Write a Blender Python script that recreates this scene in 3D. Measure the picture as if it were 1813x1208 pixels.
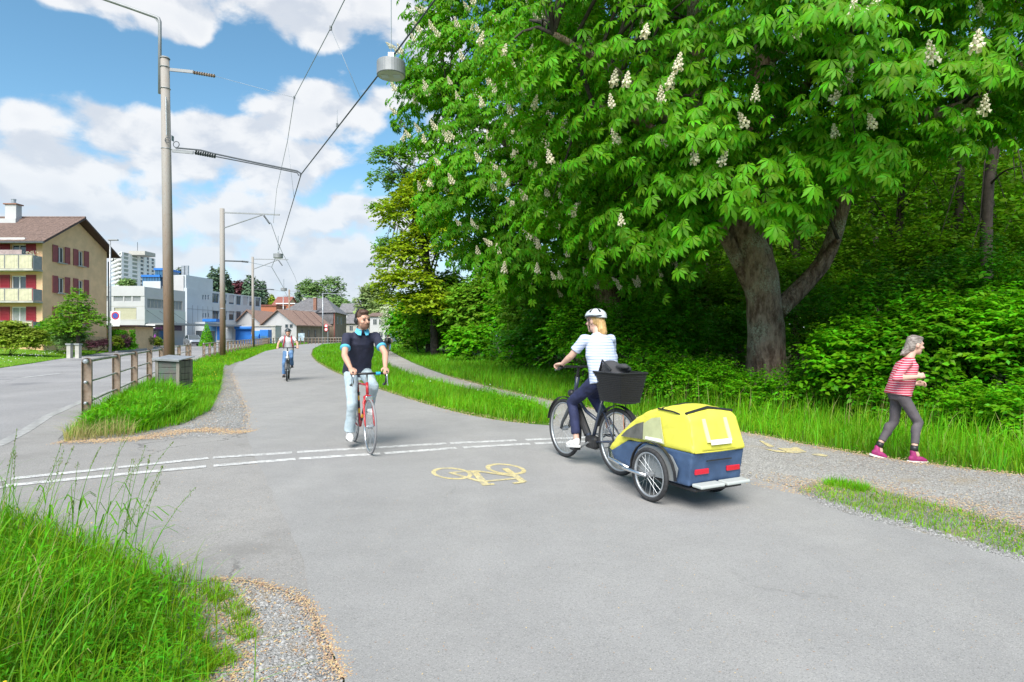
import bpy, bmesh, math, random
import numpy as np
from mathutils import Vector, Matrix, noise as mnoise

for _o in list(bpy.data.objects):
    bpy.data.objects.remove(_o)
SC = bpy.context.scene
COL = SC.collection
random.seed(7)
RNG = np.random.default_rng(11)

# ---------------------------------------------------------------- camera
FPX, CX, HY, CZ = 1050.0, 906.5, 598.0, 1.45
cam_d = bpy.data.cameras.new('camera')
cam = bpy.data.objects.new('camera', cam_d)
COL.objects.link(cam)
cam.location = (0, 0, CZ)
cam.rotation_euler = (math.radians(90), 0, 0)
cam_d.sensor_width = 36.0
cam_d.lens = 36.0 * FPX / 1813.0
cam_d.shift_y = -(604.0 - HY) / 1813.0
cam_d.clip_start = 0.05
cam_d.clip_end = 6000
SC.camera = cam

# ---------------------------------------------------------------- light
SUN_EL, SUN_AZ = math.radians(47), math.radians(193)     # azimuth clockwise from +Y
sd = bpy.data.lights.new('sun', 'SUN')
sd.energy = 2.65
sd.angle = math.radians(42)
sd.color = (1.0, 0.95, 0.87)
sun = bpy.data.objects.new('sun', sd)
COL.objects.link(sun)
sdir = Vector((math.sin(SUN_AZ) * math.cos(SUN_EL), math.cos(SUN_AZ) * math.cos(SUN_EL), math.sin(SUN_EL)))
sun.rotation_euler = (-sdir).to_track_quat('-Z', 'Y').to_euler()
SC.view_settings.view_transform = 'Standard'
SC.view_settings.look = 'None'
SC.view_settings.gamma = 1
SC.view_settings.exposure = 1.36
SC.view_settings.use_curve_mapping = False

class NT:
    """tiny node-tree helper"""
    def __init__(s, nt):
        s.nt = nt
        nt.nodes.clear()
    def n(s, typ, out=0, **kw):
        nd = s.nt.nodes.new(typ)
        ins = kw.pop('ins', {})
        for k, v in kw.items():
            setattr(nd, k, v)
        for k, v in ins.items():
            sock = nd.inputs[k]
            if hasattr(v, 'is_linked'):
                s.nt.links.new(v, sock)
            else:
                sock.default_value = v
        s.last = nd
        return nd.outputs[out] if len(nd.outputs) else None
    def m(s, op, a, b=0.0, c=0.0, clamp=False):
        return s.n('ShaderNodeMath', operation=op, use_clamp=clamp, ins={0: a, 1: b, 2: c})
    def mix(s, f, a, b, mode='MIX'):
        nd = s.nt.nodes.new('ShaderNodeMix')
        nd.data_type = 'RGBA'
        nd.blend_type = mode
        for sock, v in ((nd.inputs[0], f), (nd.inputs[6], a), (nd.inputs[7], b)):
            if hasattr(v, 'is_linked'):
                s.nt.links.new(v, sock)
            else:
                sock.default_value = v if not isinstance(v, tuple) or len(v) == 4 else (*v, 1)
        return nd.outputs[2]
    def mr(s, v, a, b, c=0.0, d=1.0, smooth=True):
        return s.n('ShaderNodeMapRange', interpolation_type='SMOOTHSTEP' if smooth else 'LINEAR',
                   ins={0: v, 1: a, 2: b, 3: c, 4: d})

def pix_dir(px, py):
    x, z = (px - CX) / FPX, (HY - py) / FPX
    return math.atan2(x, 1.0), math.atan2(z, math.sqrt(1 + x * x))

def build_world():
    w = bpy.data.worlds.new('World')
    SC.world = w
    w.use_nodes = True
    t = NT(w.node_tree)
    sky = t.n('ShaderNodeTexSky', sky_type='NISHITA', sun_disc=False, sun_elevation=SUN_EL,
              sun_rotation=SUN_AZ, altitude=500, air_density=1.0, dust_density=0.4, ozone_density=2.5)
    # the deep saturated blue of a clear spring sky
    sky = t.n('ShaderNodeHueSaturation', ins={'Hue': 0.482, 'Saturation': 1.10, 'Value': 1.36, 'Color': sky})
    tc = t.n('ShaderNodeTexCoord')
    sx = t.n('ShaderNodeSeparateXYZ', ins={0: tc})
    xyz = t.last.outputs
    az = t.m('ARCTAN2', xyz[0], xyz[1])
    el = t.m('ARCSINE', xyz[2])
    def blob(px, py, rx, ry, wgt):
        a, e = pix_dir(px, py)
        q = t.m('MULTIPLY', t.m('SUBTRACT', az, a), FPX / rx)
        r = t.m('MULTIPLY', t.m('SUBTRACT', el, e), FPX / ry)
        d = t.m('ADD', t.m('MULTIPLY', q, q), t.m('MULTIPLY', r, r))
        return t.m('MULTIPLY', t.m('SUBTRACT', 1.0, d, clamp=True), wgt)
    clouds = [(320, 245, 270, 85, 1.0), (235, 185, 85, 50, 0.9), (560, 190, 190, 75, 1.0), (700, 165, 120, 60, .7),
              (560, 25, 230, 85, 0.95), (190, -10, 190, 42, 0.75), (30, 310, 130, 55, .8), (450, 290, 330, 75, .9),
              (120, 370, 260, 80, 0.9), (420, 390, 330, 75, .85), (620, 365, 95, 52, .8), (600, 470, 220, 60, .8),
              (250, 450, 300, 60, .7), (-150, 250, 150, 90, .8), (760, 90, 90, 60, .7)]
    m = None
    for c in clouds:
        b = blob(*c)
        m = b if m is None else t.m('MAXIMUM', m, b)
    gaps = [(150, 110, 270, 62, 1.0), (440, 110, 70, 80, .8), (640, 120, 120, 34, .6), (640, 322, 90, 30, .55), (120, 180, 60, 60, .35), (720, 230, 60, 40, .6)]
    g = None
    for c in gaps:
        b = blob(*c)
        g = b if g is None else t.m('MAXIMUM', g, b)
    vm = t.n('ShaderNodeVectorMath', operation='MULTIPLY', ins={0: tc, 1: (1.0, 1.0, 1.55)})
    low = t.n('ShaderNodeTexNoise', ins={'Vector': vm, 'Scale': 3.1, 'Detail': 2.0, 'Roughness': 0.5})
    wide = t.mr(low, 0.47, 0.68, 0.0, 0.85)
    cover = t.m('SUBTRACT', t.m('MAXIMUM', m, wide), g)
    def fbm(off):
        v = t.n('ShaderNodeVectorMath', operation='ADD', ins={0: vm, 1: off})
        a = t.n('ShaderNodeTexNoise', ins={'Vector': v, 'Scale': 8.5, 'Detail': 11.0, 'Roughness': 0.60, 'Distortion': 0.25})
        vo = t.n('ShaderNodeTexVoronoi', feature='SMOOTH_F1', ins={'Vector': v, 'Scale': 17.0, 'Smoothness': 0.35})
        return t.m('ADD', t.m('MULTIPLY', a, 1.0), t.m('MULTIPLY', t.m('SUBTRACT', 0.5, vo), 0.42))
    f0, f1 = fbm((0, 0, 0)), fbm((-0.012, -0.006, 0.045))
    fld = t.m('ADD', t.m('MULTIPLY', cover, 0.58), t.m('MULTIPLY', t.m('SUBTRACT', f0, 0.56), 1.15))
    dens = t.mr(fld, 0.05, 0.31)
    core = t.mr(fld, 0.25, 0.75)
    lit = t.mr(t.m('SUBTRACT', f0, f1), -0.15, 0.09)
    lit = t.m('ADD', t.m('MULTIPLY', lit, 0.72), t.m('MULTIPLY', t.m('SUBTRACT', 1.0, core), 0.34), clamp=True)
    ccol = t.mix(lit, (4.1, 4.55, 5.3), (6.55, 6.65, 6.8))
    col = t.mix(t.m('MULTIPLY', dens, 0.95), sky, ccol)
    # thin veil low over the horizon
    hz = t.mr(el, 0.0, 0.30, 0.75, 0.0)
    col = t.mix(hz, col, (4.6, 5.3, 6.1))
    bg = t.n('ShaderNodeBackground', ins={'Color': col, 'Strength': 0.0565})
    t.n('ShaderNodeOutputWorld', ins={0: bg})
    w.cycles.sampling_method = 'MANUAL'
    w.cycles.sample_map_resolution = 512
build_world()

# ---------------------------------------------------------------- placing
def H(y):
    return 0.006 * (min(max(y, 35.0), 135.0) - 35.0)

def G(px, py):
    """point of the photograph -> point on the gently rising ground"""
    d = 1.45 * FPX / (py - HY)
    for _ in range(12):
        d = 0.5 * d + 0.5 * (CZ - H(d)) * FPX / (py - HY)
    return Vector(((px - CX) / FPX * d, d, H(d)))

def P(px, py, d):
    return Vector(((px - CX) / FPX * d, d, CZ + (HY - py) / FPX * d))

# ---------------------------------------------------------------- objects
def tag(o, label=None, cat=None, group=None, kind=None):
    if label: o['label'] = label
    if cat: o['category'] = cat
    if group: o['group'] = group
    if kind: o['kind'] = kind
    return o

def thing(name, label, cat, loc=(0, 0, 0), rz=0.0, group=None):
    o = bpy.data.objects.new(name, None)
    o.empty_display_size = 0.2
    COL.objects.link(o)
    o.location = loc
    o.rotation_euler = (0, 0, rz)
    return tag(o, label, cat, group)

def link(name, me, parent=None, loc=None, rot=None, scale=None):
    o = bpy.data.objects.new(name, me)
    COL.objects.link(o)
    if parent: o.parent = parent
    if loc is not None: o.location = loc
    if rot is not None: o.rotation_euler = rot
    if scale is not None: o.scale = scale if hasattr(scale, '__len__') else (scale,) * 3
    return o

def copy_tree(o, parent=None):
    c = o.copy()
    COL.objects.link(c)
    if parent: c.parent = parent
    for ch in list(o.children):
        copy_tree(ch, c)
    return c

def np_mesh(name, v, f, mat=None, smooth=False):
    v = np.ascontiguousarray(v, dtype=np.float32)
    f = np.ascontiguousarray(f, dtype=np.int32)
    me = bpy.data.meshes.new(name)
    me.vertices.add(len(v))
    me.vertices.foreach_set('co', v.ravel())
    me.loops.add(f.size)
    me.loops.foreach_set('vertex_index', f.ravel())
    me.polygons.add(len(f))
    me.polygons.foreach_set('loop_start', np.arange(len(f), dtype=np.int32) * f.shape[1])
    if smooth:
        me.polygons.foreach_set('use_smooth', np.ones(len(f), dtype=bool))
    me.update(calc_edges=True)
    for m in (mat if isinstance(mat, (list, tuple)) else [mat]):
        if m: me.materials.append(m)
    return me

class MB:
    """collects shapes into one mesh"""
    def __init__(s):
        s.v, s.f, s.mi, s.cur = [], [], [], 0
    def add(s, vs, fs):
        b = len(s.v)
        s.v += [tuple(x) for x in vs]
        s.f += [tuple(b + i for i in f) for f in fs]
        s.mi += [s.cur] * len(fs)
        return s
    def box(s, c, size, rz=0.0, R=None):
        hx, hy, hz = size[0] / 2, size[1] / 2, size[2] / 2
        M = R if R is not None else Matrix.Rotation(rz, 3, 'Z')
        c = Vector(c)
        vs = [c + M @ Vector((x * hx, y * hy, z * hz)) for z in (-1, 1) for y in (-1, 1) for x in (-1, 1)]
        return s.add(vs, [(0, 2, 3, 1), (4, 5, 7, 6), (0, 1, 5, 4), (2, 6, 7, 3), (0, 4, 6, 2), (1, 3, 7, 5)])
    def box2(s, a, b):
        return s.box([(p + q) / 2 for p, q in zip(a, b)], [abs(q - p) for p, q in zip(a, b)])
    def beam(s, a, b, w, h, up=(0, 0, 1)):
        a, b = Vector(a), Vector(b)
        x = (b - a)
        L = x.length
        x.normalize()
        y = Vector(up).cross(x)
        if y.length < 1e-4: y = Vector((0, 1, 0)).cross(x)
        y.normalize()
        z = x.cross(y)
        return s.box((a + b) / 2, (L, w, h), R=Matrix((x, y, z)).transposed())
    def quad(s, *p):
        return s.add(p, [tuple(range(len(p)))])
    def tube(s, pts, r, n=8, caps=True):
        pts = [Vector(p) for p in pts]
        rr = r if hasattr(r, '__len__') else [r] * len(pts)
        vs, fs = [], []
        ref = None
        for i, p in enumerate(pts):
            t = (pts[min(i + 1, len(pts) - 1)] - pts[max(i - 1, 0)]).normalized()
            if ref is None:
                ref = Vector((0, 0, 1)) if abs(t.z) < 0.9 else Vector((1, 0, 0))
            u = (ref - t * ref.dot(t)).normalized()
            ref = u
            w = t.cross(u)
            for k in range(n):
                a = 2 * math.pi * k / n
                vs.append(p + (u * math.cos(a) + w * math.sin(a)) * rr[i])
        for i in range(len(pts) - 1):
            for k in range(n):
                k2 = (k + 1) % n
                fs.append((i * n + k, i * n + k2, (i + 1) * n + k2, (i + 1) * n + k))
        if caps:
            fs.append(tuple(range(n))[::-1])
            fs.append(tuple((len(pts) - 1) * n + k for k in range(n)))
        return s.add(vs, fs)
    def ring(s, c, axis, R, r, n=32, m=8, a0=0.0, a1=2 * math.pi):
        """torus (or an arc of one) about axis"""
        axis = Vector(axis).normalized()
        u = axis.orthogonal().normalized() if abs(axis.y) < .99 else Vector((1, 0, 0))
        w = axis.cross(u)
        full = abs(a1 - a0 - 2 * math.pi) < 1e-6
        c = Vector(c)
        k = n if full else n + 1
        vs, fs = [], []
        rx, rz_ = r if hasattr(r, '__len__') else (r, r)
        for i in range(k):
            a = a0 + (a1 - a0) * i / n
            d = u * math.cos(a) + w * math.sin(a)
            for j in range(m):
                b = 2 * math.pi * j / m
                vs.append(c + d * (R + rx * math.cos(b)) + axis * rz_ * math.sin(b))
        for i in range(n):
            i2 = (i + 1) % k
            for j in range(m):
                j2 = (j + 1) % m
                fs.append((i * m + j, i2 * m + j, i2 * m + j2, i * m + j2))
        return s.add(vs, fs)
    def lathe(s, c, prof, n=16):
        c = Vector(c)
        vs, fs = [], []
        for (r, z) in prof:
            for k in range(n):
                a = 2 * math.pi * k / n
                vs.append(c + Vector((r * math.cos(a), r * math.sin(a), z)))
        for i in range(len(prof) - 1):
            for k in range(n):
                k2 = (k + 1) % n
                fs.append((i * n + k, i * n + k2, (i + 1) * n + k2, (i + 1) * n + k))
        fs.append(tuple(range(n))[::-1])
        fs.append(tuple((len(prof) - 1) * n + k for k in range(n)))
        return s.add(vs, fs)
    def ell(s, c, rad, R=None, n=14, m=9):
        c = Vector(c)
        R = R if R is not None else Matrix.Identity(3)
        vs, fs = [], []
        for i in range(m + 1):
            th = math.pi * i / m
            for k in range(n):
                a = 2 * math.pi * k / n
                rr = math.sin(th) if 0 < i < m else 1e-3
                vs.append(c + R @ Vector((rad[0] * rr * math.cos(a), rad[1] * rr * math.sin(a), rad[2] * math.cos(th))))
        for i in range(m):
            for k in range(n):
                k2 = (k + 1) % n
                fs.append((i * n + k, (i + 1) * n + k, (i + 1) * n + k2, i * n + k2))
        return s.add(vs, fs)
    def prism(s, poly, axis, a, b):
        """closed polygon of 2-D points swept along axis (0 x, 1 y, 2 z) from a to b"""
        def put(p, t):
            q = list(p)
            q.insert(axis, t)
            return q
        n = len(poly)
        vs = [put(p, a) for p in poly] + [put(p, b) for p in poly]
        fs = [tuple(range(n))[::-1], tuple(range(n, 2 * n))] + [(i, (i + 1) % n, n + (i + 1) % n, n + i) for i in range(n)]
        return s.add(vs, fs)
    def mesh(s, name, mat, smooth=False):
        me = bpy.data.meshes.new(name)
        me.from_pydata(s.v, [], s.f)
        mats = mat if isinstance(mat, (list, tuple)) else [mat]
        for m in mats: me.materials.append(m)
        if len(mats) > 1: me.polygons.foreach_set('material_index', s.mi)
        if smooth: me.polygons.foreach_set('use_smooth', [True] * len(s.f))
        me.update()
        return me
    def build(s, name, mat, parent=None, smooth=False, world=True, bevel=0.0):
        """vertices are world points (shifted into an unrotated parent) unless world=False"""
        if parent is not None and world:
            o = Vector(parent.location)
            q = parent.parent
            while q is not None:
                o = o + Vector(q.location)
                q = q.parent
            s.v = [(x - o.x, y - o.y, z - o.z) for x, y, z in s.v]
        ob = link(name, s.mesh(name, mat, smooth), parent)
        if bevel:
            b = ob.modifiers.new('bevel', 'BEVEL')
            b.width, b.segments, b.limit_method = bevel, 2, 'ANGLE'
        return ob

# ---------------------------------------------------------------- materials
def mat(name, col, rough=0.6, metal=0.0, var=0.0, vscale=4.0, bump=0.0, bscale=40.0, col2=None, spec=0.5,
        trans=0.0, island=0.0, coat=0.0, stretch=(1, 1, 1), obj=True, streak=0.0):
    m = bpy.data.materials.new(name)
    m.use_nodes = True
    t = NT(m.node_tree)
    tc = t.n('ShaderNodeTexCoord', 3)
    tc = t.n('ShaderNodeMapping', ins={0: tc, 3: stretch})
    c = (*col, 1)
    if var or col2:
        nz = t.n('ShaderNodeTexNoise', ins={'Vector': tc, 'Scale': vscale, 'Detail': 6.0, 'Roughness': 0.62})
        f = t.mr(nz, 0.33, 0.67)
        if col2:
            c = t.mix(f, c, (*col2, 1))
        else:
            c = t.mix(f, tuple(x * (1 - var) for x in col), tuple(min(1, x * (1 + var)) for x in col))
    if streak:
        sv = t.n('ShaderNodeMapping', ins={0: tc, 3: (7, 7, 0.35)})
        sn = t.n('ShaderNodeTexNoise', ins={'Vector': sv, 'Scale': 1.0, 'Detail': 5.0})
        c = t.mix(t.m('MULTIPLY', t.mr(sn, 0.5, 0.75), streak), c, tuple(x * 0.45 for x in col))
    if island:
        ge = t.n('ShaderNodeNewGeometry', 'Random Per Island')
        c = t.n('ShaderNodeHueSaturation', ins={'Hue': t.mr(ge, 0, 1, 0.5 - island * 0.06, 0.5 + island * 0.05, False),
                'Value': t.mr(ge, 0, 1, 1 - island * .6, 1 + island * .6, False), 'Color': c})
    kw = {'Base Color': c, 'Roughness': rough, 'Metallic': metal, 'Specular IOR Level': spec, 'Coat Weight': coat}
    if bump:
        bn = t.n('ShaderNodeTexNoise', ins={'Vector': tc, 'Scale': bscale, 'Detail': 4.0})
        kw['Normal'] = t.n('ShaderNodeBump', ins={'Strength': bump, 'Distance': 0.02, 'Height': bn})
    b = t.n('ShaderNodeBsdfPrincipled', ins=kw)
    if trans:
        tl = t.n('ShaderNodeBsdfTranslucent', ins={'Color': t.mix(1.0, c, (1.25, 1.25, 0.7), 'MULTIPLY') if hasattr(c, 'is_linked') else c})
        b = t.n('ShaderNodeMixShader', ins={0: trans, 1: b, 2: tl})
    t.n('ShaderNodeOutputMaterial', ins={0: b})
    return m

def glass_mat(name, tint=(0.05, 0.07, 0.08), rough=0.08):
    return mat(name, tint, rough, 0.0, spec=0.9, var=0.25, vscale=.7)

M = {}
M['leaf'] = mat('chestnut_leaf', (0.105, 0.32, 0.004), 0.52, var=0.25, vscale=0.9, trans=0.36, island=0.42, spec=0.22)
M['leaf_oak'] = mat('oak_leaf', (0.255, 0.37, 0.010), 0.5, var=0.2, vscale=0.6, trans=0.35, island=0.4, spec=0.22)
M['leaf_green'] = mat('green_leaf', (0.15, 0.32, 0.018), 0.5, var=0.25, vscale=0.7, trans=0.32, island=0.4, spec=0.22)
M['leaf_shrub'] = mat('shrub_leaf', (0.085, 0.29, 0.005), 0.48, var=0.25, vscale=0.8, trans=0.32, island=0.45, spec=0.22)
M['leaf_bright'] = mat('bramble_leaf', (0.12, 0.38, 0.006), 0.48, var=0.2, vscale=1.2, trans=0.34, island=0.4, spec=0.22)
M['leaf_wood'] = mat('woodland_leaf', (0.11, 0.27, 0.005), 0.55, var=0.3, vscale=0.3, trans=0.45, island=0.4, spec=0.22)
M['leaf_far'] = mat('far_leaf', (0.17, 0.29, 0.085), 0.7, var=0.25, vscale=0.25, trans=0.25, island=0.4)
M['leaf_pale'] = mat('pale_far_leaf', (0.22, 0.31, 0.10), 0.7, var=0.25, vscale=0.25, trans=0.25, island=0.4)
M['needle'] = mat('conifer_needle', (0.075, 0.135, 0.07), 0.7, var=0.3, vscale=0.4, trans=0.15, island=0.4)
M['leaf_red'] = mat('copper_beech_leaf', (0.15, 0.045, 0.06), 0.6, var=0.3, vscale=0.4, trans=0.2, island=0.4)
M['leaf_purple'] = mat('barberry_leaf', (0.12, 0.04, 0.06), 0.6, var=0.3, vscale=2, trans=0.2, island=0.4)
M['leaf_box'] = mat('clipped_leaf', (0.08, 0.16, 0.02), 0.6, var=0.3, vscale=2, trans=0.2, island=0.4)
M['leaf_yellow'] = mat('yellow_green_leaf', (0.24, 0.34, 0.02), 0.6, var=0.25, vscale=1, trans=0.3, island=0.4)
M['hawthorn'] = mat('hawthorn_flower', (0.62, 0.64, 0.52), 0.7, trans=0.3, island=0.2)
M['grass'] = mat('grass_blade', (0.125, 0.35, 0.007), 0.5, var=0.35, vscale=0.55, trans=0.32, island=0.5, spec=0.22)
M['grass_y'] = mat('yellowish_grass_blade', (0.21, 0.40, 0.010), 0.55, var=0.3, vscale=0.5, trans=0.32, island=0.5, spec=0.22)  # yellower green blades mixed in among the plain ones
M['grass_dry'] = mat('dry_grass_blade', (0.40, 0.36, 0.14), 0.7, var=0.2, vscale=2, trans=0.3, island=0.4)
M['seed'] = mat('seed_head', (0.24, 0.27, 0.11), 0.8, island=0.4)
M['flower_y'] = mat('yellow_flower', (0.8, 0.6, 0.02), 0.6, trans=0.2)
M['blossom'] = mat('chestnut_blossom', (0.76, 0.69, 0.54), 0.7, var=0.15, vscale=30, trans=0.2, island=0.3)
M['husk'] = mat('fallen_bract', (0.47, 0.32, 0.18), 0.8, island=0.5)
M['stone'] = mat('gravel_stone', (0.31, 0.305, 0.30), 0.85, island=0.5)
def bark_mat():
    m = bpy.data.materials.new('chestnut_bark')
    m.use_nodes = True
    t = NT(m.node_tree)
    tc = t.n('ShaderNodeTexCoord', 3)
    v = t.n('ShaderNodeMapping', ins={0: tc, 3: (1, 1, .4)})
    n1 = t.n('ShaderNodeTexNoise', ins={'Vector': v, 'Scale': 7.0, 'Detail': 9.0, 'Roughness': .7})
    c = t.mix(t.mr(n1, .35, .65), (.13, .078, .052, 1), (.44, .31, .225, 1))
    vo = t.n('ShaderNodeTexVoronoi', ins={'Vector': v, 'Scale': 22.0})
    n2 = t.n('ShaderNodeTexNoise', ins={'Vector': tc, 'Scale': 1.3, 'Detail': 3.0})
    n3 = t.n('ShaderNodeTexNoise', ins={'Vector': tc, 'Scale': 26.0, 'Detail': 6.0, 'Roughness': .8})
    li = t.m('MULTIPLY', t.mr(n2, .47, .62), t.mr(n3, .46, .56))
    c = t.mix(t.m('MULTIPLY', li, .85), c, (.48, .48, .35, 1))
    h = t.m('ADD', n1, t.m('MULTIPLY', vo, .5))
    bp = t.n('ShaderNodeBump', ins={'Strength': 1.0, 'Distance': .09, 'Height': h})
    t.n('ShaderNodeOutputMaterial', ins={0: t.n('ShaderNodeBsdfPrincipled', ins={'Base Color': c, 'Roughness': .9, 'Normal': bp, 'Specular IOR Level': .2})})
    return m
M['bark'] = bark_mat()
M['bark_dark'] = mat('branch_bark', (0.06, 0.047, 0.038), 0.9, var=.4, vscale=4, bump=.6, bscale=20)
M['lichen'] = mat('grey_lichen', (0.25, 0.27, 0.20), 0.95, var=.4, vscale=9, bump=.8, bscale=30)
M['steel'] = mat('galvanised_steel', (0.42, 0.44, 0.46), 0.45, 0.7, var=.15, vscale=6)
M['dark_steel'] = mat('dark_steel', (0.10, 0.11, 0.12), 0.5, 0.5, var=.2, vscale=6)
M['wire'] = mat('overhead_wire', (0.07, 0.08, 0.09), 0.5, 0.4)
M['wire_thin'] = mat('messenger_wire', (0.28, 0.32, 0.36), 0.5, 0.4)
M['rust'] = mat('weathered_brown_paint', (0.20, 0.135, 0.092), 0.75, col2=(0.31, 0.245, 0.19), vscale=5, bump=.25, bscale=60, streak=.5)
M['rail_steel'] = mat('rail_galvanised', (0.50, 0.50, 0.48), 0.5, .35, col2=(0.33, 0.27, 0.22), vscale=2.2)
M['white'] = mat('white_paint', (0.78, 0.78, 0.77), 0.5, var=.05, vscale=1)
M['black'] = mat('black_plastic', (0.02, 0.02, 0.022), 0.45)
M['rubber'] = mat('tyre_rubber', (0.03, 0.03, 0.032), 0.8, var=.3, vscale=30)
M['chrome'] = mat('polished_metal', (0.70, 0.71, 0.73), 0.22, 1.0)
M['glass'] = glass_mat('window_glass')
M['glass_blue'] = glass_mat('blue_glass', (0.03, 0.10, 0.2))
# ================================================================ THE GROUND
from mathutils.geometry import tessellate_polygon

def smooth_poly(pts, step=0.25, jit=0.0, seed=1):
    """Catmull-Rom through the corners, resampled, with a slightly ragged edge"""
    r = random.Random(seed)
    n = len(pts)
    out = []
    for i in range(n):
        p0, p1, p2, p3 = (Vector(pts[(i + k) % n][:2]) for k in (-1, 0, 1, 2))
        L = (p2 - p1).length
        sharp = L > 14
        k = max(1, min(24, int(L / step)))
        for j in range(k):
            t = j / k
            if sharp:
                q = p1.lerp(p2, t)
            else:
                m1, m2 = (p2 - p0) * .5, (p3 - p1) * .5
                for mm in (m1, m2):
                    if mm.length > L: mm *= L / mm.length
                q = (2*t**3-3*t*t+1)*p1 + (t**3-2*t*t+t)*m1 + (-2*t**3+3*t*t)*p2 + (t**3-t*t)*m2
            if jit:
                s = min(1.0, q.length / 6 + .4)
                q = q + Vector((r.uniform(-1, 1), r.uniform(-1, 1))) * jit * s
            out.append(q)
    return out

def world_poly(px):
    return [G(*p) for p in px]

def sheet(name, pts, off, m, kind='structure', parent=None):
    tri = tessellate_polygon([[Vector((p[0], p[1], 0)) for p in pts]])
    bm = bmesh.new()
    vs = [bm.verts.new((p[0], p[1], 0)) for p in pts]
    for t in tri:
        try: bm.faces.new([vs[i] for i in t])
        except ValueError: pass
    for y in (35.0, 135.0):
        bmesh.ops.bisect_plane(bm, geom=bm.verts[:] + bm.edges[:] + bm.faces[:], plane_co=(0, y, 0), plane_no=(0, 1, 0))
    for v in bm.verts: v.co.z = H(v.co.y) + off
    bmesh.ops.recalc_face_normals(bm, faces=bm.faces[:])
    for f in bm.faces:
        if f.normal.z < 0: f.normal_flip()
    me = bpy.data.meshes.new(name)
    bm.to_mesh(me)
    bm.free()
    me.materials.append(m)
    o = link(name, me, parent)
    if kind: o['kind'] = kind
    return o

def ground_mat(name, c1, c2, grit=(0.0, 0.0), spec_col=None, big=.35, scale=120.0, bump=.25, rough=.9, patch=None, mid=(3.0, .12), cracks=0.0):
    m = bpy.data.materials.new(name)
    m.use_nodes = True
    t = NT(m.node_tree)
    tc = t.n('ShaderNodeTexCoord', 3)
    n1 = t.n('ShaderNodeTexNoise', ins={'Vector': tc, 'Scale': big, 'Detail': 5.0, 'Roughness': .6})
    c = t.mix(t.mr(n1, .35, .65), (*c1, 1), (*c2, 1))
    n3 = t.n('ShaderNodeTexNoise', ins={'Vector': tc, 'Scale': mid[0], 'Detail': 8.0, 'Roughness': .7})
    c = t.mix(t.mr(n3, .3, .7, 0, 1), c, t.mix(1.0, c, (1 - mid[1] * 2,) * 3, 'MULTIPLY'))
    vo = t.n('ShaderNodeTexVoronoi', ins={'Vector': tc, 'Scale': scale})
    vc = t.last.outputs[1]
    sp = t.n('ShaderNodeSeparateXYZ', ins={0: vc})
    c = t.mix(t.mr(sp, .78, 1.0, 0, grit[0]), c, spec_col or (.6, .58, .55))
    c = t.mix(t.mr(sp, .0, .25, grit[1], 0.0), c, (.02, .02, .02))
    if patch:
        n2 = t.n('ShaderNodeTexNoise', ins={'Vector': tc, 'Scale': patch[1], 'Detail': 6.0, 'Roughness': .65})
        c = t.mix(t.mr(n2, patch[2], patch[3], 0, patch[4]), c, (*patch[0], 1))
    if cracks:
        dn = t.n('ShaderNodeTexNoise', 1, ins={'Vector': tc, 'Scale': 1.6, 'Detail': 6.0, 'Roughness': .65})
        dv = t.n('ShaderNodeVectorMath', operation='MULTIPLY_ADD', ins={0: dn, 1: (.9, .9, 0), 2: tc})
        ce = t.n('ShaderNodeTexVoronoi', feature='DISTANCE_TO_EDGE', ins={'Vector': dv, 'Scale': .42})
        cm = t.n('ShaderNodeTexNoise', ins={'Vector': tc, 'Scale': .33, 'Detail': 2.0})
        cl_ = t.m('MULTIPLY', t.mr(ce, .0, .0075, 1, 0), t.mr(cm, .50, .60))
        c = t.mix(t.m('MULTIPLY', cl_, cracks), c, (.06, .058, .055))
        # worn wheel tracks and dusty margins
        mv = t.n('ShaderNodeMapping', ins={0: tc, 2: (0, 0, .42), 3: (1.1, .10, 1)})
        wn = t.n('ShaderNodeTexNoise', ins={'Vector': mv, 'Scale': 1.0, 'Detail': 4.0})
        c = t.mix(t.mr(wn, .42, .66, 0, .35), c, t.mix(1.0, c, (1.16, 1.15, 1.13), 'MULTIPLY'))
    fine = t.n('ShaderNodeTexNoise', ins={'Vector': tc, 'Scale': scale * .8, 'Detail': 3.0})
    bp = t.n('ShaderNodeBump', ins={'Strength': bump, 'Distance': .012, 'Height': t.m('ADD', vo, fine)})
    b = t.n('ShaderNodeBsdfPrincipled', ins={'Base Color': c, 'Roughness': rough, 'Normal': bp, 'Specular IOR Level': .3})
    t.n('ShaderNodeOutputMaterial', ins={0: b})
    return m

M['asphalt'] = ground_mat('path_asphalt', (.278, .273, .268), (.316, .31, .304), (.2, .3), big=.22, scale=210, bump=.18, mid=(2.2, .05), patch=((.245, .24, .233), .6, .54, .72, .5), cracks=.18)
M['asphalt_old'] = ground_mat('old_asphalt', (.27, .26, .25), (.305, .295, .284), (.25, .35), big=.5, scale=170, bump=.2, mid=(4, .06), patch=((.185, .177, .168), .9, .53, .7, .55), cracks=.8)
M['street'] = ground_mat('street_asphalt', (.265, .26, .262), (.325, .318, .32), (.2, .3), big=.25, scale=90, mid=(2, .06), patch=((.16, .16, .17), .35, .55, .66, .7), cracks=.8)
M['gravel'] = ground_mat('compacted_gravel', (.33, .31, .285), (.39, .375, .35), (.8, .6), (.62, .60, .57), big=.5, scale=85, bump=.8, mid=(7, .08), patch=((.34, .27, .18), 1.6, .54, .72, .6))
M['gravel_grey'] = ground_mat('loose_grey_gravel', (.265, .26, .25), (.32, .315, .305), (.7, .8), (.48, .48, .47), big=.8, scale=110, bump=.8, mid=(9, .08), patch=((.34, .27, .19), 2.2, .52, .66, .6))
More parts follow.
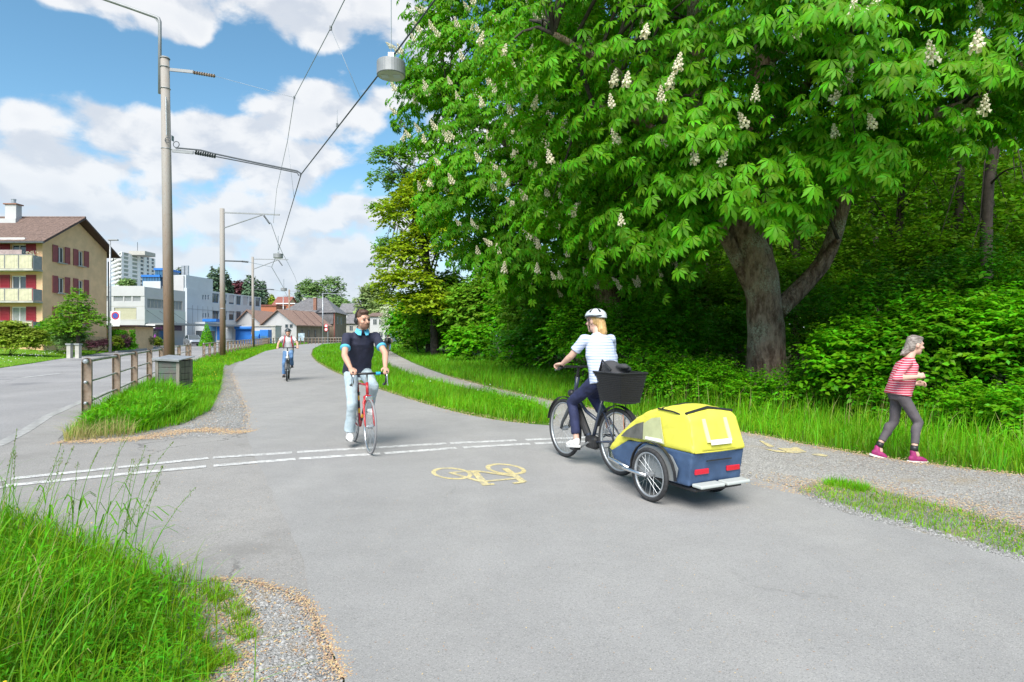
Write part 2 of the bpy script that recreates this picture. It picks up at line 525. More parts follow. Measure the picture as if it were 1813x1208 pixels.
M['turf'] = ground_mat('turf', (.07, .17, .008), (.11, .23, .01), (.3, .5), (.14, .25, .03), big=.3, scale=60, bump=.9, mid=(6, .2), patch=((.14, .12, .06), 1.2, .56, .75, .5))
M['lawn'] = ground_mat('mown_lawn', (.12, .29, .008), (.19, .35, .014), (.5, .5), (.28, .36, .10), big=.18, scale=40, bump=.9, mid=(3, .18))
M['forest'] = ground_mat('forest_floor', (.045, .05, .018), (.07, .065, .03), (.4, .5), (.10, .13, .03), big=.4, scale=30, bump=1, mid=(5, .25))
M['mark_white'] = ground_mat('road_paint_white', (.58, .58, .57), (.66, .66, .65), (.1, .8), (.7, .7, .7), big=1, scale=160, bump=.15, mid=(9, .06), patch=((.30, .295, .29), 11, .47, .62, .8))
M['mark_yellow'] = ground_mat('road_paint_yellow', (.60, .50, .24), (.66, .57, .31), (.1, .8), (.7, .62, .4), big=2, scale=160, bump=.15, mid=(9, .06), patch=((.34, .31, .24), 11, .47, .62, .75))

KERB = [(-300, 890), (0, 788), (45, 764), (85, 738), (146, 711), (200, 691), (240, 675), (280, 658), (320, 643),
        (345, 633), (375, 622), (410, 614), (450, 608.5), (480, 606.5)]
STREET_FAR = [(450, 603.5), (400, 604.5), (340, 607.5), (300, 610), (250, 615), (180, 625), (90, 638), (0, 652), (-600, 745)]
PATH_L = [(660, 1500), (605, 1208), (575, 1130), (556, 1068), (527, 975), (490, 895), (465, 840), (437, 770), (437, 728),
          (420, 690), (411, 662), (425, 642), (470, 622), (530, 610.5), (562, 607), (610, 605.5), (640, 605)]
PATH_R = [(640, 606.3), (600, 607.5), (570, 610), (554, 618), (551, 628), (560, 640), (590, 658), (650, 682), (720, 706),
          (800, 729), (880, 745), (940, 752), (1000, 757), (1080, 768), (1130, 790), (1250, 830), (1340, 852), (1400, 866),
          (1425, 884), (1500, 912), (1640, 948), (1813, 1000), (2100, 1085), (3400, 1471), (3400, 2200), (690, 2200)]
GRAV_U = [(655, 604.8), (672, 610), (690, 621), (700, 627), (725, 640), (790, 665), (870, 686), (960, 706), (1020, 718), (1130, 740),
          (1330, 768), (1450, 792), (1560, 810), (1640, 822), (1813, 842), (2200, 890), (3400, 1039)]
GRAV_L = [(3400, 1438), (2200, 1060), (1813, 938), (1700, 905), (1600, 882), (1470, 852), (1420, 870), (1400, 874), (1340, 862), (1250, 842),
          (1130, 805), (1080, 782), (1000, 764), (972, 751), (985, 737), (950, 714), (880, 700), (800, 681), (720, 661), (690, 647),
          (683, 638), (676, 627), (666, 615), (650, 607)]

# one sheet that reaches the horizon, with the gentle rise of the street in it
gb = MB()
ys = [-60, 35, 135, 4000]
for a, b in zip(ys, ys[1:]):
    for x0, x1 in ((-3000, 0), (0, 3000)):
        gb.quad((x0, a, H(a) - .03), (x1, a, H(a) - .03), (x1, b, H(b) - .03), (x0, b, H(b) - .03))
tag(gb.build('ground', M['turf']), kind='structure')

sheet('street', smooth_poly(world_poly([(-1500, 1050)] + KERB + STREET_FAR + [(-1500, 870)]), .5), 0.0, M['street'])
sheet('pavement', smooth_poly(world_poly(KERB + [(488, 607.5), (455, 611), (410, 619), (375, 630), (355, 640), (336, 641.5), (285, 667), (238, 692),
      (206, 713), (150, 745), (105, 787), (250, 782), (437, 770), (500, 800), (560, 900), (600, 1068), (575, 1130), (545, 1068), (500, 1046), (440, 1031), (370, 1028),
      (300, 1033), (200, 985), (0, 935), (-300, 965)]), .3, .012, 3), 0.009, M['asphalt_old'])
sheet('cycle_path', smooth_poly(world_poly(PATH_L + PATH_R), .22, .014, 4), 0.012, M['asphalt'])
sheet('gravel_path', smooth_poly(world_poly(GRAV_U + GRAV_L), .3, .03, 5), 0.002, M['gravel'])
sheet('gravel_verge', smooth_poly(world_poly([(90, 787), (250, 786), (445, 771), (443, 728), (426, 690), (417, 662), (428, 640), (392, 640),
      (370, 690), (340, 735), (230, 760), (120, 765)]), .25, .03, 6), 0.004, M['gravel_grey'])
sheet('gravel_verge', smooth_poly(world_poly([(270, 1040), (300, 1030), (370, 1026), (440, 1030), (500, 1045), (545, 1066), (577, 1130), (608, 1208), (700, 1500),
      (260, 1500), (290, 1208), (300, 1100)]), .12, .012, 7), 0.004, M['gravel_grey'])
sheet('gravel_verge', smooth_poly(world_poly([(1408, 872), (1470, 849), (1600, 878), (1700, 901), (1813, 934), (2200, 1056), (3400, 1430), (3400, 1480), (2200, 1122), (1813, 1006), (1640, 954),
      (1500, 917), (1425, 889)]), .2, .02, 8), 0.007, M['gravel_grey'])
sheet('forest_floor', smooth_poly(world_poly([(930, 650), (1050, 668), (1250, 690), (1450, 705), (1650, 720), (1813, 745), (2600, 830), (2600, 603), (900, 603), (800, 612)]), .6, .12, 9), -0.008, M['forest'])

sheet('forecourt', [Vector(p) for p in ((-160, 84), (-51, 84), (-46, 130), (-60, 400), (-300, 400))], -.004, M['street'])

# kerb: flat pale stones along the street
kb = MB()
kk = [G(*p) for p in KERB[:12]]
seg = []
for a, b in zip(kk, kk[1:]):
    n = max(1, int((b - a).length / 1.0))
    seg += [a.lerp(b, i / n) for i in range(n)]
kr = thing('kerb', 'flush pale stone kerb between the street and the pavement', 'kerb', seg[0])
kme = None
for i in range(len(seg) - 1):
    a, b = seg[i], seg[i + 1]
    d = b - a
    if kme is None:
        kme = MB().box((0, 0, 0), (1, .16, .05)).mesh('kerb_stone', mat('kerb_granite', (.31, .308, .30), .8, var=.2, vscale=3, bump=.3))
    ks = link('kerb_stone', kme, kr, (a + b) / 2 - seg[0] + Vector((0, 0, -.012)), (0, math.atan2(-d.z, d.xy.length), math.atan2(d.y, d.x)), (d.length * .985, 1, 1))

# ---------------------------------------------------------------- markings
def strip(name, a, b, w, m, z=.0145, parent=None):
    d = (b - a).xy.normalized()
    n = Vector((-d.y, d.x, 0)) * w / 2
    mb = MB()
    k = max(1, int((b - a).length / .4))
    for i in range(k):
        p, q = a.lerp(b, i / k), a.lerp(b, (i + 1) / k)
        mb.quad(*[Vector((v.x, v.y, H(v.y) + z)) for v in (p - n, q - n, q + n, p + n)])
    return mb.build(name, m, parent)

ml = thing('road_marking', 'double row of white dashes painted across the cycle path', 'road marking', G(500, 806))
def row(curve, gaps, w):
    def at(x):
        for (x0, y0), (x1, y1) in zip(curve, curve[1:]):
            if x0 <= x <= x1: return y0 + (y1 - y0) * (x - x0) / (x1 - x0)
    for x0, x1 in gaps:
        n = max(1, int((x1 - x0) / 60))
        mb = MB()
        pts = [G(x0 + (x1 - x0) * i / n, at(x0 + (x1 - x0) * i / n)) for i in range(n + 1)]
        for i, (p, q) in enumerate(zip(pts, pts[1:])):
            def nor(j):
                a, b = pts[max(0, j - 1)], pts[min(n, j + 1)]
                d = (b - a).xy.normalized()
                return Vector((-d.y, d.x, 0)) * w / 2
            n0, n1 = nor(i), nor(i + 1)
            mb.quad(*[Vector((v.x, v.y, .0145)) for v in (p - n0, q - n1, q + n1, p + n0)])
        mb.build('dash', M['mark_white'], ml)
row([(-60, 863), (20, 850), (200, 831), (370, 813), (520, 803), (790, 787), (1000, 777.5), (1070, 775)],
    [(-60, 10), (20, 202), (209, 369), (377, 517), (526, 790), (797, 914), (931, 1060)], .13)
row([(-60, 880), (5, 863), (195, 844), (365, 828), (520, 815), (670, 805.5), (810, 795), (940, 787.5), (1010, 784), (1070, 782)],
    [(-60, 0), (8, 195), (202, 365), (378, 523), (529, 673), (681, 808), (820, 938), (947, 1050)], .13)

bm_ = thing('bicycle_marking', 'pale yellow bicycle symbol painted on the grey cycle path', 'road marking', G(850, 843))
def cp(x, y): return G(740 + x / 8.241, 800 + y / 8.241)
def ringmark(cx, cy, ro, ri, sh, name):
    mb = MB()
    for i in range(48):
        q = []
        for (r, k) in ((ro, i), (ro, i + 1), (ri, i + 1), (ri, i)):
            a = 2 * math.pi * k / 48
            x = r[0] * math.cos(a)
            p = cp(cx + x, cy + r[1] * math.sin(a) + sh * x)
            q.append((p.x, p.y, .0145))
        mb.quad(*q)
    mb.build(name, M['mark_yellow'], bm_)
ringmark(495, 336, (300, 86), (236, 66), .07, 'wheel')
ringmark(1283, 271, (298, 76), (228, 57), .10, 'wheel')
fm = MB()
for a, b, w in (((465, 325), (730, 302), .05), ((730, 302), (870, 302), .06), ((465, 325), (960, 468), .05), ((815, 300), (985, 500), .075), ((935, 507), (1112, 493), .06),
                ((965, 455), (1430, 410), .06), ((860, 303), (1400, 378), .06), ((1270, 265), (1540, 462), .075), ((1550, 462), (1390, 485), .06)):
    p, q = cp(*a), cp(*b)
    d = (q - p).xy.normalized()
    n = Vector((-d.y, d.x, 0)) * w / 2
    z = .0152 + .0003 * len(fm.f)
    fm.quad(*[Vector((v.x, v.y, z)) for v in (p - n, q - n, q + n, p + n)])
fm.build('frame', M['mark_yellow'], bm_)

b2 = thing('arrow_marking', 'worn yellow arrow painted on the gravel path behind the trailer', 'road marking', G(1400, 800))
def cq(x, y):
    p = G(1300 + x / 9.065, 740 + y / 9.065)
    return (p.x, p.y, .008)
for nm, poly in (('stroke', [(395, 372), (455, 378), (650, 468), (560, 482)]), ('stroke', [(480, 505), (830, 543), (845, 567), (660, 555)]),
             ('arrow_head', [(690, 492), (900, 498), (960, 475), (1010, 480), (1165, 558), (1000, 575), (850, 566)]),
             ('dash', [(1240, 592), (1350, 580), (1505, 610), (1470, 632), (1290, 610)])):
    MB().quad(*[cq(*p) for p in poly]).build(nm, M['mark_yellow'], b2)
lane = thing('lane_marking', 'short white lane dash on the street beyond the railing', 'road marking', G(75, 664))
strip('dash', G(40, 669), G(106, 661.5), .14, M['mark_white'], .006, lane)

# ---------------------------------------------------------------- lawn in front of the houses
ln = MB()
E = [G(-500, 728), G(-200, 682), G(0, 652), G(90, 638), G(180, 625.2), G(215, 620.5), G(262, 614)]
Fp = [(-95, 47), (-75, 47), (-58, 47), (-46, 47.5), (-41, 50), (-43, 66), (-46, 82)]
Fp = [Vector((x, y, .55)) for x, y in Fp]
for (a, b, c, d) in zip(E, E[1:], Fp[1:], Fp):
    k = 6
    for i in range(k):
        s, e = i / k, (i + 1) / k
        zz = lambda p, u: Vector((p.x, p.y, H(p.y) + .02 + (.55 - H(p.y)) * min(1, u * 1.35)))
        ln.quad(zz(a.lerp(d, s), s), zz(b.lerp(c, s), s), zz(b.lerp(c, e), e), zz(a.lerp(d, e), e))
tag(ln.build('lawn', M['lawn']), kind='structure')

# ================================================================ GRASS
def in_poly(px, py, poly):
    c = np.zeros(len(px), bool)
    n = len(poly)
    for i in range(n):
        x0, y0 = poly[i][:2]
        x1, y1 = poly[i - 1][:2]
        if y0 == y1: continue
        k = ((y0 > py) != (y1 > py)) & (px < (x1 - x0) * (py - y0) / (y1 - y0) + x0)
        c ^= k
    return c

def scatter(poly, n, d0=8.0, power=1.6):
    """random points in a ground polygon, thinning out with distance"""
    P_ = np.array([(p[0], p[1]) for p in poly])
    lo, hi = P_.min(0), P_.max(0)
    out, got = [], 0
    for _ in range(400):
        # favour near rows so that long thin polygons fill quickly
        y = lo[1] + (hi[1] - lo[1]) * RNG.random(120000) ** 2
        x = RNG.uniform(lo[0], hi[0], 120000)
        dens = np.sqrt(np.maximum((y - lo[1]) / (hi[1] - lo[1]), 1e-6))
        k = RNG.random(120000) < dens * np.minimum(1, (d0 / np.maximum(np.hypot(x, y), .5)) ** power) * 3
        x, y = x[k], y[k]
        k = in_poly(x, y, P_)
        out.append(np.stack([x[k], y[k]], 1))
        got += k.sum()
        if got > n: break
    return np.concatenate(out)[:n]

Hnp = lambda y: .006 * (np.clip(y, 35, 135) - 35)

def noise2(x, y, f, seed=0):
    """cheap smooth value noise"""
    a = np.sin(x * f * 1.3 + seed) + np.sin(y * f * 1.7 + 2.1 * seed) + np.sin((x + y) * f * .9 + 1.3 * seed) + np.sin((x - 2 * y) * f * .6 + seed * .7)
    return a / 4

def blades(name, xy, h, w, lean, m, segs=2, z=None, jit=0.0, sink=.03, label=None, wind=(.3, .1), group=None, kind='stuff', cat='grass', curl=1.0):
    n = len(xy)
    if jit: xy = xy + RNG.normal(0, jit, xy.shape) * (RNG.random((n, 1)) < .5)
    d = np.hypot(xy[:, 0], xy[:, 1])
    hh = RNG.uniform(h[0], h[1], n) * (1 + .35 * noise2(xy[:, 0], xy[:, 1], 1.1, 2))
    ww = np.maximum(RNG.uniform(w[0], w[1], n), d * .00062)
    a = RNG.uniform(0, 2 * np.pi, n)
    ln_ = np.abs(RNG.normal(0, lean, n)) * hh
    dx, dy = np.cos(a) * ln_ + wind[0] * hh * .2, np.sin(a) * ln_ + wind[1] * hh * .2
    b = a + np.pi / 2 + RNG.normal(0, .5, n)
    sx, sy = np.cos(b) * ww / 2, np.sin(b) * ww / 2
    z0 = (Hnp(xy[:, 1]) - sink) if z is None else z
    rows = []
    for k in range(segs + 1):
        t = k / segs
        e = t ** 1.9
        px, py = xy[:, 0] + dx * e, xy[:, 1] + dy * e
        pz = z0 + hh * (t - .28 * curl * t ** 3 * np.minimum(1, ln_ / hh * 1.6))
        if k < segs:
            wd = (1 - .35 * t) if segs < 3 else (1 - .5 * t ** 2)
            rows.append(np.stack([px - sx * wd, py - sy * wd, pz], 1))
            rows.append(np.stack([px + sx * wd, py + sy * wd, pz], 1))
        else:
            rows.append(np.stack([px, py, pz], 1))
    V = np.stack(rows, 1)
    nv = V.shape[1]
    tr = []
    for k in range(segs - 1):
        tr += [(2 * k, 2 * k + 1, 2 * k + 3), (2 * k, 2 * k + 3, 2 * k + 2)]
    tr.append((2 * segs - 2, 2 * segs - 1, 2 * segs))
    F = (np.arange(n) * nv)[:, None, None] + np.array(tr)[None]
    o = link(name, np_mesh(name, V.reshape(-1, 3), F.reshape(-1, 3), m))
    return tag(o, label, cat, group, kind)

W = world_poly
wedge = W([(112, 778), (150, 742), (206, 712), (238, 690), (265, 676), (300, 660), (336, 642), (396, 647), (390, 690), (372, 728), (330, 750), (250, 768)])
blades('grass', scatter(wedge, 26000, 12, 1.2), (.12, .34), (.006, .012), .55, M['grass'], 2)
wlush = W([(150, 766), (160, 745), (210, 722), (275, 700), (300, 697), (330, 715), (320, 738), (250, 762)])
blades('grass', scatter(wlush, 7000, 12, 1), (.28, .52), (.010, .022), .6, M['grass'], 3)
blades('grass', scatter(wedge, 9000, 12, 1.0), (.10, .26), (.006, .012), .6, M['grass_y'], 2)
blades('grass', scatter(W([(112, 784), (135, 755), (200, 750), (240, 772)]), 900, 12, 1), (.15, .45), (.004, .008), .6, M['grass_dry'], 2)
strip2 = W([(345, 641), (361, 634), (410, 619), (455, 611), (488, 608), (530, 606.4), (570, 605.2), (530, 610), (470, 621.5), (425, 640), (405, 648)])
blades('grass', scatter(strip2, 12000, 25, 1.2), (.12, .34), (.01, .02), .5, M['grass'], 2)
blades('grass', scatter(strip2, 14000, 25, 1.2), (.10, .26), (.01, .02), .5, M['grass_y'], 2)
CROSSGRASS = W([(340, 645), (346, 634), (362, 629), (366, 634), (352, 640)])
median = W([(556, 619), (553, 628), (562, 639), (592, 656), (652, 680), (722, 704), (802, 727), (882, 743), (940, 750), (972, 747), (983, 738), (950, 716),
            (880, 702), (800, 683), (720, 663), (688, 648), (681, 638), (674, 627), (664, 616), (648, 607.5), (600, 608.3), (572, 611)])
blades('grass', scatter(median, 36000, 14, 1.25), (.14, .36), (.006, .011), .5, M['grass'], 2)
blades('grass', scatter(median, 26000, 14, 1.25), (.10, .28), (.008, .013), .5, M['grass_y'], 1)
bank = W([(672, 609), (692, 620.5), (703, 627), (727, 639), (792, 663), (872, 684), (962, 704), (1022, 716), (1132, 738), (1332, 766), (1452, 789), (1562, 807),
          (1642, 819), (1813, 839), (2150, 880), (2700, 945), (2700, 830), (2150, 765), (1813, 728), (1600, 700), (1400, 680), (1200, 668), (1000, 650), (850, 632), (760, 620), (700, 611)])
blades('grass', scatter(bank, 48000, 10, 1.25), (.14, .40), (.006, .011), .5, M['grass'], 2)
blades('grass', scatter(bank, 26000, 10, 1.25), (.10, .30), (.008, .013), .5, M['grass_y'], 1)
talls = W([(1130, 722), (1330, 750), (1450, 768), (1560, 785), (1700, 800), (1813, 815), (2100, 850), (2700, 915), (2700, 830), (2100, 770), (1813, 728), (1600, 700), (1400, 680), (1200, 668), (1050, 655)])
blades('grass', scatter(talls, 11000, 12, .8), (.28, .66), (.006, .011), .5, M['grass'], 3)
blades('grass', scatter(talls, 3200, 12, .8), (.28, .72), (.005, .009), .5, M['grass_y'], 3)
blades('grass', scatter(talls, 700, 12, .8), (.4, .85), (.003, .005), .3, M['grass_dry'], 3)
island = W([(1420, 871), (1470, 853), (1600, 883), (1700, 906), (1813, 940), (2100, 1035), (2100, 1078), (1813, 988), (1640, 938), (1500, 902)])
blades('grass', scatter(island, 5200, 8, .6), (.03, .085), (.004, .007), .8, M['grass_y'], 2, jit=.05, sink=.012)
blades('grass', scatter(island, 1300, 8, .6), (.03, .10), (.004, .007), .8, M['grass'], 2, jit=.08, sink=.012)
blades('grass', scatter(W([(1455, 860), (1470, 852), (1540, 866), (1530, 874)]), 900, 8, .3), (.05, .14), (.004, .007), .7, M['grass'], 2)
blades('grass', scatter(island, 4500, 8, .6), (.03, .07), (.004, .007), 1.0, M['grass_dry'], 2)
# near corner: short, middling and tall
front = W([(-250, 890), (0, 915), (150, 970), (280, 1032), (340, 1048), (352, 1100), (335, 1208), (335, 1400), (-250, 1400)])
blades('grass', scatter(front, 6800, 4, .4), (.05, .14), (.003, .006), .6, M['grass'], 2, jit=.07)
blades('grass', scatter(front, 4300, 4, .4), (.10, .26), (.003, .0065), .6, M['grass_y'], 3, jit=.10)
fmid = W([(-250, 900), (0, 925), (120, 975), (255, 1050), (300, 1130), (290, 1208), (280, 1400), (-250, 1400)])
blades('grass', scatter(fmid, 1150, 4, .3), (.16, .44), (.003, .008), .6, M['grass'], 4, jit=.14)
ftall = W([(-250, 905), (0, 930), (100, 975), (215, 1060), (205, 1150), (160, 1240), (-250, 1350)])
blades('grass', scatter(ftall, 420, 4, .2), (.34, .70), (.004, .009), .45, M['grass'], 5, wind=(.8, .1), jit=.18)
blades('grass', scatter(ftall, 260, 4, .2), (.34, .66), (.004, .008), .5, M['grass_y'], 5, wind=(.9, .1), jit=.18)
blades('grass', scatter(ftall, 130, 4, .2), (.3, .6), (.003, .006), .5, M['grass_dry'], 5, wind=(.7, .1))
for (a, b, n) in (((385, 1080), (455, 1105), 260), ((400, 1118), (460, 1140), 200), ((340, 1040), (420, 1075), 500), ((330, 1150), (390, 1208), 700), ((380, 1160), (420, 1185), 150)):
    pl = W([(a[0], a[1]), ((a[0] + b[0]) / 2, a[1] - 12), (b[0], (a[1] + b[1]) / 2), ((a[0] + b[0]) / 2, b[1])])
    blades('grass', scatter(pl, n, 4, .2), (.03, .075), (.003, .005), .8, M['grass_y'], 2, jit=.02, sink=.002)
edge_ = W([(-120, 905), (0, 925), (150, 968), (270, 1030), (318, 1050), (322, 1105), (310, 1208), (310, 1330)])
EDGE_TUFTS = True
# lawn blades (on the sloped lawn)
k = 15000
ti, tj = RNG.random(k) * 4.0 + 1.2, RNG.random(k) ** 1.3 * .9
ii = ti.astype(int)
fr = (ti - ii)[:, None]
En, Fn = np.array([p[:] for p in E]), np.array([p[:] for p in Fp])
near_, far_ = En[ii] * (1 - fr) + En[ii + 1] * fr, Fn[ii] * (1 - fr) + Fn[ii + 1] * fr
lp = near_ * (1 - tj[:, None]) + far_ * tj[:, None]
lz = Hnp(lp[:, 1]) + (.55 - Hnp(lp[:, 1])) * np.minimum(1, tj * 1.35)
blades('grass', lp[:, :2], (.05, .13), (.02, .03), .7, M['grass_y'], 2, z=lz)
gl = RNG.random(k) < .5
blades('grass', lp[gl][:, :2] + .06, (.05, .13), (.02, .03), .7, M['grass'], 2, z=lz[gl])

# seed heads on long stalks in the near corner (each stalk a plant of its own)
def seed_stalk(x, y, h, lean, ang, label, style):
    o = thing('grass_stalk', label, 'plant', (x, y, -.02), 0, 'tall seeding grass stalks in the near corner')
    pts = [(math.cos(ang) * lean * (t ** 2), math.sin(ang) * lean * (t ** 2), h * (t - .1 * lean * t ** 3)) for t in [i / 6 for i in range(7)]]
    MB().tube(pts, [.0024 - .0014 * i / 6 for i in range(7)], 5).build('stem', M['grass'], o, world=False)
    mb = MB()
    r = random.Random(int(x * 1000 + y * 77))
    for i in range(16 if style else 26):
        t = 1 - r.random() ** (1.2) * (.22 if style else .3)
        k = t * 6
        j = min(5, int(k))
        p = Vector(pts[j]).lerp(Vector(pts[j + 1]), k - j)
        s = .006 if style else .012
        p += Vector((r.uniform(-s, s), r.uniform(-s, s), r.uniform(-.004, .004)))
        L = r.uniform(.008, .016)
        dv = Vector((r.uniform(-.4, .4), r.uniform(-.4, .4), 1)).normalized() * L
        sd_ = Vector((r.uniform(-1, 1), r.uniform(-1, 1), 0)).normalized() * (.0035 if style else .0022)
        mb.quad(p - dv * .5, p + sd_, p + dv * .5, p - sd_)
        mb.quad(p - dv * .5, p + sd_.cross(Vector((0, 0, 1))), p + dv * .5, p - sd_.cross(Vector((0, 0, 1))))
    tag(mb.build('seed_head', M['seed'], o, world=False), kind='stuff')
    for i in range(2):
        lb = MB()
        t = r.uniform(.3, .6)
        p = Vector(pts[int(t * 6)])
        a = r.uniform(0, 6.28)
        q = [p + Vector((math.cos(a) * s, math.sin(a) * s, u)) for s, u in ((0, 0), (.05, .09), (.12, .10), (.19, .05))]
        sv = Vector((-math.sin(a), math.cos(a), 0)) * .004
        for u, v in zip(q, q[1:]): lb.quad(u - sv, v - sv, v + sv, u + sv)
        lb.build('leaf_blade', M['grass'], o, world=False)
_r = random.Random(5)
for i in range(26):
    px_, py_ = _r.uniform(-20, 250), _r.uniform(950, 1100)
    g = G(px_, py_)
    seed_stalk(g.x, g.y, _r.uniform(.62, .86), _r.uniform(.08, .3), _r.uniform(-.8, .8), 'tall green grass stalk with a seed head in the near left corner', i % 2)
g = G(225, 1040)
seed_stalk(g.x, g.y, .74, .2, .1, 'tall grass stalk leaning out furthest over the asphalt', 1)

# ---------------------------------------------------------------- fallen bracts, stones, small flowers
def flakes(name, xy, size, m, thick=.3, z=.02, label=None):
    n = len(xy)
    s = RNG.uniform(size[0], size[1], n)
    T = np.array([(-1, 0, 0), (0, -.42, .1), (1, 0, .0), (0, .42, .1), (0, 0, .42 * thick + .08)])
    F = np.array([(0, 1, 4), (1, 2, 4), (2, 3, 4), (3, 0, 4)])
    a = RNG.uniform(0, 6.28, n)
    c, q = np.cos(a), np.sin(a)
    tilt = RNG.uniform(-.3, .3, n)
    V = np.empty((n, 5, 3))
    V[:, :, 0] = (T[:, 0] * c[:, None] - T[:, 1] * q[:, None]) * s[:, None] + xy[:, :1]
    V[:, :, 1] = (T[:, 0] * q[:, None] + T[:, 1] * c[:, None]) * s[:, None] + xy[:, 1:2]
    V[:, :, 2] = (T[:, 2][None] + T[:, 0][None] * tilt[:, None]) * s[:, None] + Hnp(xy[:, 1])[:, None] + z
    Fa = (np.arange(n) * 5)[:, None, None] + F[None]
    return tag(link(name, np_mesh(name, V.reshape(-1, 3), Fa.reshape(-1, 3), m)), label, None, None, 'stuff')

def edge_band(pts, width, n, power=1.0, side=0.0):
    """points strewn along a polyline of ground points"""
    q = np.array([p[:2] for p in pts])
    d = np.hypot(*(q[1:] - q[:-1]).T)
    wgt = d / np.maximum(np.hypot(*((q[1:] + q[:-1]) / 2).T), 1) ** power
    k = RNG.choice(len(d), n, p=wgt / wgt.sum())
    t = RNG.random(n)[:, None]
    p = q[k] * (1 - t) + q[k + 1] * t
    nn = np.stack([-(q[k + 1] - q[k])[:, 1], (q[k + 1] - q[k])[:, 0]], 1) / d[k][:, None]
    return p + nn * (RNG.normal(0, 1, n) * width + side)[:, None]

for hh_, mm_, nn_ in (((.04, .20), 'grass', 1500), ((.05, .24), 'grass_y', 1300), ((.05, .2), 'grass_dry', 260)):
    blades('grass', edge_band(edge_, .085, nn_, .4, -.02), hh_, (.003, .006), .7, M[mm_], 3, sink=.004)
gfront = W([(300, 1034), (370, 1028), (440, 1032), (500, 1047), (545, 1070), (575, 1130), (607, 1208), (640, 1330), (330, 1330), (345, 1100)])
flakes('fallen_bracts', scatter(gfront, 1300, 4, .3), (.005, .011), M['husk'], .6, .006)
flakes('fallen_bracts', scatter(W([(320, 1040), (440, 1040), (470, 1100), (430, 1208), (420, 1330), (330, 1330)]), 2200, 4, .3), (.005, .012), M['husk'], .7, .008)
flakes('fallen_bracts', edge_band(W([(370, 1028), (440, 1032), (500, 1047), (545, 1070), (575, 1130), (607, 1208)]), .03, 1500, .5), (.005, .010), M['husk'], .6, .012)
flakes('fallen_bracts', edge_band(W([(100, 784), (170, 783), (250, 779), (340, 762), (436, 768)]), .13, 3000, .5, .05), (.010, .018), M['husk'], .6, .012)
flakes('fallen_bracts', edge_band(W([(250, 779), (340, 758), (385, 705), (396, 655)]), .3, 2200, .5), (.010, .018), M['husk'], .6, .010)
flakes('fallen_bracts', edge_band(W([(437, 768), (438, 728), (421, 690), (412, 662)]), .05, 700, .5), (.012, .02), M['husk'], .6, .016)
flakes('fallen_bracts', edge_band(W(PATH_R[3:12]), .10, 3000, 1.0, .05), (.010, .022), M['husk'], .6, .014)
flakes('fallen_bracts', edge_band(W(GRAV_U[5:]), .09, 4200, 1.0, -.02), (.009, .018), M['husk'], .6, .008)
flakes('fallen_bracts', edge_band(W([(1415, 878), (1470, 856), (1600, 886), (1813, 945), (2000, 1000)]), .22, 3200, .6, .15), (.008, .014), M['husk'], .6, .012)
aprn = W([(120, 800), (430, 785), (520, 900), (555, 1040), (480, 1030), (330, 1020), (200, 960), (60, 850)])
flakes('fallen_bracts', scatter(aprn, 420, 6, .4), (.006, .012), M['husk'], .4, .008)
flakes('fallen_bracts', scatter(W([(560, 830), (1000, 880), (1400, 900), (1813, 1020), (1813, 1208), (640, 1208)]), 650, 5, .6), (.003, .007), M['husk'], .4, .014)
flakes('fallen_bracts', scatter(W([(1330, 775), (1813, 850), (1813, 930), (1450, 850)]), 500, 8, .3), (.008, .014), M['husk'], .4, .004)

def stones(name, xy, size, z):
    n = len(xy)
    T = np.array([(1, 0, 0), (.3, .9, .1), (-.8, .5, 0), (-.7, -.6, .1), (.4, -.9, 0), (.1, .1, .8)])
    F = np.array([(0, 1, 5), (1, 2, 5), (2, 3, 5), (3, 4, 5), (4, 0, 5)])
    s = RNG.uniform(size[0], size[1], n) * (1 + RNG.random(n) ** 6 * 1.5)
    a = RNG.uniform(0, 6.28, n)
    c, q = np.cos(a)[:, None], np.sin(a)[:, None]
    T2 = T[None] * RNG.uniform(.7, 1.2, (n, 6, 3))
    V = np.stack([(T2[:, :, 0] * c - T2[:, :, 1] * q) * s[:, None] + xy[:, :1], (T2[:, :, 0] * q + T2[:, :, 1] * c) * s[:, None] + xy[:, 1:2],
                  T2[:, :, 2] * s[:, None] + z + Hnp(xy[:, 1])[:, None]], 2)
    Fa = (np.arange(n) * 6)[:, None, None] + F[None]
    return tag(link(name, np_mesh(name, V.reshape(-1, 3), Fa.reshape(-1, 3), M['stone'])), None, None, None, 'stuff')
stones('gravel', scatter(gfront, 10000, 4, .3), (.002, .006), .003)
stones('gravel', scatter(W([(250, 780), (436, 768), (437, 728), (420, 690), (398, 690), (370, 735)]), 3500, 12, .3), (.004, .009), .003)
stones('gravel', scatter(W([(1408, 872), (1500, 895), (1640, 935), (1813, 985), (2100, 1075), (2100, 1095), (1813, 1004), (1640, 953), (1500, 916), (1425, 888)]), 5000, 8, .3), (.003, .006), .006)
stones('gravel', scatter(W(GRAV_U[8:] + GRAV_L[:12]), 5500, 8, .8), (.003, .007), .001)
stones('gravel', edge_band(W(PATH_R[13:18]), .18, 1500, .5), (.003, .007), .010)

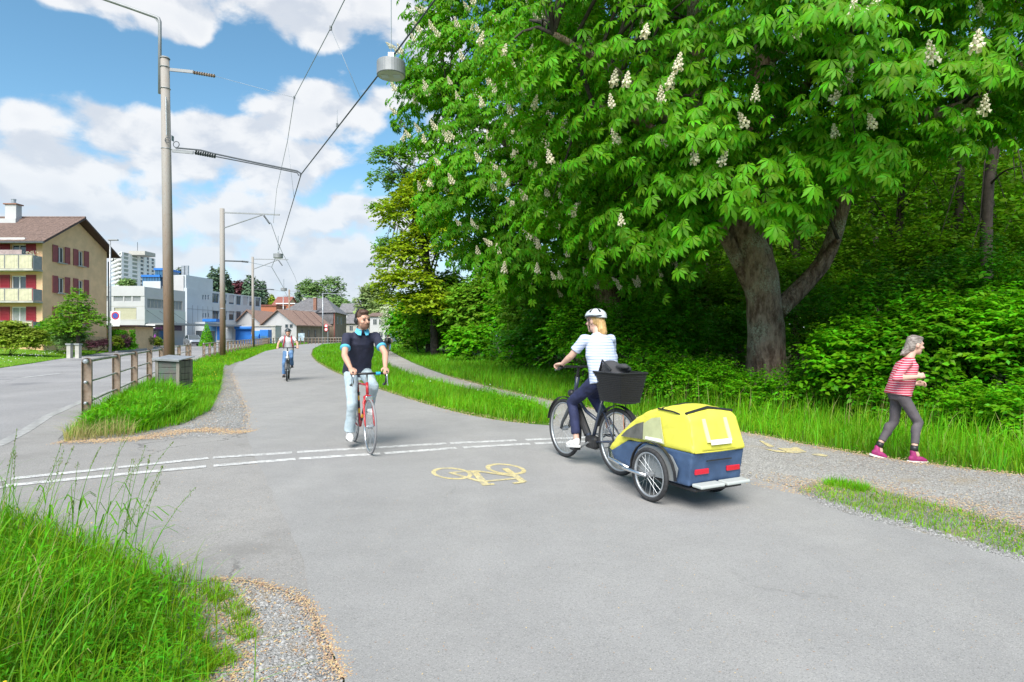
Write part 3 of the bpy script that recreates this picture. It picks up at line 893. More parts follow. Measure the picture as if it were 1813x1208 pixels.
def dots(name, xy, z0, z1, size, m):
    n = len(xy)
    T = np.array([(1, 0, 0), (0, 1, 0), (-1, 0, 0), (0, -1, 0), (0, 0, .5)])
    F = np.array([(0, 1, 4), (1, 2, 4), (2, 3, 4), (3, 0, 4)])
    V = T[None] * RNG.uniform(size[0], size[1], n)[:, None, None]
    V[:, :, 0] += xy[:, :1]; V[:, :, 1] += xy[:, 1:2]
    V[:, :, 2] += (RNG.uniform(z0, z1, n) + Hnp(xy[:, 1]))[:, None]
    return tag(link(name, np_mesh(name, V.reshape(-1, 3), ((np.arange(n) * 5)[:, None, None] + F[None]).reshape(-1, 3), m)), None, None, None, 'stuff')
dots('wildflowers', scatter(W([(330, 690), (340, 650), (395, 655), (385, 690), (350, 720)]), 60, 14, .2), .25, .4, (.012, .02), M['flower_y'])
dots('wildflowers', scatter(strip2, 160, 30, .5), .2, .36, (.02, .03), M['flower_y'])
dots('wildflowers', scatter(front, 14, 4, .2), .15, .3, (.006, .008), M['flower_y'])
dots('wildflowers', scatter(median, 120, 15, .5), .25, .4, (.012, .022), M['white'])
lk = RNG.random(k) < .03
dots('wildflowers', lp[lk][:, :2], .2, .5, (.03, .05), M['white'])

# broad-leaved weeds
def weed_leaves(name, xy, hts, L, m, per=9):
    n = len(xy)
    T = np.array([(0, 0, 0), (.45, -.12, .05), (.5, 0, -.02), (.45, .12, .05), (1, 0, -.16)])
    F = np.array([(0, 1, 2), (0, 2, 3), (1, 4, 2), (2, 4, 3)])
    N_ = n * per
    base = np.repeat(xy, per, 0)
    a = RNG.uniform(0, 6.28, N_)
    up = RNG.uniform(.1, .9, N_)
    s = RNG.uniform(L[0], L[1], N_)
    hz = np.repeat(RNG.uniform(hts[0], hts[1], n), per) * RNG.uniform(.15, 1, N_)
    c, q = np.cos(a), np.sin(a)
    lx = T[None, :, 0] * s[:, None]
    ly = T[None, :, 1] * s[:, None]
    lz_ = T[None, :, 2] * s[:, None]
    ca, sa = np.cos(up)[:, None], np.sin(up)[:, None]
    X = lx * ca - lz_ * sa
    Z = lx * sa + lz_ * ca
    V = np.stack([X * c[:, None] - ly * q[:, None] + base[:, :1], X * q[:, None] + ly * c[:, None] + base[:, 1:2], Z + hz[:, None] + Hnp(base[:, 1])[:, None] - .02], 2)
    Fa = (np.arange(N_) * 5)[:, None, None] + F[None]
    return tag(link(name, np_mesh(name, V.reshape(-1, 3), Fa.reshape(-1, 3), m)), None, None, None, 'stuff')
weed_leaves('weeds', scatter(W([(150, 768), (165, 750), (230, 725), (300, 710), (350, 700), (345, 730), (250, 765)]), 420, 12, .5), (.1, .42), (.08, .19), M['leaf_bright'], 9)
weed_leaves('weeds', scatter(W([(-100, 1040), (120, 1060), (300, 1075), (370, 1110), (355, 1208), (355, 1330), (-100, 1330)]), 520, 4, .2), (.05, .26), (.02, .05), M['leaf_shrub'], 18)
weed_leaves('weeds', scatter(W([(-60, 960), (150, 990), (280, 1040), (300, 1120), (-60, 1120)]), 160, 4, .2), (.08, .35), (.03, .07), M['leaf_bright'], 12)
weed_leaves('weeds', scatter(W([(820, 715), (860, 705), (940, 722), (960, 742), (880, 735)]), 160, 12, .3), (.1, .4), (.05, .11), M['leaf_bright'], 12)
weed_leaves('weeds', scatter(bank, 900, 10, 1.2), (.05, .3), (.05, .12), M['leaf_shrub'], 7)
weed_leaves('weeds', scatter(median, 300, 14, 1.2), (.05, .22), (.05, .1), M['leaf_bright'], 7)
# ================================================================ PLANTS
def unit(v):
    return v / np.maximum(np.linalg.norm(v, axis=-1, keepdims=True), 1e-9)

def frames(n, f):
    n = unit(n)
    f = unit(f - (f * n).sum(-1, keepdims=True) * n)
    s = np.cross(n, f)
    return np.stack([f, s, n], -1)

def place(T, F, pos, R, sc):
    V = np.einsum('nij,vj->nvi', R, T) * sc[:, None, None] + pos[:, None, :]
    Fa = (np.arange(len(pos)) * len(T))[:, None, None] + F[None]
    return V.reshape(-1, 3), Fa.reshape(-1, F.shape[1])

# one horse-chestnut leaf: seven drooping leaflets
def chestnut_template():
    T, F = [], []
    for a, L in ((0, 1.0), (38, .96), (-38, .96), (76, .8), (-76, .8), (118, .52), (-118, .52)):
        a = math.radians(a)
        b = len(T)
        for x, y, z in ((.04, 0, 0), (.66, -.175, -.17), (.58, 0, -.17), (.66, .175, -.17), (1.0, 0, -.50)):
            x, y, z = x * L, y * L, z * L
            T.append((x * math.cos(a) - y * math.sin(a), x * math.sin(a) + y * math.cos(a), z))
        F += [(b, b + 1, b + 2), (b, b + 2, b + 3), (b + 1, b + 4, b + 2), (b + 2, b + 4, b + 3)]
    return np.array(T), np.array(F)
CT, CF = chestnut_template()
LT = np.array([(0, 0, 0), (.42, -.30, .05), (.48, 0, -.05), (.42, .30, .05), (1, 0, -.16)])
LF = np.array([(0, 1, 2), (0, 2, 3), (1, 4, 2), (2, 4, 3)])
QT = np.array([(0, 0, 0), (.5, -.36, .08), (.5, .36, .08), (1, 0, -.1)])
QF = np.array([(0, 1, 2), (1, 3, 2)])

def blossom_mesh():
    mb = MB()
    r = random.Random(3)
    mb.tube([(0, 0, 0), (0, 0, .9)], [.03, .012], 4)
    for i in range(24):
        t = (i + .5) / 24
        a = i * 2.4
        rad = .19 * (1 - t) ** .8 + .02
        c = Vector((math.cos(a) * rad, math.sin(a) * rad, .12 + .88 * t))
        s = .13 * (1 - .55 * t)
        o = Vector((math.cos(a), math.sin(a), .5))
        u, w = o.orthogonal().normalized() * s, o.cross(o.orthogonal()).normalized() * s
        mb.add([c + u, c + w, c - u, c - w, c + o.normalized() * s * 1.0], [(0, 1, 4), (1, 2, 4), (2, 3, 4), (3, 0, 4)])
    return mb.mesh('blossom', M['blossom'])
def kite_template():
    T, F = [], []
    for a, L in ((0, 1.0), (38, .96), (-38, .96), (76, .8), (-76, .8), (118, .52), (-118, .52)):
        a = math.radians(a)
        b = len(T)
        for x, y, z in ((.04, 0, -.04), (.62, -.19, -.15), (1.0, 0, -.50), (.62, .19, -.15)):
            x, y, z = x * L, y * L, z * L
            T.append((x * math.cos(a) - y * math.sin(a), x * math.sin(a) + y * math.cos(a), z))
        F += [(b, b + 1, b + 2), (b, b + 2, b + 3)]
    return np.array(T), np.array(F)
KT, KF = kite_template()
BLOSSOM = blossom_mesh()
LEAFME = np_mesh('leaf', CT, CF, M['leaf'])

def limb(mb, pts, rad, n=10, wob=.02, flute=0.0):
    """a smooth tapering bough through the points, with an uneven surface"""
    pts = [Vector(p) for p in pts]
    q, rr = [], []
    for i in range(len(pts) - 1):
        p0, p1, p2, p3 = pts[max(0, i - 1)], pts[i], pts[i + 1], pts[min(len(pts) - 1, i + 2)]
        for j in range(5):
            t = j / 5
            q.append(.5 * ((2 * p1) + (p2 - p0) * t + (2 * p0 - 5 * p1 + 4 * p2 - p3) * t * t + (3 * p1 - p0 - 3 * p2 + p3) * t ** 3))
            rr.append(rad[i] + (rad[i + 1] - rad[i]) * t)
    q.append(pts[-1]); rr.append(rad[-1])
    b = len(mb.v)
    mb.tube(q, rr, n)
    for i in range(len(q)):
        for k in range(n):
            v = Vector(mb.v[b + i * n + k])
            d = v - q[i]
            f = mnoise.noise(v * 2.3) * wob * 4 + mnoise.noise(v * 7) * wob * 2 + flute * math.sin(k * 2 * math.pi * 5 / n + q[i].z) * .5
            mb.v[b + i * n + k] = tuple(q[i] + d * (1 + f))
    return q

SKIRT = [(640, 150), (690, 200), (705, 280), (740, 390), (775, 455), (840, 490), (890, 530), (980, 575), (1040, 600), (1080, 615), (1120, 600), (1170, 560), (1235, 500), (1262, 425),
         (1290, 392), (1335, 385), (1365, 430), (1400, 445), (1440, 420), (1475, 370), (1560, 345), (1640, 325), (1700, 290), (1813, 260), (2600, 240)]
SKX, SKY = np.array([p[0] for p in SKIRT]), np.array([p[1] for p in SKIRT])

def crown_leaves(C, rad, nb, per, size, seed, bough=(.95, 1.05), up=.75, lo=.62, zmin=-.75):
    """boughs on the shell of an ellipsoid, each a drooping shelf of leaves"""
    g = np.random.default_rng(seed)
    d = unit(g.normal(0, 1, (nb * 4, 3)) + np.array([0, -.45, 0]))
    d = d[d[:, 2] > zmin]
    u = lo + (1.03 - lo) * g.random(len(d)) ** .55
    c = np.array(C) + d * np.array(rad) * u[:, None] * (1 + .10 * noise2(d[:, 0] * 3, d[:, 2] * 3 + d[:, 1] * 2, 2.2, seed))[:, None]
    px = CX + c[:, 0] / c[:, 1] * FPX
    py = HY - (c[:, 2] - CZ - .55) / c[:, 1] * FPX
    keep = (py < np.interp(px, SKX, SKY)) & (c[:, 2] > 1.2) & (c[:, 1] > 4)
    c, d = c[keep][:nb], d[keep][:nb]
    n = len(c)
    out = unit(np.stack([d[:, 0], d[:, 1], d[:, 2] * .25], 1))
    lat = unit(np.cross(np.array([0, 0, 1.0]), out))
    bs = g.uniform(.55, 1.25, n)
    N = n * per
    oi = np.repeat(np.arange(n), per)
    a, b = g.normal(0, .43, N) * bough[0], g.normal(0, .46, N) * bough[1]
    S = bs[oi]
    r2 = (a * a * .8 + b * b)
    pos = c[oi] + out[oi] * (a * S)[:, None] + lat[oi] * (b * S)[:, None]
    pos[:, 2] += -r2 * .42 * S + g.uniform(-.16, .16, N) - np.maximum(a, 0) * .25
    rad_ = out[oi] * (a + .35)[:, None] + lat[oi] * b[:, None] + g.normal(0, .22, (N, 3))
    nrm = np.array([0, 0, up]) + .5 * out[oi] + .45 * rad_ + g.normal(0, .14, (N, 3))
    fwd = rad_ + np.array([0, 0, -.25])
    sc = g.uniform(size[0], size[1], N) * (.7 + .3 * g.random(N))
    # nothing hangs below the skirt of the crown
    px = CX + pos[:, 0] / pos[:, 1] * FPX
    py = HY - (pos[:, 2] - CZ - .12) / pos[:, 1] * FPX
    ok = py < np.interp(px, SKX, SKY) + 8
    return c, d, out, pos[ok], frames(nrm[ok], fwd[ok]), sc[ok]

def chestnut(label, base, crowns, limbs, trunk, size, seed, blossom, lean, group):
    o = thing('chestnut_tree', label, 'tree', base, 0, group)
    base = Vector(base)
    tm = MB()
    limb(tm, *trunk[:2], n=22, wob=.018, flute=trunk[2])
    t_ob = tm.build('trunk', M['bark'], o, smooth=True)
    allq = []
    for pts, rad in limbs:
        lm = MB()
        allq += limb(lm, pts, rad, n=9, wob=.03)
        lm.build('limb', M['bark'] if rad[0] > .12 else M['bark_dark'], o, smooth=True)
    g = np.random.default_rng(seed + 5)
    Ps, Rs, Ss, cs, ds, os_ = [], [], [], [], [], []
    for cr in crowns:
        c, d, out, pos, R, sc = crown_leaves(*cr)
        Ps.append(pos); Rs.append(R); Ss.append(sc); cs.append(c); ds.append(d); os_.append(out)
    pos, R, sc = np.concatenate(Ps), np.concatenate(Rs), np.concatenate(Ss)
    cs, ds, os_ = np.concatenate(cs), np.concatenate(ds), np.concatenate(os_)
    # twigs from the limbs out to the boughs
    A = np.array([tuple(q) for q in allq])
    tw = MB()
    for i in g.choice(len(cs), min(150, len(cs)), replace=False):
        j = np.argmin(((A - cs[i]) ** 2).sum(1) + (A[:, 2] > cs[i][2] + .5) * 6)
        p, q = Vector(A[j]), Vector(cs[i])
        m1 = p.lerp(q, .5) + Vector((g.normal(0, .15), g.normal(0, .15), .25))
        tw.tube([p, p.lerp(m1, .5) + Vector((0, 0, .1)), m1, q - Vector((0, 0, .1))], [.045, .034, .024, .008], 5)
    tag(tw.build('twigs', M['bark_dark'], o, smooth=True), kind='stuff')
    pos = pos - np.array(base)
    # the leaves that show largest are objects of their own
    wp = pos + np.array(base)
    px, py = CX + wp[:, 0] / wp[:, 1] * FPX, HY - (wp[:, 2] - CZ) / wp[:, 1] * FPX
    key = np.hypot(wp[:, 1], wp[:, 0]) / sc + np.where((px > 20) & (px < 1800) & (py > 10), 0, 1e3)
    order = np.argsort(key)
    big, rest = order[:300], order[300:]
    for i in big:
        mt = Matrix([[*R[i][k] * sc[i], pos[i][k]] for k in range(3)] + [[0, 0, 0, 1]])
        lo = link('leaf', LEAFME, o)
        lo.matrix_local = mt
    near = (np.hypot(wp[rest, 0], wp[rest, 1]) < 12.2) & (px[rest] > -60) & (px[rest] < 1900) & (py[rest] > -60)
    V, Fa = place(CT, CF, pos[rest][near], R[rest][near], sc[rest][near])
    V2, F2 = place(KT, KF, pos[rest][~near], R[rest][~near], sc[rest][~near])
    tag(link('foliage', np_mesh('foliage', np.concatenate([V, V2]), np.concatenate([Fa, F2 + len(V)]), M['leaf']), o), kind='stuff')
    # candles of blossom at the tips of the outermost boughs
    cam_ = np.array([0, 0, CZ])
    inv = (px > 650) & (px < 1860) & (py > -60) & (py < np.interp(px, SKX, SKY) - 40)
    ids = np.nonzero(inv)[0]
    ids = ids[np.argsort(np.hypot(wp[ids, 0], wp[ids, 1]))]
    seen, front = set(), []
    for i in ids:
        k = (int(px[i] // 34), int(py[i] // 34))
        if k not in seen:
            seen.add(k); front.append(i)
    g.shuffle(front)
    for i in front[:blossom[0]]:
        p = wp[i] + unit((cam_ - wp[i])[None])[0] * .16 + np.array([0, 0, .04])
        ax = Vector((g.normal(lean[0], .3), g.normal(lean[1], .2), 1)).normalized()
        link('blossom', BLOSSOM, o, Vector(p) - base, ax.to_track_quat('Z', 'Y').to_euler(), g.uniform(*blossom[2]))
    # and some more all over the crown
    for i in g.choice(len(cs), min(90, 280 - len(front[:blossom[0]])), replace=False):
        p = cs[i] + os_[i] * .5 + np.array([0, 0, .3])
        ax = Vector((g.normal(lean[0], .3), g.normal(lean[1], .2), 1)).normalized()
        link('blossom', BLOSSOM, o, Vector(p) - base, ax.to_track_quat('Z', 'Y').to_euler(), g.uniform(*blossom[2]))
    return o

# the near chestnut, whose trunk stands in the undergrowth
bA = P(1358, 598, 14.0); bA.z = 0
tA = [P(1359, 703, 14), P(1358, 668, 14), P(1357, 600, 14), P(1352, 540, 14), P(1345, 490, 14), P(1336, 455, 14), P(1322, 420, 14.05), P(1304, 385, 14.1), P(1280, 320, 14.15)]
limbsA = [([P(1338, 470, 14.1), P(1304, 385, 14), P(1264, 280, 14.2), P(1240, 180, 14.5), P(1232, 80, 14.8), P(1225, -150, 15)], [.40, .33, .29, .25, .22, .14]),
          ([P(1332, 512, 14.15), P(1287, 425, 13.8), P(1255, 360, 13.4), P(1222, 290, 13), P(1150, 225, 12.5), P(1050, 185, 12)], [.2, .15, .13, .10, .08, .05]),
          ([P(1345, 470, 14.5), P(1340, 330, 14.8), P(1343, 150, 15), P(1350, 0, 15), P(1352, -200, 15)], [.34, .28, .25, .22, .15]),
          ([P(1376, 550, 14.2), P(1420, 508, 14.4), P(1462, 455, 14.4), P(1490, 370, 14.2), P(1503, 290, 14), P(1545, 230, 13.6), P(1700, 190, 13), P(1770, 145, 12.6), P(1900, 60, 12)],
           [.25, .215, .195, .18, .165, .15, .13, .11, .08]),
          ([P(1425, 505, 14.4), P(1468, 445, 14.2), P(1484, 424, 13.9)], [.13, .10, .07]),
          ([P(1270, 300, 14.1), P(1180, 210, 12.6), P(1080, 120, 11.5), P(980, 60, 11)], [.15, .11, .08, .05]),
          ([P(1345, 250, 14.8), P(1420, 160, 13), P(1480, 80, 11.5), P(1520, 20, 10.5)], [.15, .11, .08, .05]),
          ([P(1345, 120, 15), P(1460, 30, 15), P(1580, -60, 15)], [.15, .11, .06])]
crA = [((6.0, 13.3, 8.2), (6.3, 5.2, 7.0), 560, 32, (.165, .25), 21),
       (tuple(P(1350, 385, 12.2)), (1.7, .8, .7), 16, 22, (.20, .28), 29, (.6, .6), .75, .3, -1),
       ((5.0, 12.6, 4.6), (3.4, 2.8, 2.3), 70, 24, (.20, .28), 22),
       ((6.0, 13.6, 8.5), (4.6, 3.6, 5.2), 130, 24, (.22, .3), 23, (1.1, 1.2), .8, .2)]
chestnut('huge horse chestnut in leaf with a thick grey lichened trunk rising from the undergrowth', bA, crA, limbsA,
         (tA, [.60, .46, .405, .39, .40, .385, .35, .31, .25], .05), .3, 31, (34, 1, (.24, .34)), (0, -.05), 'flowering horse chestnuts')
# the one behind it to the left, thick with candles
bB = P(1085, 598, 22.5); bB.z = 0
tB = [Vector((bB.x, bB.y, -.1)), Vector((bB.x - .1, bB.y, 2)), Vector((bB.x - .3, bB.y, 4)), Vector((bB.x - .5, bB.y, 6))]
limbsB = [([Vector((bB.x - .4, 22.5, 4)), Vector((1.5, 21.5, 6.5)), Vector((-.5, 20.6, 8.5)), Vector((-2.2, 20.3, 9.5))], [.28, .2, .14, .06]),
          ([Vector((bB.x - .5, 22.5, 5.5)), Vector((2.6, 22, 9)), Vector((2.2, 21.8, 13)), Vector((1.5, 21.6, 17))], [.34, .26, .18, .08]),
          ([Vector((bB.x - .3, 22.4, 3.8)), Vector((2.2, 20, 5.2)), Vector((1.0, 18.5, 6))], [.22, .14, .07])]
crB = [((2.0, 21.5, 9.6), (5.9, 5.2, 8.6), 760, 28, (.19, .275), 41),
       ((2.2, 21.0, 5.0), (4.2, 4.0, 2.6), 120, 24, (.22, .31), 43),
       ((2.0, 21.6, 9.6), (4.0, 3.4, 6), 110, 24, (.24, .34), 42, (1.2, 1.3), .8, .2)]
chestnut('dense horse chestnut covered in creamy blossom candles, left of the thick-trunked one', bB, crB, limbsB,
         (tB, [.6, .48, .42, .36], .03), .3, 51, (190, 1, (.26, .38)), (-.55, -.35), 'flowering horse chestnuts')

# ---------------------------------------------------------------- shrubs and other trees
def spray_leaves(lobes, n, per, slen, size, seed, droop=.35, shell=.55, zlo=-.35, spread=1.0):
    """leaves set along arching sprays that leave the surface of a few lobes"""
    g = np.random.default_rng(seed)
    vol = np.array([l[1][0] * l[1][2] for l in lobes])
    li = g.choice(len(lobes), n, p=vol / vol.sum())
    C = np.array([tuple(l[0]) for l in lobes])[li]
    Rr = np.array([tuple(l[1]) for l in lobes])[li]
    d = unit(g.normal(0, 1, (n, 3)) + np.array([0, -.25, .15]))
    d[:, 2] = np.where(d[:, 2] < zlo, -d[:, 2], d[:, 2])
    u = shell + (1.0 - shell) * g.random(n) ** .6
    p0 = C + d * Rr * (u * (1 + .16 * noise2(d[:, 0] * 4 + C[:, 0], d[:, 2] * 4, 2.0, seed)))[:, None]
    di = unit(d + np.array([0, 0, .35]) + g.normal(0, .35, (n, 3)))
    N = n * per
    k = np.repeat(np.arange(n), per)
    t = np.tile((np.arange(per) + .5) / per, n)
    L = g.uniform(.6, 1.2, n)[k] * slen
    pos = p0[k] + di[k] * (t * L)[:, None]
    pos[:, 2] -= droop * t * t * L
    side = unit(np.cross(di, np.array([0, 0, 1.0])))[k] * np.where(np.arange(N) % 2, 1, -1)[:, None]
    fwd = di[k] * .55 + side * spread + g.normal(0, .35, (N, 3)) + np.array([0, 0, -.15])
    nrm = np.array([0, 0, 1.0]) + .4 * d[k] + g.normal(0, .32, (N, 3))
    sc = g.uniform(size[0], size[1], N)
    return pos, frames(nrm, fwd), sc

def shrub(name, label, cat, base, lobes, n, per, slen, size, m, seed, stems=4, group=None, tmpl=None, trunk=None, bark='bark_dark', flowers=None, **kw):
    o = thing(name, label, cat, base, 0, group)
    b = Vector(base)
    pos, R, sc = spray_leaves(lobes, n, per, slen, size, seed, **kw)
    ok = pos[:, 2] > b.z - .02
    T, F = tmpl or (LT, LF)
    V, Fa = place(T, F, pos[ok] - np.array(b), R[ok], sc[ok])
    tag(link('foliage' if not trunk else 'crown', np_mesh('foliage', V, Fa, M[m]), o), kind='stuff')
    r = random.Random(seed)
    if trunk:
        tm = MB()
        q = limb(tm, trunk[0], trunk[1], n=10, wob=.03)
        tm.build('trunk', M[bark], o, smooth=True)
        bm2 = MB()
        for c, rr in lobes:
            for _ in range(trunk[2] if len(trunk) > 2 else 2):
                p = q[r.randrange(len(q) // 3, len(q))]
                e = Vector(c) + Vector((r.uniform(-.6, .6) * rr[0], r.uniform(-.6, .6) * rr[1], r.uniform(-.4, .5) * rr[2]))
                md = p.lerp(e, .5) + Vector((0, 0, .12 * (e - p).length))
                rb = trunk[1][-1] * .8
                limb(bm2, [p, md, e], [rb, rb * .6, rb * .2], n=6, wob=.04)
        tag(bm2.build('branches', M[bark], o, smooth=True), kind='stuff')
    else:
        for _ in range(stems):
            c, rr = lobes[r.randrange(len(lobes))]
            e = Vector(c) + Vector((r.uniform(-.6, .6) * rr[0], r.uniform(-.6, .6) * rr[1], r.uniform(0, .6) * rr[2]))
            s = b + Vector((r.uniform(-.2, .2), r.uniform(-.1, .1), -.05))
            MB().tube([s, s.lerp(e, .5) + Vector((0, 0, .1)), e], [.02 + .004 * rr[2], .014, .006], 5).build('stem', M[bark], o)
    if flowers:
        pos, R, sc = spray_leaves([(c, tuple(x * 1.05 for x in rr)) for c, rr in lobes], flowers[0], 3, slen, flowers[1], seed + 9, shell=.85)
        V, Fa = place(QT, QF, pos - np.array(b), R, sc)
        tag(link('blossom', np_mesh('blossom', V, Fa, M[flowers[2]]), o), kind='stuff')
    return o

def bush(px, d, w, h, n, size, m, label, seed, per=10, slen=.45, name='shrub', group=None, zb=None, cat='shrub', dep=.7, lumps=3, tmpl=None):
    """a rounded shrub of the given width and height whose foot is at pixel column px, depth d"""
    x = (px - CX) / FPX * d
    z = H(d) if zb is None else zb
    r = random.Random(seed)
    lobes = [((x, d, z + h * .42), (w * .42, w * dep * .42, h * .52))]
    for k in range(lumps):
        s = r.uniform(.3, .48)
        hh = h * r.uniform(.25, .62)
        lobes.append(((x + r.uniform(-.33, .33) * w, d + r.uniform(-.3, .2) * w * dep, z + hh), (w * s * .7, w * s * .6, h * s * .75)))
    return shrub(name, label, cat, (x, d, z), lobes, n, per, slen, size, m, seed, group=group, tmpl=tmpl)

gU = 'undergrowth shrubs in front of the wood'
for i, a in enumerate([
    (1165, 13.2, 1.9, 1.15, 420, (.05, .09), 'leaf_shrub', 'low leafy bramble behind the cyclist with the trailer'),
    (1255, 12.3, 1.7, .98, 420, (.05, .085), 'leaf_bright', 'bright green bramble at the left foot of the thick trunk'),
    (1345, 11.6, 1.4, .72, 300, (.05, .085), 'leaf_bright', 'low bright bramble right in front of the thick trunk'),
    (1432, 11.6, 1.4, .95, 340, (.05, .09), 'leaf_shrub', 'low bramble at the right foot of the thick trunk'),
    (1515, 10.9, 1.7, 1.75, 520, (.085, .14), 'leaf_bright', 'bright hazel shrub behind the runner and to her left'),
    (1640, 10.4, 2.1, 2.15, 800, (.085, .145), 'leaf_shrub', 'tall round hazel shrub just above the runner'),
    (1770, 9.8, 1.9, 2.3, 760, (.08, .13), 'leaf_bright', 'tall hazel shrub right of the runner'),
    (1880, 9.0, 1.6, 2.0, 420, (.08, .13), 'leaf_shrub', 'hazel shrub at the right end of the undergrowth'),
    (1795, 8.3, .95, .72, 190, (.06, .095), 'leaf_bright', 'low bright bramble in the long grass at the far right'),
    (1712, 8.9, .9, .66, 170, (.06, .09), 'leaf_bright', 'low bright bramble just right of the runner'),
    (1590, 10.0, 1.0, .8, 200, (.06, .09), 'leaf_shrub', 'low bramble behind the runner'),
    (1560, 13.4, 3.0, 3.3, 620, (.08, .12), 'leaf_shrub', 'dark hazel thicket behind the round hazel, left half'),
    (1725, 13.2, 3.2, 3.7, 620, (.08, .12), 'leaf_shrub', 'dark hazel thicket behind the round hazel, right half'),
    (1890, 12.0, 3.0, 3.9, 520, (.08, .12), 'leaf_shrub', 'dark hazel thicket at the right edge of the wood'),
    (1455, 16.0, 2.6, 2.9, 420, (.08, .12), 'leaf_shrub', 'shaded shrub right behind the thick trunk'),
    (1105, 15.6, 2.4, 2.5, 560, (.07, .11), 'leaf_shrub', 'shaded shrub under the blossoming chestnut'),
    (1030, 18.0, 2.6, 2.9, 560, (.08, .12), 'leaf_shrub', 'leafy shrub left of the helmeted cyclist with the trailer'),
    (1200, 17.2, 2.6, 2.9, 480, (.08, .12), 'leaf_shrub', 'shaded shrub behind the bramble left of the trunk'),
    (1285, 18.6, 2.4, 2.5, 420, (.08, .12), 'leaf_shrub', 'shaded shrub just left behind the thick trunk'),
    (1005, 25.5, 3.2, 4.2, 620, (.11, .17), 'leaf_shrub', 'full green shrub at the near end of the thicket'),
    (960, 30, 3.6, 4.6, 640, (.12, .19), 'leaf_green', 'pale green hazel in the thicket beside the meadow'),
    (915, 35, 4.4, 5.6, 680, (.14, .22), 'leaf_bright', 'bright green tall hazel in the thicket beside the meadow'),
    (862, 41, 5.0, 6.2, 680, (.16, .26), 'leaf_green', 'pale green tall shrub in the middle of the thicket'),
    (812, 48, 5.2, 6.2, 640, (.18, .30), 'leaf_bright', 'bright round shrub in the thicket near the hawthorn'),
    (770, 56, 4.8, 5.4, 520, (.2, .34), 'leaf_bright', 'bright shrub beside the white hawthorn'),
    (736, 60, 3.2, 2.2, 260, (.2, .3), 'leaf_green', 'low pale bush at the far end of the meadow'),
    (745, 50, 5.0, 5.2, 560, (.2, .3), 'leaf_bright', 'bright leafy shrub at the foot of the yellow-green oak'),
    (788, 46, 5.0, 6.8, 560, (.2, .3), 'leaf_green', 'pale leafy shrub just right of the yellow-green oak'),
    (838, 36, 3.0, 2.0, 260, (.14, .22), 'leaf_bright', 'low bush at the edge of the meadow in front of the thicket'),
    (930, 27, 2.6, 1.6, 260, (.11, .17), 'leaf_bright', 'low bright bush at the meadow edge, near end'),
    (1330, 22, 4, 4.6, 520, (.10, .16), 'leaf_wood', 'shaded understorey shrub straight behind the thick trunk'),
    (1425, 21, 4, 4.6, 520, (.10, .16), 'leaf_wood', 'shaded understorey shrub under the big right limb'),
    (1530, 22, 4.4, 5.4, 560, (.10, .16), 'leaf_wood', 'understorey shrub behind the hazels, left of the runner'),
    (1640, 21, 4.4, 5.6, 560, (.10, .16), 'leaf_wood', 'understorey shrub behind the hazels above the runner'),
    (1740, 20.5, 4.4, 5.4, 560, (.10, .16), 'leaf_wood', 'understorey shrub behind the slim dark trunk'),
    (1840, 19, 4.4, 5.4, 520, (.10, .16), 'leaf_wood', 'understorey shrub at the right edge, behind the hazels'),
    (1230, 24, 4.4, 5.0, 560, (.11, .17), 'leaf_wood', 'shaded understorey shrub left behind the thick trunk'),
    (1130, 26, 4.6, 5.2, 560, (.11, .17), 'leaf_wood', 'shaded understorey shrub behind the blossoming chestnut'),
    (1050, 28, 4.6, 5.4, 560, (.11, .17), 'leaf_wood', 'shaded understorey shrub at the near end of the thicket'),
    (905, 44, 7, 9, 620, (.2, .3), 'leaf_green', 'tall feathery tree top behind the thicket'),
    ]):
    far = a[1] > 24
    a = list(a)
    if far: a[4] = int(a[4] * 1.4); a[5] = (a[5][0] * 1.35, a[5][1] * 1.45)
    elif a[1] > 12.5: a[4] = int(a[4] * 1.2); a[5] = (a[5][0] * 1.1, a[5][1] * 1.1)
    bush(*a, 100 + i, group=gU if a[1] < 20 else 'thicket along the meadow', slen=.45 if a[1] < 20 else .9, lumps=6 if far else 3, tmpl=(QT, QF) if a[1] > 12.5 else None)

# oaks at the bend, in fresh yellow leaf
def LP(px, py, d, r): return (P(px, py, d), r)
gO = 'oaks at the bend of the path'
shrub('oak_tree', 'oak in yellow-green spring leaf leaning out over the far path', 'tree', (P(770, 598, 45).x, 45, H(45)),
      [LP(735, 385, 45, (2.6, 2.2, 1.7)), LP(775, 350, 46, (2.4, 2.2, 2.2)), LP(712, 462, 43, (1.6, 1.5, .9)), LP(722, 505, 42, (1.8, 1.6, .9)), LP(700, 535, 42, (.9, 1, .6)), LP(755, 545, 42, (1.8, 1.6, 1.0)),
       LP(765, 440, 44, (2.2, 2, 1.8)), LP(690, 500, 42, (.8, .9, .5))],
      2600, 8, .9, (.2, .36), 'leaf_oak', 201, tmpl=(QT, QF), trunk=([(P(770, 598, 45).x, 45, 0), P(765, 520, 45), P(752, 440, 45), P(735, 360, 45)], [.34, .27, .2, .1], 3), group=gO)
shrub('oak_tree', 'sparse olive-green oak with bare crooked twigs against the sky', 'tree', (P(760, 598, 50).x, 50, H(50)),
      [LP(690, 285, 50, (1.6, 1.4, .9)), LP(676, 318, 50, (1.0, 1, .5)), LP(683, 372, 50, (1.1, 1, .6)), LP(716, 330, 51, (1.6, 1.5, 1.2)), LP(693, 445, 49, (1.4, 1.2, 1.0)), LP(735, 280, 51, (2, 1.5, 1.3)), LP(680, 470, 49, (.8, .9, .5))],
      900, 8, .7, (.18, .3), 'leaf_green', 202, tmpl=(QT, QF), trunk=([(P(760, 598, 50).x, 50, 0), P(755, 480, 50), P(735, 390, 50), P(715, 300, 50)], [.32, .26, .18, .08], 5), group=gO)
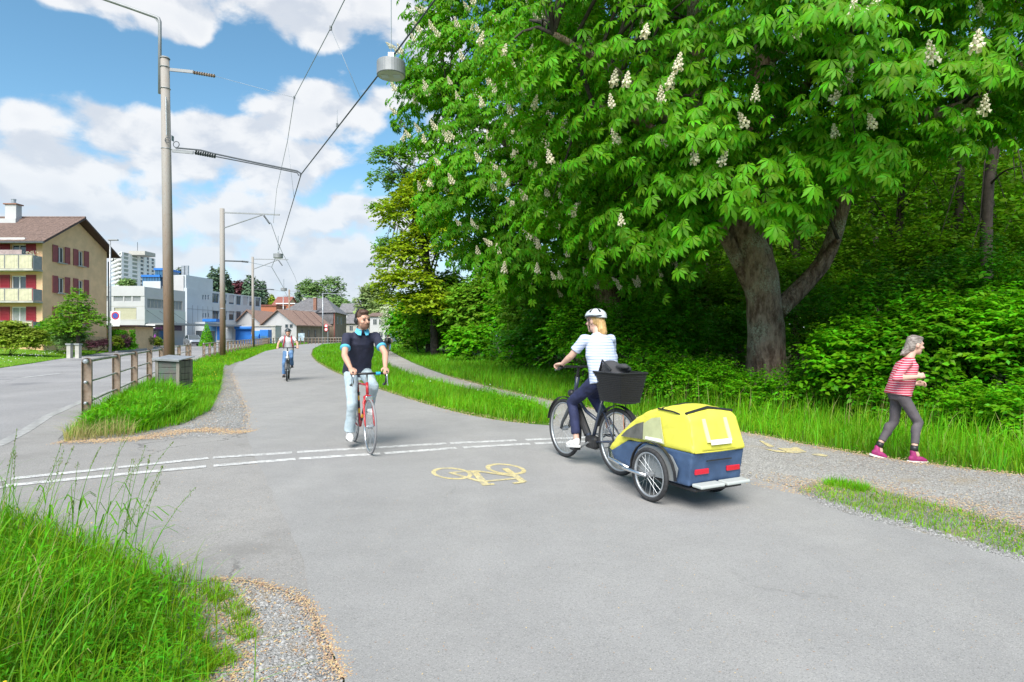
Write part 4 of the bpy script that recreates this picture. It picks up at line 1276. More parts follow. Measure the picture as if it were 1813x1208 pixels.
shrub('hawthorn', 'hawthorn white with blossom at the bend of the gravel path', 'tree', (P(722, 598, 62).x, 62, H(62)),
      [LP(722, 575, 62, (2.6, 2.2, 1.9)), LP(705, 555, 62, (1.4, 1.3, 1.1)), LP(738, 555, 62, (1.5, 1.4, 1.3))], 420, 8, .7, (.18, .3), 'leaf_green', 203,
      trunk=([(P(722, 598, 62).x, 62, 0), P(722, 585, 62), P(720, 570, 62)], [.2, .15, .08], 2), flowers=(1500, (.12, .24), 'hawthorn'))

# the wood behind
gW = 'trees of the wood behind the chestnuts'
wood = [(1180, 27, 8, 5.5), (1020, 30, 7, 5), (1300, 29, 9, 5.5), (1400, 25, 7, 4.5), (1480, 28, 9, 5), (1570, 24, 8, 4.5), (1660, 28, 9, 5), (1700, 22, 7.5, 4),
        (1780, 25, 8, 4.5), (1880, 21, 7, 4), (1960, 26, 8, 5), (1120, 38, 11, 6), (1350, 38, 12, 6), (1550, 38, 12, 6), (1750, 36, 12, 6), (1900, 33, 11, 5.5),
        (960, 40, 10, 5), (1250, 46, 15, 6), (1650, 46, 15, 6)]
desc = ['behind the blossoming chestnut', 'left of the blossoming chestnut', 'straight behind the thick trunk', 'in the gap right of the thick trunk', 'behind the chestnut\'s big right limb',
        'above the round hazel', 'above and behind the runner', 'left of the slim dark trunk', 'right behind the slim dark trunk', 'at the right edge of the wood', 'beyond the right edge of the view',
        'deep behind the blossoming chestnut', 'deep behind the thick trunk', 'deep behind the round hazel', 'deep behind the slim trunk', 'deep at the right of the wood',
        'deep at the left end of the wood', 'furthest back behind the chestnuts', 'furthest back above the runner']
for i, (px, d, hc, r) in enumerate(wood):
    x = (px - CX) / FPX * d
    rr = random.Random(300 + i)
    lobes = [((x, d, hc), (r, r * .8, r * .95))]
    for k in range(3):
        lobes.append(((x + rr.uniform(-.6, .6) * r, d + rr.uniform(-.5, .3) * r, hc + rr.uniform(-.9, .6) * r), (r * .5, r * .45, r * .4)))
    lobes.append(((x + rr.uniform(-.3, .3) * r, d - .3 * r, max(1.6, hc - r * .9)), (r * .65, r * .5, 1.5)))
    tx = x + rr.uniform(-.4, .4)
    shrub('woodland_tree', 'slender woodland tree ' + desc[i], 'tree', (tx, d, H(d)), lobes, 760, 7, 1.0, (.16, .27), 'leaf_wood', 300 + i, group=gW, tmpl=(QT, QF),
          trunk=([(tx, d, -.1), (tx + rr.uniform(-.2, .2), d, hc * .4), (tx + rr.uniform(-.5, .5), d, hc), (tx + rr.uniform(-.6, .6), d, hc + r * .6)], [.20, .16, .12, .05], 2), shell=.35, zlo=-.9)
# the far depth of the wood reads as one mass
g_ = np.random.default_rng(90)
n_ = 46000
wx, wy = g_.uniform(4, 75, n_), g_.uniform(50, 66, n_)
wz = g_.random(n_) ** .8 * 17
keep_ = (CX + wx / wy * FPX > 985 + wz * 3)
wx, wy, wz = wx[keep_], wy[keep_], wz[keep_]
wp_ = np.stack([wx, wy, wz + .3], 1)
V, Fa = place(QT, QF, wp_, frames(g_.normal(0, .5, (len(wx), 3)) + np.array([0, -.4, 1]), g_.normal(0, 1, (len(wx), 3))), g_.uniform(.8, 1.6, len(wx)))
tag(link('woodland', np_mesh('woodland', V, Fa, M['leaf_wood'])), 'dim mass of leaves deep in the wood behind the chestnuts', 'wood', None, 'stuff')
sx_ = P(1752, 598, 16.5).x
shrub('slim_tree', 'slim dark tree with a bare crooked trunk at the right of the wood', 'tree', (sx_, 16.5, 0),
      [LP(1700, 60, 16.5, (2, 1.6, 1.4)), LP(1810, 120, 16.5, (1.8, 1.4, 1.6)), LP(1760, -40, 16.5, (2.6, 2, 1.8)), LP(1800, 330, 16, (1.1, 1, .8)), LP(1700, 430, 16.4, (1, .8, .6))],
      520, 8, .6, (.09, .15), 'leaf_wood', 340, trunk=([(sx_, 16.5, -.1), P(1748, 560, 16.5), P(1746, 440, 16.5), P(1750, 330, 16.5), P(1762, 250, 16.5), P(1772, 170, 16.5), P(1768, 60, 16.5), P(1770, -60, 16.5)],
      [.19, .16, .145, .13, .12, .10, .08, .05], 3))

# ---------------------------------------------------------------- gardens along the street, far trees
def on_lawn(px, d):
    return .52 if d > 46 else .08 + .44 * max(0, (d - 28) / 18)
gG = 'garden shrubs along the street'
bush(14, 40, 3.7, 2.3, 2400, (.13, .2), 'leaf_yellow', 'big round yellow-green bush on the lawn at the left edge', 400, zb=.3, group=gG, slen=.4, lumps=2)
bush(100, 46.5, 3.4, 2.6, 700, (.12, .2), 'leaf_shrub', 'dark leafy shrub against the corner of the ochre house', 401, zb=.45, group=gG, slen=.5)
bush(122, 45.5, 2.6, 2.3, 500, (.12, .2), 'leaf_far', 'grey-green shrub left of the small tree trunk', 402, zb=.45, group=gG, slen=.5)
tx = P(138, 598, 44).x
shrub('garden_tree', 'small loose-leaved tree in front of the ochre gable wall', 'tree', (tx, 44, .4),
      [LP(135, 560, 44, (1.3, 1.1, .9)), LP(112, 578, 44, (1.0, 1, .6)), LP(160, 572, 44, (1.0, 1, .6)), LP(140, 536, 44, (.75, .7, .6)), LP(128, 590, 44, (1.2, 1, .5)), LP(135, 521, 44, (.25, .25, .3))],
      620, 7, .5, (.15, .24), 'leaf_green', 403, trunk=([(tx, 44, .3), (tx, 44, 1.2), P(137, 570, 44), P(137, 545, 44)], [.15, .13, .1, .05], 2))
for i, (px, d, w, h, sz, m, lb) in enumerate([
    (160, 50, 1.1, .75, (.08, .13), 'leaf_purple', 'small purple barberry at the foot of the gable, nearer the corner'),
    (183, 53, 1.3, .9, (.08, .13), 'leaf_purple', 'small purple barberry beside the street lamp, left of it'),
    (206, 54, 1.4, 1.2, (.1, .16), 'leaf_yellow', 'yellowish shrub just right of the street lamp'),
    (217, 55, 2.2, 1.35, (.1, .16), 'leaf_purple', 'wide purple barberry in front of the ivy shed'),
    (254, 60, 1.6, 1.25, (.08, .14), 'leaf_box', 'clipped green box ball right of the ivy shed'),
    (268, 64, 1.4, 1.1, (.1, .15), 'leaf_purple', 'purple barberry between the box ball and the yellow bush'),
    (280, 64, 1.1, 1.05, (.1, .15), 'leaf_yellow', 'small round yellow bush near the purple parasol'),
    (232, 56, 1.2, .4, (.1, .15), 'leaf_bright', 'low green ground cover at the edge of the planter')]):
    bush(px, d, w, h, 260, sz, m, lb, 410 + i, zb=.45, group=gG, slen=.25)
ob = thing('cone_bush', 'clipped cone-shaped green bush beside the parked car', 'shrub', (P(366, 598, 76).x, 76, H(76)), 0, gG)
def cone_foliage(par, c, h, r, n, size, m, seed, tiers=0, zlo=.05, name='crown'):
    g = np.random.default_rng(seed)
    t = g.random(n) ** .75 * (1 - zlo) + zlo
    t = 1 - (1 - zlo) * (1 - g.random(n) ** .5) - zlo * 0
    t = np.clip(1 - np.sqrt(g.random(n)), 0, 1) * (1 - zlo) + zlo
    a = g.uniform(0, 2 * np.pi, n)
    rr = r * (1 - t) ** .85 * (.55 + .45 * g.random(n) ** .4)
    if tiers: rr *= .68 + .32 * np.cos(t * tiers * 2 * np.pi + a * .5) ** 2 + .12 * g.normal(0, 1, n)
    dr = np.stack([np.cos(a), np.sin(a), np.zeros(n)], 1)
    pos = np.array(c) + dr * rr[:, None] + np.array([0, 0, 1.0]) * (t * h)[:, None]
    V, Fa = place(QT, QF, pos - np.array(par.location), frames(dr * .5 + np.array([0, 0, 1.0]) + g.normal(0, .3, (n, 3)), dr + np.array([0, 0, -.45]) + g.normal(0, .35, (n, 3))), g.uniform(*size, n))
    tag(link(name, np_mesh(name, V, Fa, M[m]), par), kind='stuff')
cone_foliage(ob, ob.location, 3.1, .95, 2600, (.12, .2), 'leaf_bright', 5, name='foliage')
MB().tube([(0, 0, -.2), (0, 0, 2)], [.06, .03], 6).build('stem', M['bark_dark'], ob, world=False)
for i, (px, top, d, r, lb) in enumerate([(316, 472, 150, 2.6, 'small dark conifer above the flat white roof'), (376, 470, 165, 4.2, 'tall dark conifer left of the bracket pole'),
    (391, 466, 168, 5.0, 'tallest dark conifer behind the bracket pole'), (402, 478, 172, 4.6, 'dark conifer right of the bracket pole'), (440, 486, 170, 4.6, 'grey-green conifer right of the copper beech'),
    (452, 488, 180, 5.5, 'broad grey-green conifer behind the grey office block'), (465, 495, 190, 4.5, 'grey-green conifer at the end of the row'), (481, 520, 190, 3.2, 'small yellowish conifer beside the red roof'),
    (527, 515, 190, 2.8, 'dark conifer left of the church spire'), (608, 530, 210, 2.6, 'far dark conifer behind the grey house'), (628, 532, 230, 2.6, 'far little conifer left of the pale birch'), (664, 505, 240, 4, 'far conifer behind the pale birch')]):
    h = (HY - top) / FPX * d + CZ - H(d)
    c = thing('conifer', lb, 'tree', ((px - CX) / FPX * d, d, H(d)), 0, 'far conifers above the roofs')
    cone_foliage(c, c.location, h, r, 2600, (.7, 1.3), 'needle' if i != 7 else 'leaf_yellow', 60 + i, tiers=9, zlo=.12)
    MB().tube([(0, 0, -.3), (0, 0, h * .6), (0, 0, h)], [.3, .2, .03], 6).build('trunk', M['bark_dark'], c, world=False)
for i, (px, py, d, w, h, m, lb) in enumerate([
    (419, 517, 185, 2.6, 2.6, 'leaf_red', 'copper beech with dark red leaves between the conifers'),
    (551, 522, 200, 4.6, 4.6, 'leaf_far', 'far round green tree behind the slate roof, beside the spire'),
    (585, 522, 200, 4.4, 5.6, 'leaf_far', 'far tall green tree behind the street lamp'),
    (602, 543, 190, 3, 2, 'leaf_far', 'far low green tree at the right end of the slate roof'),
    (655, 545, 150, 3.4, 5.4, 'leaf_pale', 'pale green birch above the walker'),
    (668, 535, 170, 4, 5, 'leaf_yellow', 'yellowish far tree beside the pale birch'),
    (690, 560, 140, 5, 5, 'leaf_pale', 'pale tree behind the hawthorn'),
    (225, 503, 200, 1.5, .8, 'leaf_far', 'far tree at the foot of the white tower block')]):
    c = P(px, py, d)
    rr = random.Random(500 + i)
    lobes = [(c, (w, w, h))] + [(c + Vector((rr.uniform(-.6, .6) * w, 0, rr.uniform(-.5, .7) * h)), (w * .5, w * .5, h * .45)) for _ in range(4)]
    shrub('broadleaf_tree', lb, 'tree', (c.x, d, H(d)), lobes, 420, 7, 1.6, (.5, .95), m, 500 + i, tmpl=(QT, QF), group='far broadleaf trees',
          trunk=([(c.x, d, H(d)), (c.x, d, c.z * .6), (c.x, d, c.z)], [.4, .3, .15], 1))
# ================================================================ BUILDINGS
Z = Vector((0, 0, 1))
M['ochre'] = mat('ochre_render', (0.84, 0.54, 0.31), .85, var=.07, vscale=1.2, bump=.12, bscale=25)
M['ochre_light'] = mat('ochre_plinth', (0.68, 0.47, 0.27), .85, var=.08, vscale=2, bump=.2, bscale=15)
M['shutter_red'] = mat('dark_red_shutter', (0.30, 0.022, 0.035), .5, var=.1, vscale=2)
M['shutter_pink'] = mat('faded_red_shutter', (0.33, 0.075, 0.085), .55, var=.12, vscale=2)
M['tile_brown'] = mat('brown_roof_tile', (0.17, 0.115, 0.095), .85, var=.35, vscale=9, bump=.3, bscale=20)
M['tile_ruddy'] = mat('ruddy_roof_tile', (0.25, 0.16, 0.125), .85, var=.25, vscale=6, bump=.3, bscale=12)
M['slate'] = mat('grey_slate', (0.17, 0.165, 0.17), .75, var=.2, vscale=1.5, bump=.3, bscale=10)
M['fascia'] = mat('dark_brown_fascia', (0.075, 0.04, 0.035), .6, var=.15)
M['cream'] = mat('cream_corrugated', (0.58, 0.55, 0.40), .7, var=.12, vscale=3, streak=.25)
M['concrete'] = mat('pale_concrete', (0.42, 0.41, 0.37), .85, var=.15, vscale=2, bump=.15)
M['panel_white'] = mat('white_facade', (0.47, 0.47, 0.475), .6, var=.05, vscale=.4)
M['panel_grey'] = mat('grey_facade', (0.50, 0.54, 0.57), .6, var=.06, vscale=.3)
M['panel_green'] = mat('pale_green_facade', (0.48, 0.52, 0.48), .6, var=.05, vscale=.3)
M['blind'] = mat('beige_blind', (0.48, 0.46, 0.33), .7, var=.06)
M['louvre'] = mat('grey_louvre', (0.23, 0.245, 0.25), .5, var=.1)
M['blue'] = mat('bright_blue_paint', (0.02, 0.16, 0.52), .45, var=.1, vscale=1)
M['blue_dark'] = mat('steel_blue_cladding', (0.05, 0.16, 0.30), .4, var=.15, vscale=1)
M['purple'] = mat('purple_cloth', (0.22, 0.03, 0.25), .7, var=.1)
M['purple_dark'] = mat('dark_purple_sign', (0.07, 0.035, 0.075), .5, var=.2, vscale=3)
M['purple_pale'] = mat('purple_letter', (0.32, 0.07, 0.30), .5)  # plain lighter purple for the letter blocks on the sign
M['wood_brown'] = mat('brown_board_wall', (0.235, 0.185, 0.135), .85, var=.2, vscale=2, bump=.2, stretch=(1, 1, .2))
M['brick'] = mat('red_brick', (0.26, 0.13, 0.09), .85, var=.25, vscale=8)
M['orange'] = mat('orange_cladding', (0.36, 0.12, 0.055), .6, var=.08)
M['tile_red'] = mat('red_roof', (0.24, 0.085, 0.065), .8, var=.15, vscale=2)
M['sign_red'] = mat('sign_red', (0.55, 0.03, 0.05), .45)
M['sign_blue'] = mat('sign_blue', (0.03, 0.10, 0.42), .45)
M['sign_yellow'] = mat('sign_yellow', (0.75, 0.6, 0.2), .5)
M['grey_paint'] = mat('grey_paint', (0.27, 0.28, 0.29), .5, .2, var=.08)
M['lens'] = mat('lamp_lens', (0.48, 0.48, 0.42), .35, var=.1, vscale=9)
M['curtain'] = mat('net_curtain', (0.34, 0.38, 0.34), .8, var=.15, vscale=3)

def wall(mb, o, u, n, w, h, holes=(), depth=.16):
    """a wall from o along u, w wide and h high, with real openings that have reveals"""
    o, u, n = Vector(o), Vector(u).normalized(), Vector(n).normalized()
    xs = sorted({0, w, *[q for a in holes for q in a[:2]]})
    zs = sorted({0, h, *[q for a in holes for q in a[2:4]]})
    pt = lambda a, b, d=0: o + u * a + Z * b - n * d
    for x0, x1 in zip(xs, xs[1:]):
        for z0, z1 in zip(zs, zs[1:]):
            cx, cz = (x0 + x1) / 2, (z0 + z1) / 2
            if any(a < cx < b and c < cz < d for a, b, c, d in holes): continue
            mb.quad(pt(x0, z0), pt(x1, z0), pt(x1, z1), pt(x0, z1))
    for a, b, c, d in holes:
        mb.quad(pt(a, c), pt(b, c), pt(b, c, depth), pt(a, c, depth))
        mb.quad(pt(a, d), pt(a, d, depth), pt(b, d, depth), pt(b, d))
        mb.quad(pt(a, c), pt(a, c, depth), pt(a, d, depth), pt(a, d))
        mb.quad(pt(b, c), pt(b, d), pt(b, d, depth), pt(b, c, depth))

def window(par, o, u, n, hole, depth=.14, fm='white', gm='glass', mull=1, fw=.07, sill=None, blind=None, rows=0):
    """frame (part) with its panes (sub-parts) set back in an opening"""
    o, u, n = Vector(o), Vector(u).normalized(), Vector(n).normalized()
    a, b, c, d = hole
    ang = math.atan2(u.y, u.x)
    base = o + u * (a + b) / 2 + Z * c - n * depth
    w, h = b - a, d - c
    mb = MB()
    bar = lambda x0, x1, z0, z1: mb.box(((x0 + x1) / 2, .015, (z0 + z1) / 2), (x1 - x0, .06, z1 - z0), 0)
    bar(-w / 2, -w / 2 + fw, 0, h); bar(w / 2 - fw, w / 2, 0, h)
    bar(-w / 2 + fw, w / 2 - fw, 0, fw); bar(-w / 2 + fw, w / 2 - fw, h - fw, h)
    xs = [-w / 2 + w * k / (mull + 1) for k in range(mull + 2)]
    for k in range(1, mull + 1): bar(xs[k] - fw * .5, xs[k] + fw * .5, fw, h - fw)
    fr = link('window', mb.mesh('window', M[fm]), par, base - Vector(par.location), (0, 0, ang))
    for k in range(mull + 1):
        MB().quad((xs[k] + fw * .4, .02, fw), (xs[k + 1] - fw * .4, .02, fw), (xs[k + 1] - fw * .4, .02, h - fw), (xs[k] + fw * .4, .02, h - fw)).build('pane', M[gm], fr, world=False)
    if blind:
        MB().box((0, -.02, h * (1 - blind / 2)), (w - fw * 2, .02, h * blind)).build('blind', M['panel_white'], fr, world=False)
    if sill:
        MB().box((0, -depth - .03, -.045), (w + .2, depth + .2, .08)).build('sill', M[sill], fr, world=False)
    return fr

# ---------------------------------------------------------------- the ochre house
HX, Y0, Y1, HB, HE, HR = -38.0, 48.0, 55.6, .1, 9.45, 11.75
XL = -56.0
hs = thing('apartment_house', 'ochre three-storey house with red shutters, balconies and a brown tiled roof', 'house', (HX, Y0, HB))
wm = MB()
gh = []
for za, zb in ((7.75, 9.08), (5.2, 6.5), (2.62, 3.95)):
    for ya, yb in ((49.6, 50.36), (51.92, 52.62)):
        gh.append((ya - Y0, yb - Y0, za - HB, zb - HB))
wall(wm, (HX, Y0, HB), (0, 1, 0), (1, 0, 0), Y1 - Y0, HE - HB, gh)
ym = (Y0 + Y1) / 2
wm.quad((HX, Y0, HE), (HX, Y1, HE), (HX, ym, HR - .12))
fh = []
for za, zb in ((6.98, 9.0), (4.48, 6.48), (1.9, 3.96)):
    for xa, xb in ((-40.57, -39.32), (-44.2, -42.9), (-48.0, -46.7)):
        fh.append((xa - XL, xb - XL, za - HB, zb - HB))
wall(wm, (XL, Y0, HB), (1, 0, 0), (0, -1, 0), HX - XL, HE - HB, fh)
wall(wm, (XL, Y1, HB), (1, 0, 0), (0, 1, 0), HX - XL, HE - HB)
wm.build('wall', M['ochre'], hs)
MB().box2((HX + .002, Y0 + .05, HB), (HX + .045, Y1 - .05, 1.55)).build('plinth', M['ochre_light'], hs)
for h in gh: window(hs, (HX, Y0, HB), (0, 1, 0), (1, 0, 0), h, mull=1, fw=.075, sill='concrete')
for i, h in enumerate(fh): window(hs, (XL, Y0, HB), (1, 0, 0), (0, -1, 0), h, mull=1, fw=.09, gm='glass' if i < 6 else 'curtain')
def shutter_mesh(w, h, m):
    mb = MB()
    mb.box((0, 0, h / 2), (w, .03, h))
    for sx in (-1, 1): mb.box((sx * (w / 2 - .035), -.022, h / 2), (.07, .03, h))
    for z in (.04, h / 2, h - .04): mb.box((0, -.022, z), (w - .15, .028, .075))
    k = int(h / .11)
    for i in range(k): mb.box((0, -.018, (i + .5) * h / k), (w - .16, .02, .05), R=Matrix.Rotation(.5, 3, 'X'))
    return mb.mesh('shutter', M[m])
smg = shutter_mesh(.56, 1.42, 'shutter_pink')
for a, b, c, d in gh:
    for yy in (a - .30, b + .30):
        link('shutter', smg, hs, (.03, yy, c - .02), (0, 0, math.pi / 2))
smf = shutter_mesh(.78, 2.05, 'shutter_red')
for a, b, c, d in fh:
    for xx in (a - .44, b + .42):
        link('shutter', smf, hs, (XL + xx - HX, -.03, c), (0, 0, 0))
# roof: a boarded slab on either side with courses of tiles
rf = MB()
ov, og, th = .75, .75, .16
sl = (HR - HE) / (ym - Y0)
for s in (-1, 1):
    ye, ze = ym + s * ((ym - Y0) + ov), HE - sl * ov
    pts = [(HX + og, ye, ze), (HX + og, ym, HR), (XL, ym, HR), (XL, ye, ze)]
    rf.add(pts + [(x, y, z + th) for x, y, z in pts], [(0, 1, 2, 3), (7, 6, 5, 4), (0, 4, 5, 1), (1, 5, 6, 2), (2, 6, 7, 3), (3, 7, 4, 0)])
rfo = rf.build('roof', M['fascia'], hs)
tl = MB()
nc = 17
Lr = math.hypot(ym - Y0 + ov, sl * (ym - Y0 + ov))
for i in range(nc):
    t0, t1 = i / nc, (i + 1.12) / nc
    for k in range(48):
        xa, xb = HX + og + .02 - k * .4, HX + og + .02 - k * .4 - .385
        jz = random.uniform(0, .015)
        f = lambda t, dz: (ym - ((ym - Y0) + ov) * (1 - t), HE - sl * ov + (HR - HE + sl * ov) * t + th + dz)
        ya, za = f(t0 - .01, .06 + jz); yb, zb = f(min(t1, 1.0), .02 + jz)
        tl.add([(xa, ya, za), (xb, ya, za), (xb, yb, zb), (xa, yb, zb), (xa, ya, za - .05), (xb, ya, za - .05)], [(0, 1, 2, 3), (4, 5, 1, 0)])
tag(tl.build('roof_tiles', M['tile_brown'], hs), kind='stuff')
tl2 = MB()
f2 = lambda t: (ym + ((ym - Y0) + ov) * (1 - t), HE - sl * ov + (HR - HE + sl * ov) * t + th + .012)
ya, za = f2(0); yb, zb = f2(1)
tl2.quad((HX + og - .02, ya, za), (HX + og - .02, yb, zb), (XL, yb, zb), (XL, ya, za))
tl2.build('roof_slope', M['tile_brown'], hs)
MB().tube([(HX + og, ym, HR + th + .03), (XL, ym, HR + th + .03)], .1, 8).build('ridge', M['tile_brown'], hs)
MB().tube([(HX + og, Y0 - ov - .06, HE - sl * ov + .03), (XL, Y0 - ov - .06, HE - sl * ov + .03)], .075, 8).build('gutter', M['dark_steel'], hs)
MB().tube([(HX + .1, Y1 + ov + .05, HE - sl * ov - .02), (HX + .1, Y1 + ov + .02, HE - .7), (HX + .1, Y1 + .1, HE - .9), (HX + .1, Y1 + .1, HB)], .05, 8).build('downpipe', M['dark_steel'], hs)
ch = MB().box2((-43.6, ym - .8, HR - .7), (-42.65, ym - .2, HR + 1.15)).build('chimney', M['panel_white'], hs)
MB().box2((-43.7, ym - .9, HR + 1.152), (-42.55, ym - .1, HR + 1.25)).build('chimney_cap', M['brick'], ch)
MB().lathe((-43.1, ym - .5, HR + 1.25), [(.16, 0), (.16, .35), (.19, .36), (.19, .42)], 10).build('chimney_pot', M['steel'], ch)
MB().box2((-43.9, ym - 1.15, HR - .55), (-42.4, ym - .78, HR - .12)).build('flashing', M['panel_white'], ch)
# balconies: slab, corrugated panels, side screen, awning
ribs = MB()
for i in range(9): ribs.prism([(-.5 + i * .111, 0), (-.5 + i * .111 + .03, -.03), (-.5 + i * .111 + .075, -.03), (-.5 + i * .111 + .111, 0)], 2, 0, 1.0)
RIB = ribs.mesh('balcony_panel', M['cream'])
for bi, (zb, zt) in enumerate(((6.95, 8.0), (4.4, 5.32), (1.88, 2.72))):
    b = MB().box2((XL, Y0 - .98, zb - .17), (HX + .02, Y0 - .005, zb - .02)).build('balcony', M['concrete'], hs)
    bo = Vector(hs.location)
    x = HX - .08
    while x > XL + 1.1:
        link('balcony_panel', RIB, b, Vector((x - .53, Y0 - .93, zb)) - bo, None, (1.03, 1, zt - zb))
        MB().box2((x - 1.115, Y0 - .96, zb), (x - 1.065, Y0 - .90, zt + .02)).build('post', M['grey_paint'], b)
        x -= 1.1
    MB().box2((HX - .06, Y0 - .90, zb), (HX - .03, Y0 - .02, zt)).build('side_screen', M['grey_paint'], b)
    MB().box2((XL, Y0 - .97, zt + .022), (HX - .02, Y0 - .90, zt + .07)).build('handrail', M['grey_paint'], b)
    MB().box2((-52, Y0 - .55, zb + 2.35), (-39.0, Y0 - .38, zb + 2.5)).build('awning', M['white'], hs)
    if bi == 0:
        MB().box2((XL, Y0 - .95, zt + .07), (HX - .9, Y0 - .94, zt + .42)).build('glass_screen', mat('pinkish_screen', (.36, .27, .27), .5, var=.2, vscale=4), b)
pf = thing('flower_pot', 'white flowers in a pot on the top balcony of the ochre house', 'plant', (HX - .45, Y0 - .5, 6.98))
MB().lathe((0, 0, 0), [(.18, 0), (.25, .5), (.22, .5), (.2, .45)], 10).build('pot', M['brick'], pf, world=False)
V, Fa = place(QT, QF, np.random.default_rng(2).normal(0, .18, (160, 3)) + np.array([0, 0, 1.05]), frames(np.random.default_rng(3).normal(0, 1, (160, 3)), np.random.default_rng(4).normal(0, 1, (160, 3))), np.full(160, .11))
tag(link('flowers', np_mesh('flowers', V, Fa, M['hawthorn']), pf), kind='stuff')
V, Fa = place(QT, QF, np.random.default_rng(5).normal(0, .15, (120, 3)) + np.array([0, 0, .75]), frames(np.random.default_rng(6).normal(0, 1, (120, 3)), np.random.default_rng(7).normal(0, 1, (120, 3))), np.full(120, .12))
tag(link('foliage', np_mesh('foliage', V, Fa, M['leaf_shrub']), pf), kind='stuff')

# ivy-covered shed, planter, lamp, sign, stumps
sh = thing('shed', 'low ochre shed with a dark flat roof, half covered in ivy', 'shed', (-38.2, 58, .4))
MB().box2((-40.2, 57.6, .3), (-36.6, 60.5, 2.5)).build('wall', M['ochre_light'], sh)
MB().box2((-40.4, 57.3, 2.5), (-36.1, 60.9, 2.66)).build('roof', M['fascia'], sh)
MB().box2((-38.35, 57.585, .4), (-38.15, 57.598, 2.3)).build('door_post', M['fascia'], sh)
iv = thing('ivy', 'bright ivy growing over the front of the low shed', 'climber', (-37.6, 57.4, .4))
g_ = np.random.default_rng(77)
n_ = 1700
ip = np.stack([g_.uniform(-39.0, -36.5, n_), 57.45 + g_.normal(0, .12, n_), .3 + g_.random(n_) * 1.95], 1)
ip = ip[~((ip[:, 0] > -37.3) & (ip[:, 0] < -36.95) & (ip[:, 2] > 1.3))]
n_ = len(ip)
V, Fa = place(LT, LF, ip - np.array(iv.location), frames(g_.normal(0, .3, (n_, 3)) + np.array([.2, -1, .7]), g_.normal(0, .5, (n_, 3)) + np.array([0, -.3, -.8])), g_.uniform(.15, .26, n_))
tag(link('foliage', np_mesh('foliage', V, Fa, M['leaf_bright']), iv), kind='stuff')
MB().tube([(0, .1, 0), (.1, .05, .9), (-.1, .05, 1.7)], [.05, .04, .02], 6).build('stem', M['bark_dark'], iv, world=False)
pw = thing('planter_wall', 'low dark edging wall of the flower bed beside the street', 'wall', (-36, 55, .3))
MB().beam(P(206, 626, 53), P(300, 616, 66), .25, .42).build('edging', M['grey_paint'], pw)

sl_ = thing('street_lamp', 'slim grey street lamp on the lawn carrying a no-parking sign', 'street lamp', (P(195, 598, 52).x, 52, .3))
lx, lz0 = sl_.location.x, .3
MB().tube([(lx, 52, .1), (lx, 52, 5), (lx, 52, 9.95)], [.11, .09, .055], 10).build('pole', M['steel'], sl_, smooth=True)
MB().box2((lx - .15, 51.9, 9.95), (lx + .7, 52.1, 10.07)).build('lamp_head', M['grey_paint'], sl_, bevel=.03)
sg = thing('no_parking_sign', 'round blue no-parking sign with red rim on a white board', 'sign', (lx + .55, 51.85, 3.3))
MB().box2((lx + .12, 51.86, 2.72), (lx + .98, 51.89, 3.78)).build('board', M['white'], sg)
def disc(c, r, m, par, name, y, n=28):
    MB().add([(c[0] + r * math.cos(2 * math.pi * i / n), y, c[1] + r * math.sin(2 * math.pi * i / n)) for i in range(n)], [tuple(range(n))]).build(name, M[m], par)
cx_ = lx + .55
disc((cx_, 3.36), .34, 'sign_red', sg, 'rim', 51.855)
disc((cx_, 3.36), .24, 'sign_blue', sg, 'face', 51.85)
MB().beam((cx_ - .19, 51.847, 3.55), (cx_ + .19, 51.847, 3.17), .004, .075, up=(0, 1, 0)).build('bar', M['sign_red'], sg)
MB().box2((lx + .2, 51.88, 2.45), (lx + .9, 51.9, 2.68)).build('plate', M['white'], sg)
MB().beam((lx, 51.95, 3.5), (cx_, 51.9, 3.5), .02, .04).build('bracket', M['steel'], sg)

for i, px in enumerate((123.5, 138.5)):
    g = P(px, 598, 37.5)
    s = thing('stone_pillar', ['short concrete post with a slab cap, left one of the pair on the lawn', 'short concrete post with a slab cap, right one of the pair on the lawn'][i], 'post', (g.x, 37.5, .25), 0, 'pair of stub posts on the lawn')
    MB().prism([(-.12, -.12), (.12, -.12), (.13, .12), (-.13, .12)], 2, -.1, .72).build('shaft', M['concrete'], s, world=False)
    MB().box((0, 0, .78), (.33, .33, .10)).build('cap', M['grey_paint'], s, world=False)
br = thing('fallen_branch', 'bare crooked branch leaning on the lawn beside the street lamp', 'branch', (P(175, 598, 48).x, 48, .35))
MB().tube([P(170, 624, 48), P(178, 620, 48), P(186, 613, 48), P(191, 609, 48)], [.05, .045, .03, .015], 6).build('branch', M['bark_dark'], br)

# ---------------------------------------------------------------- white commercial building
def on_line(A, B, px):
    """where the sight line through column px meets the wall line A-B (plan)"""
    k = (px - CX) / FPX
    t = (k * A[1] - A[0]) / ((B[0] - A[0]) - k * (B[1] - A[1]))
    return t
def zat(py, d): return CZ + (HY - py) / FPX * d

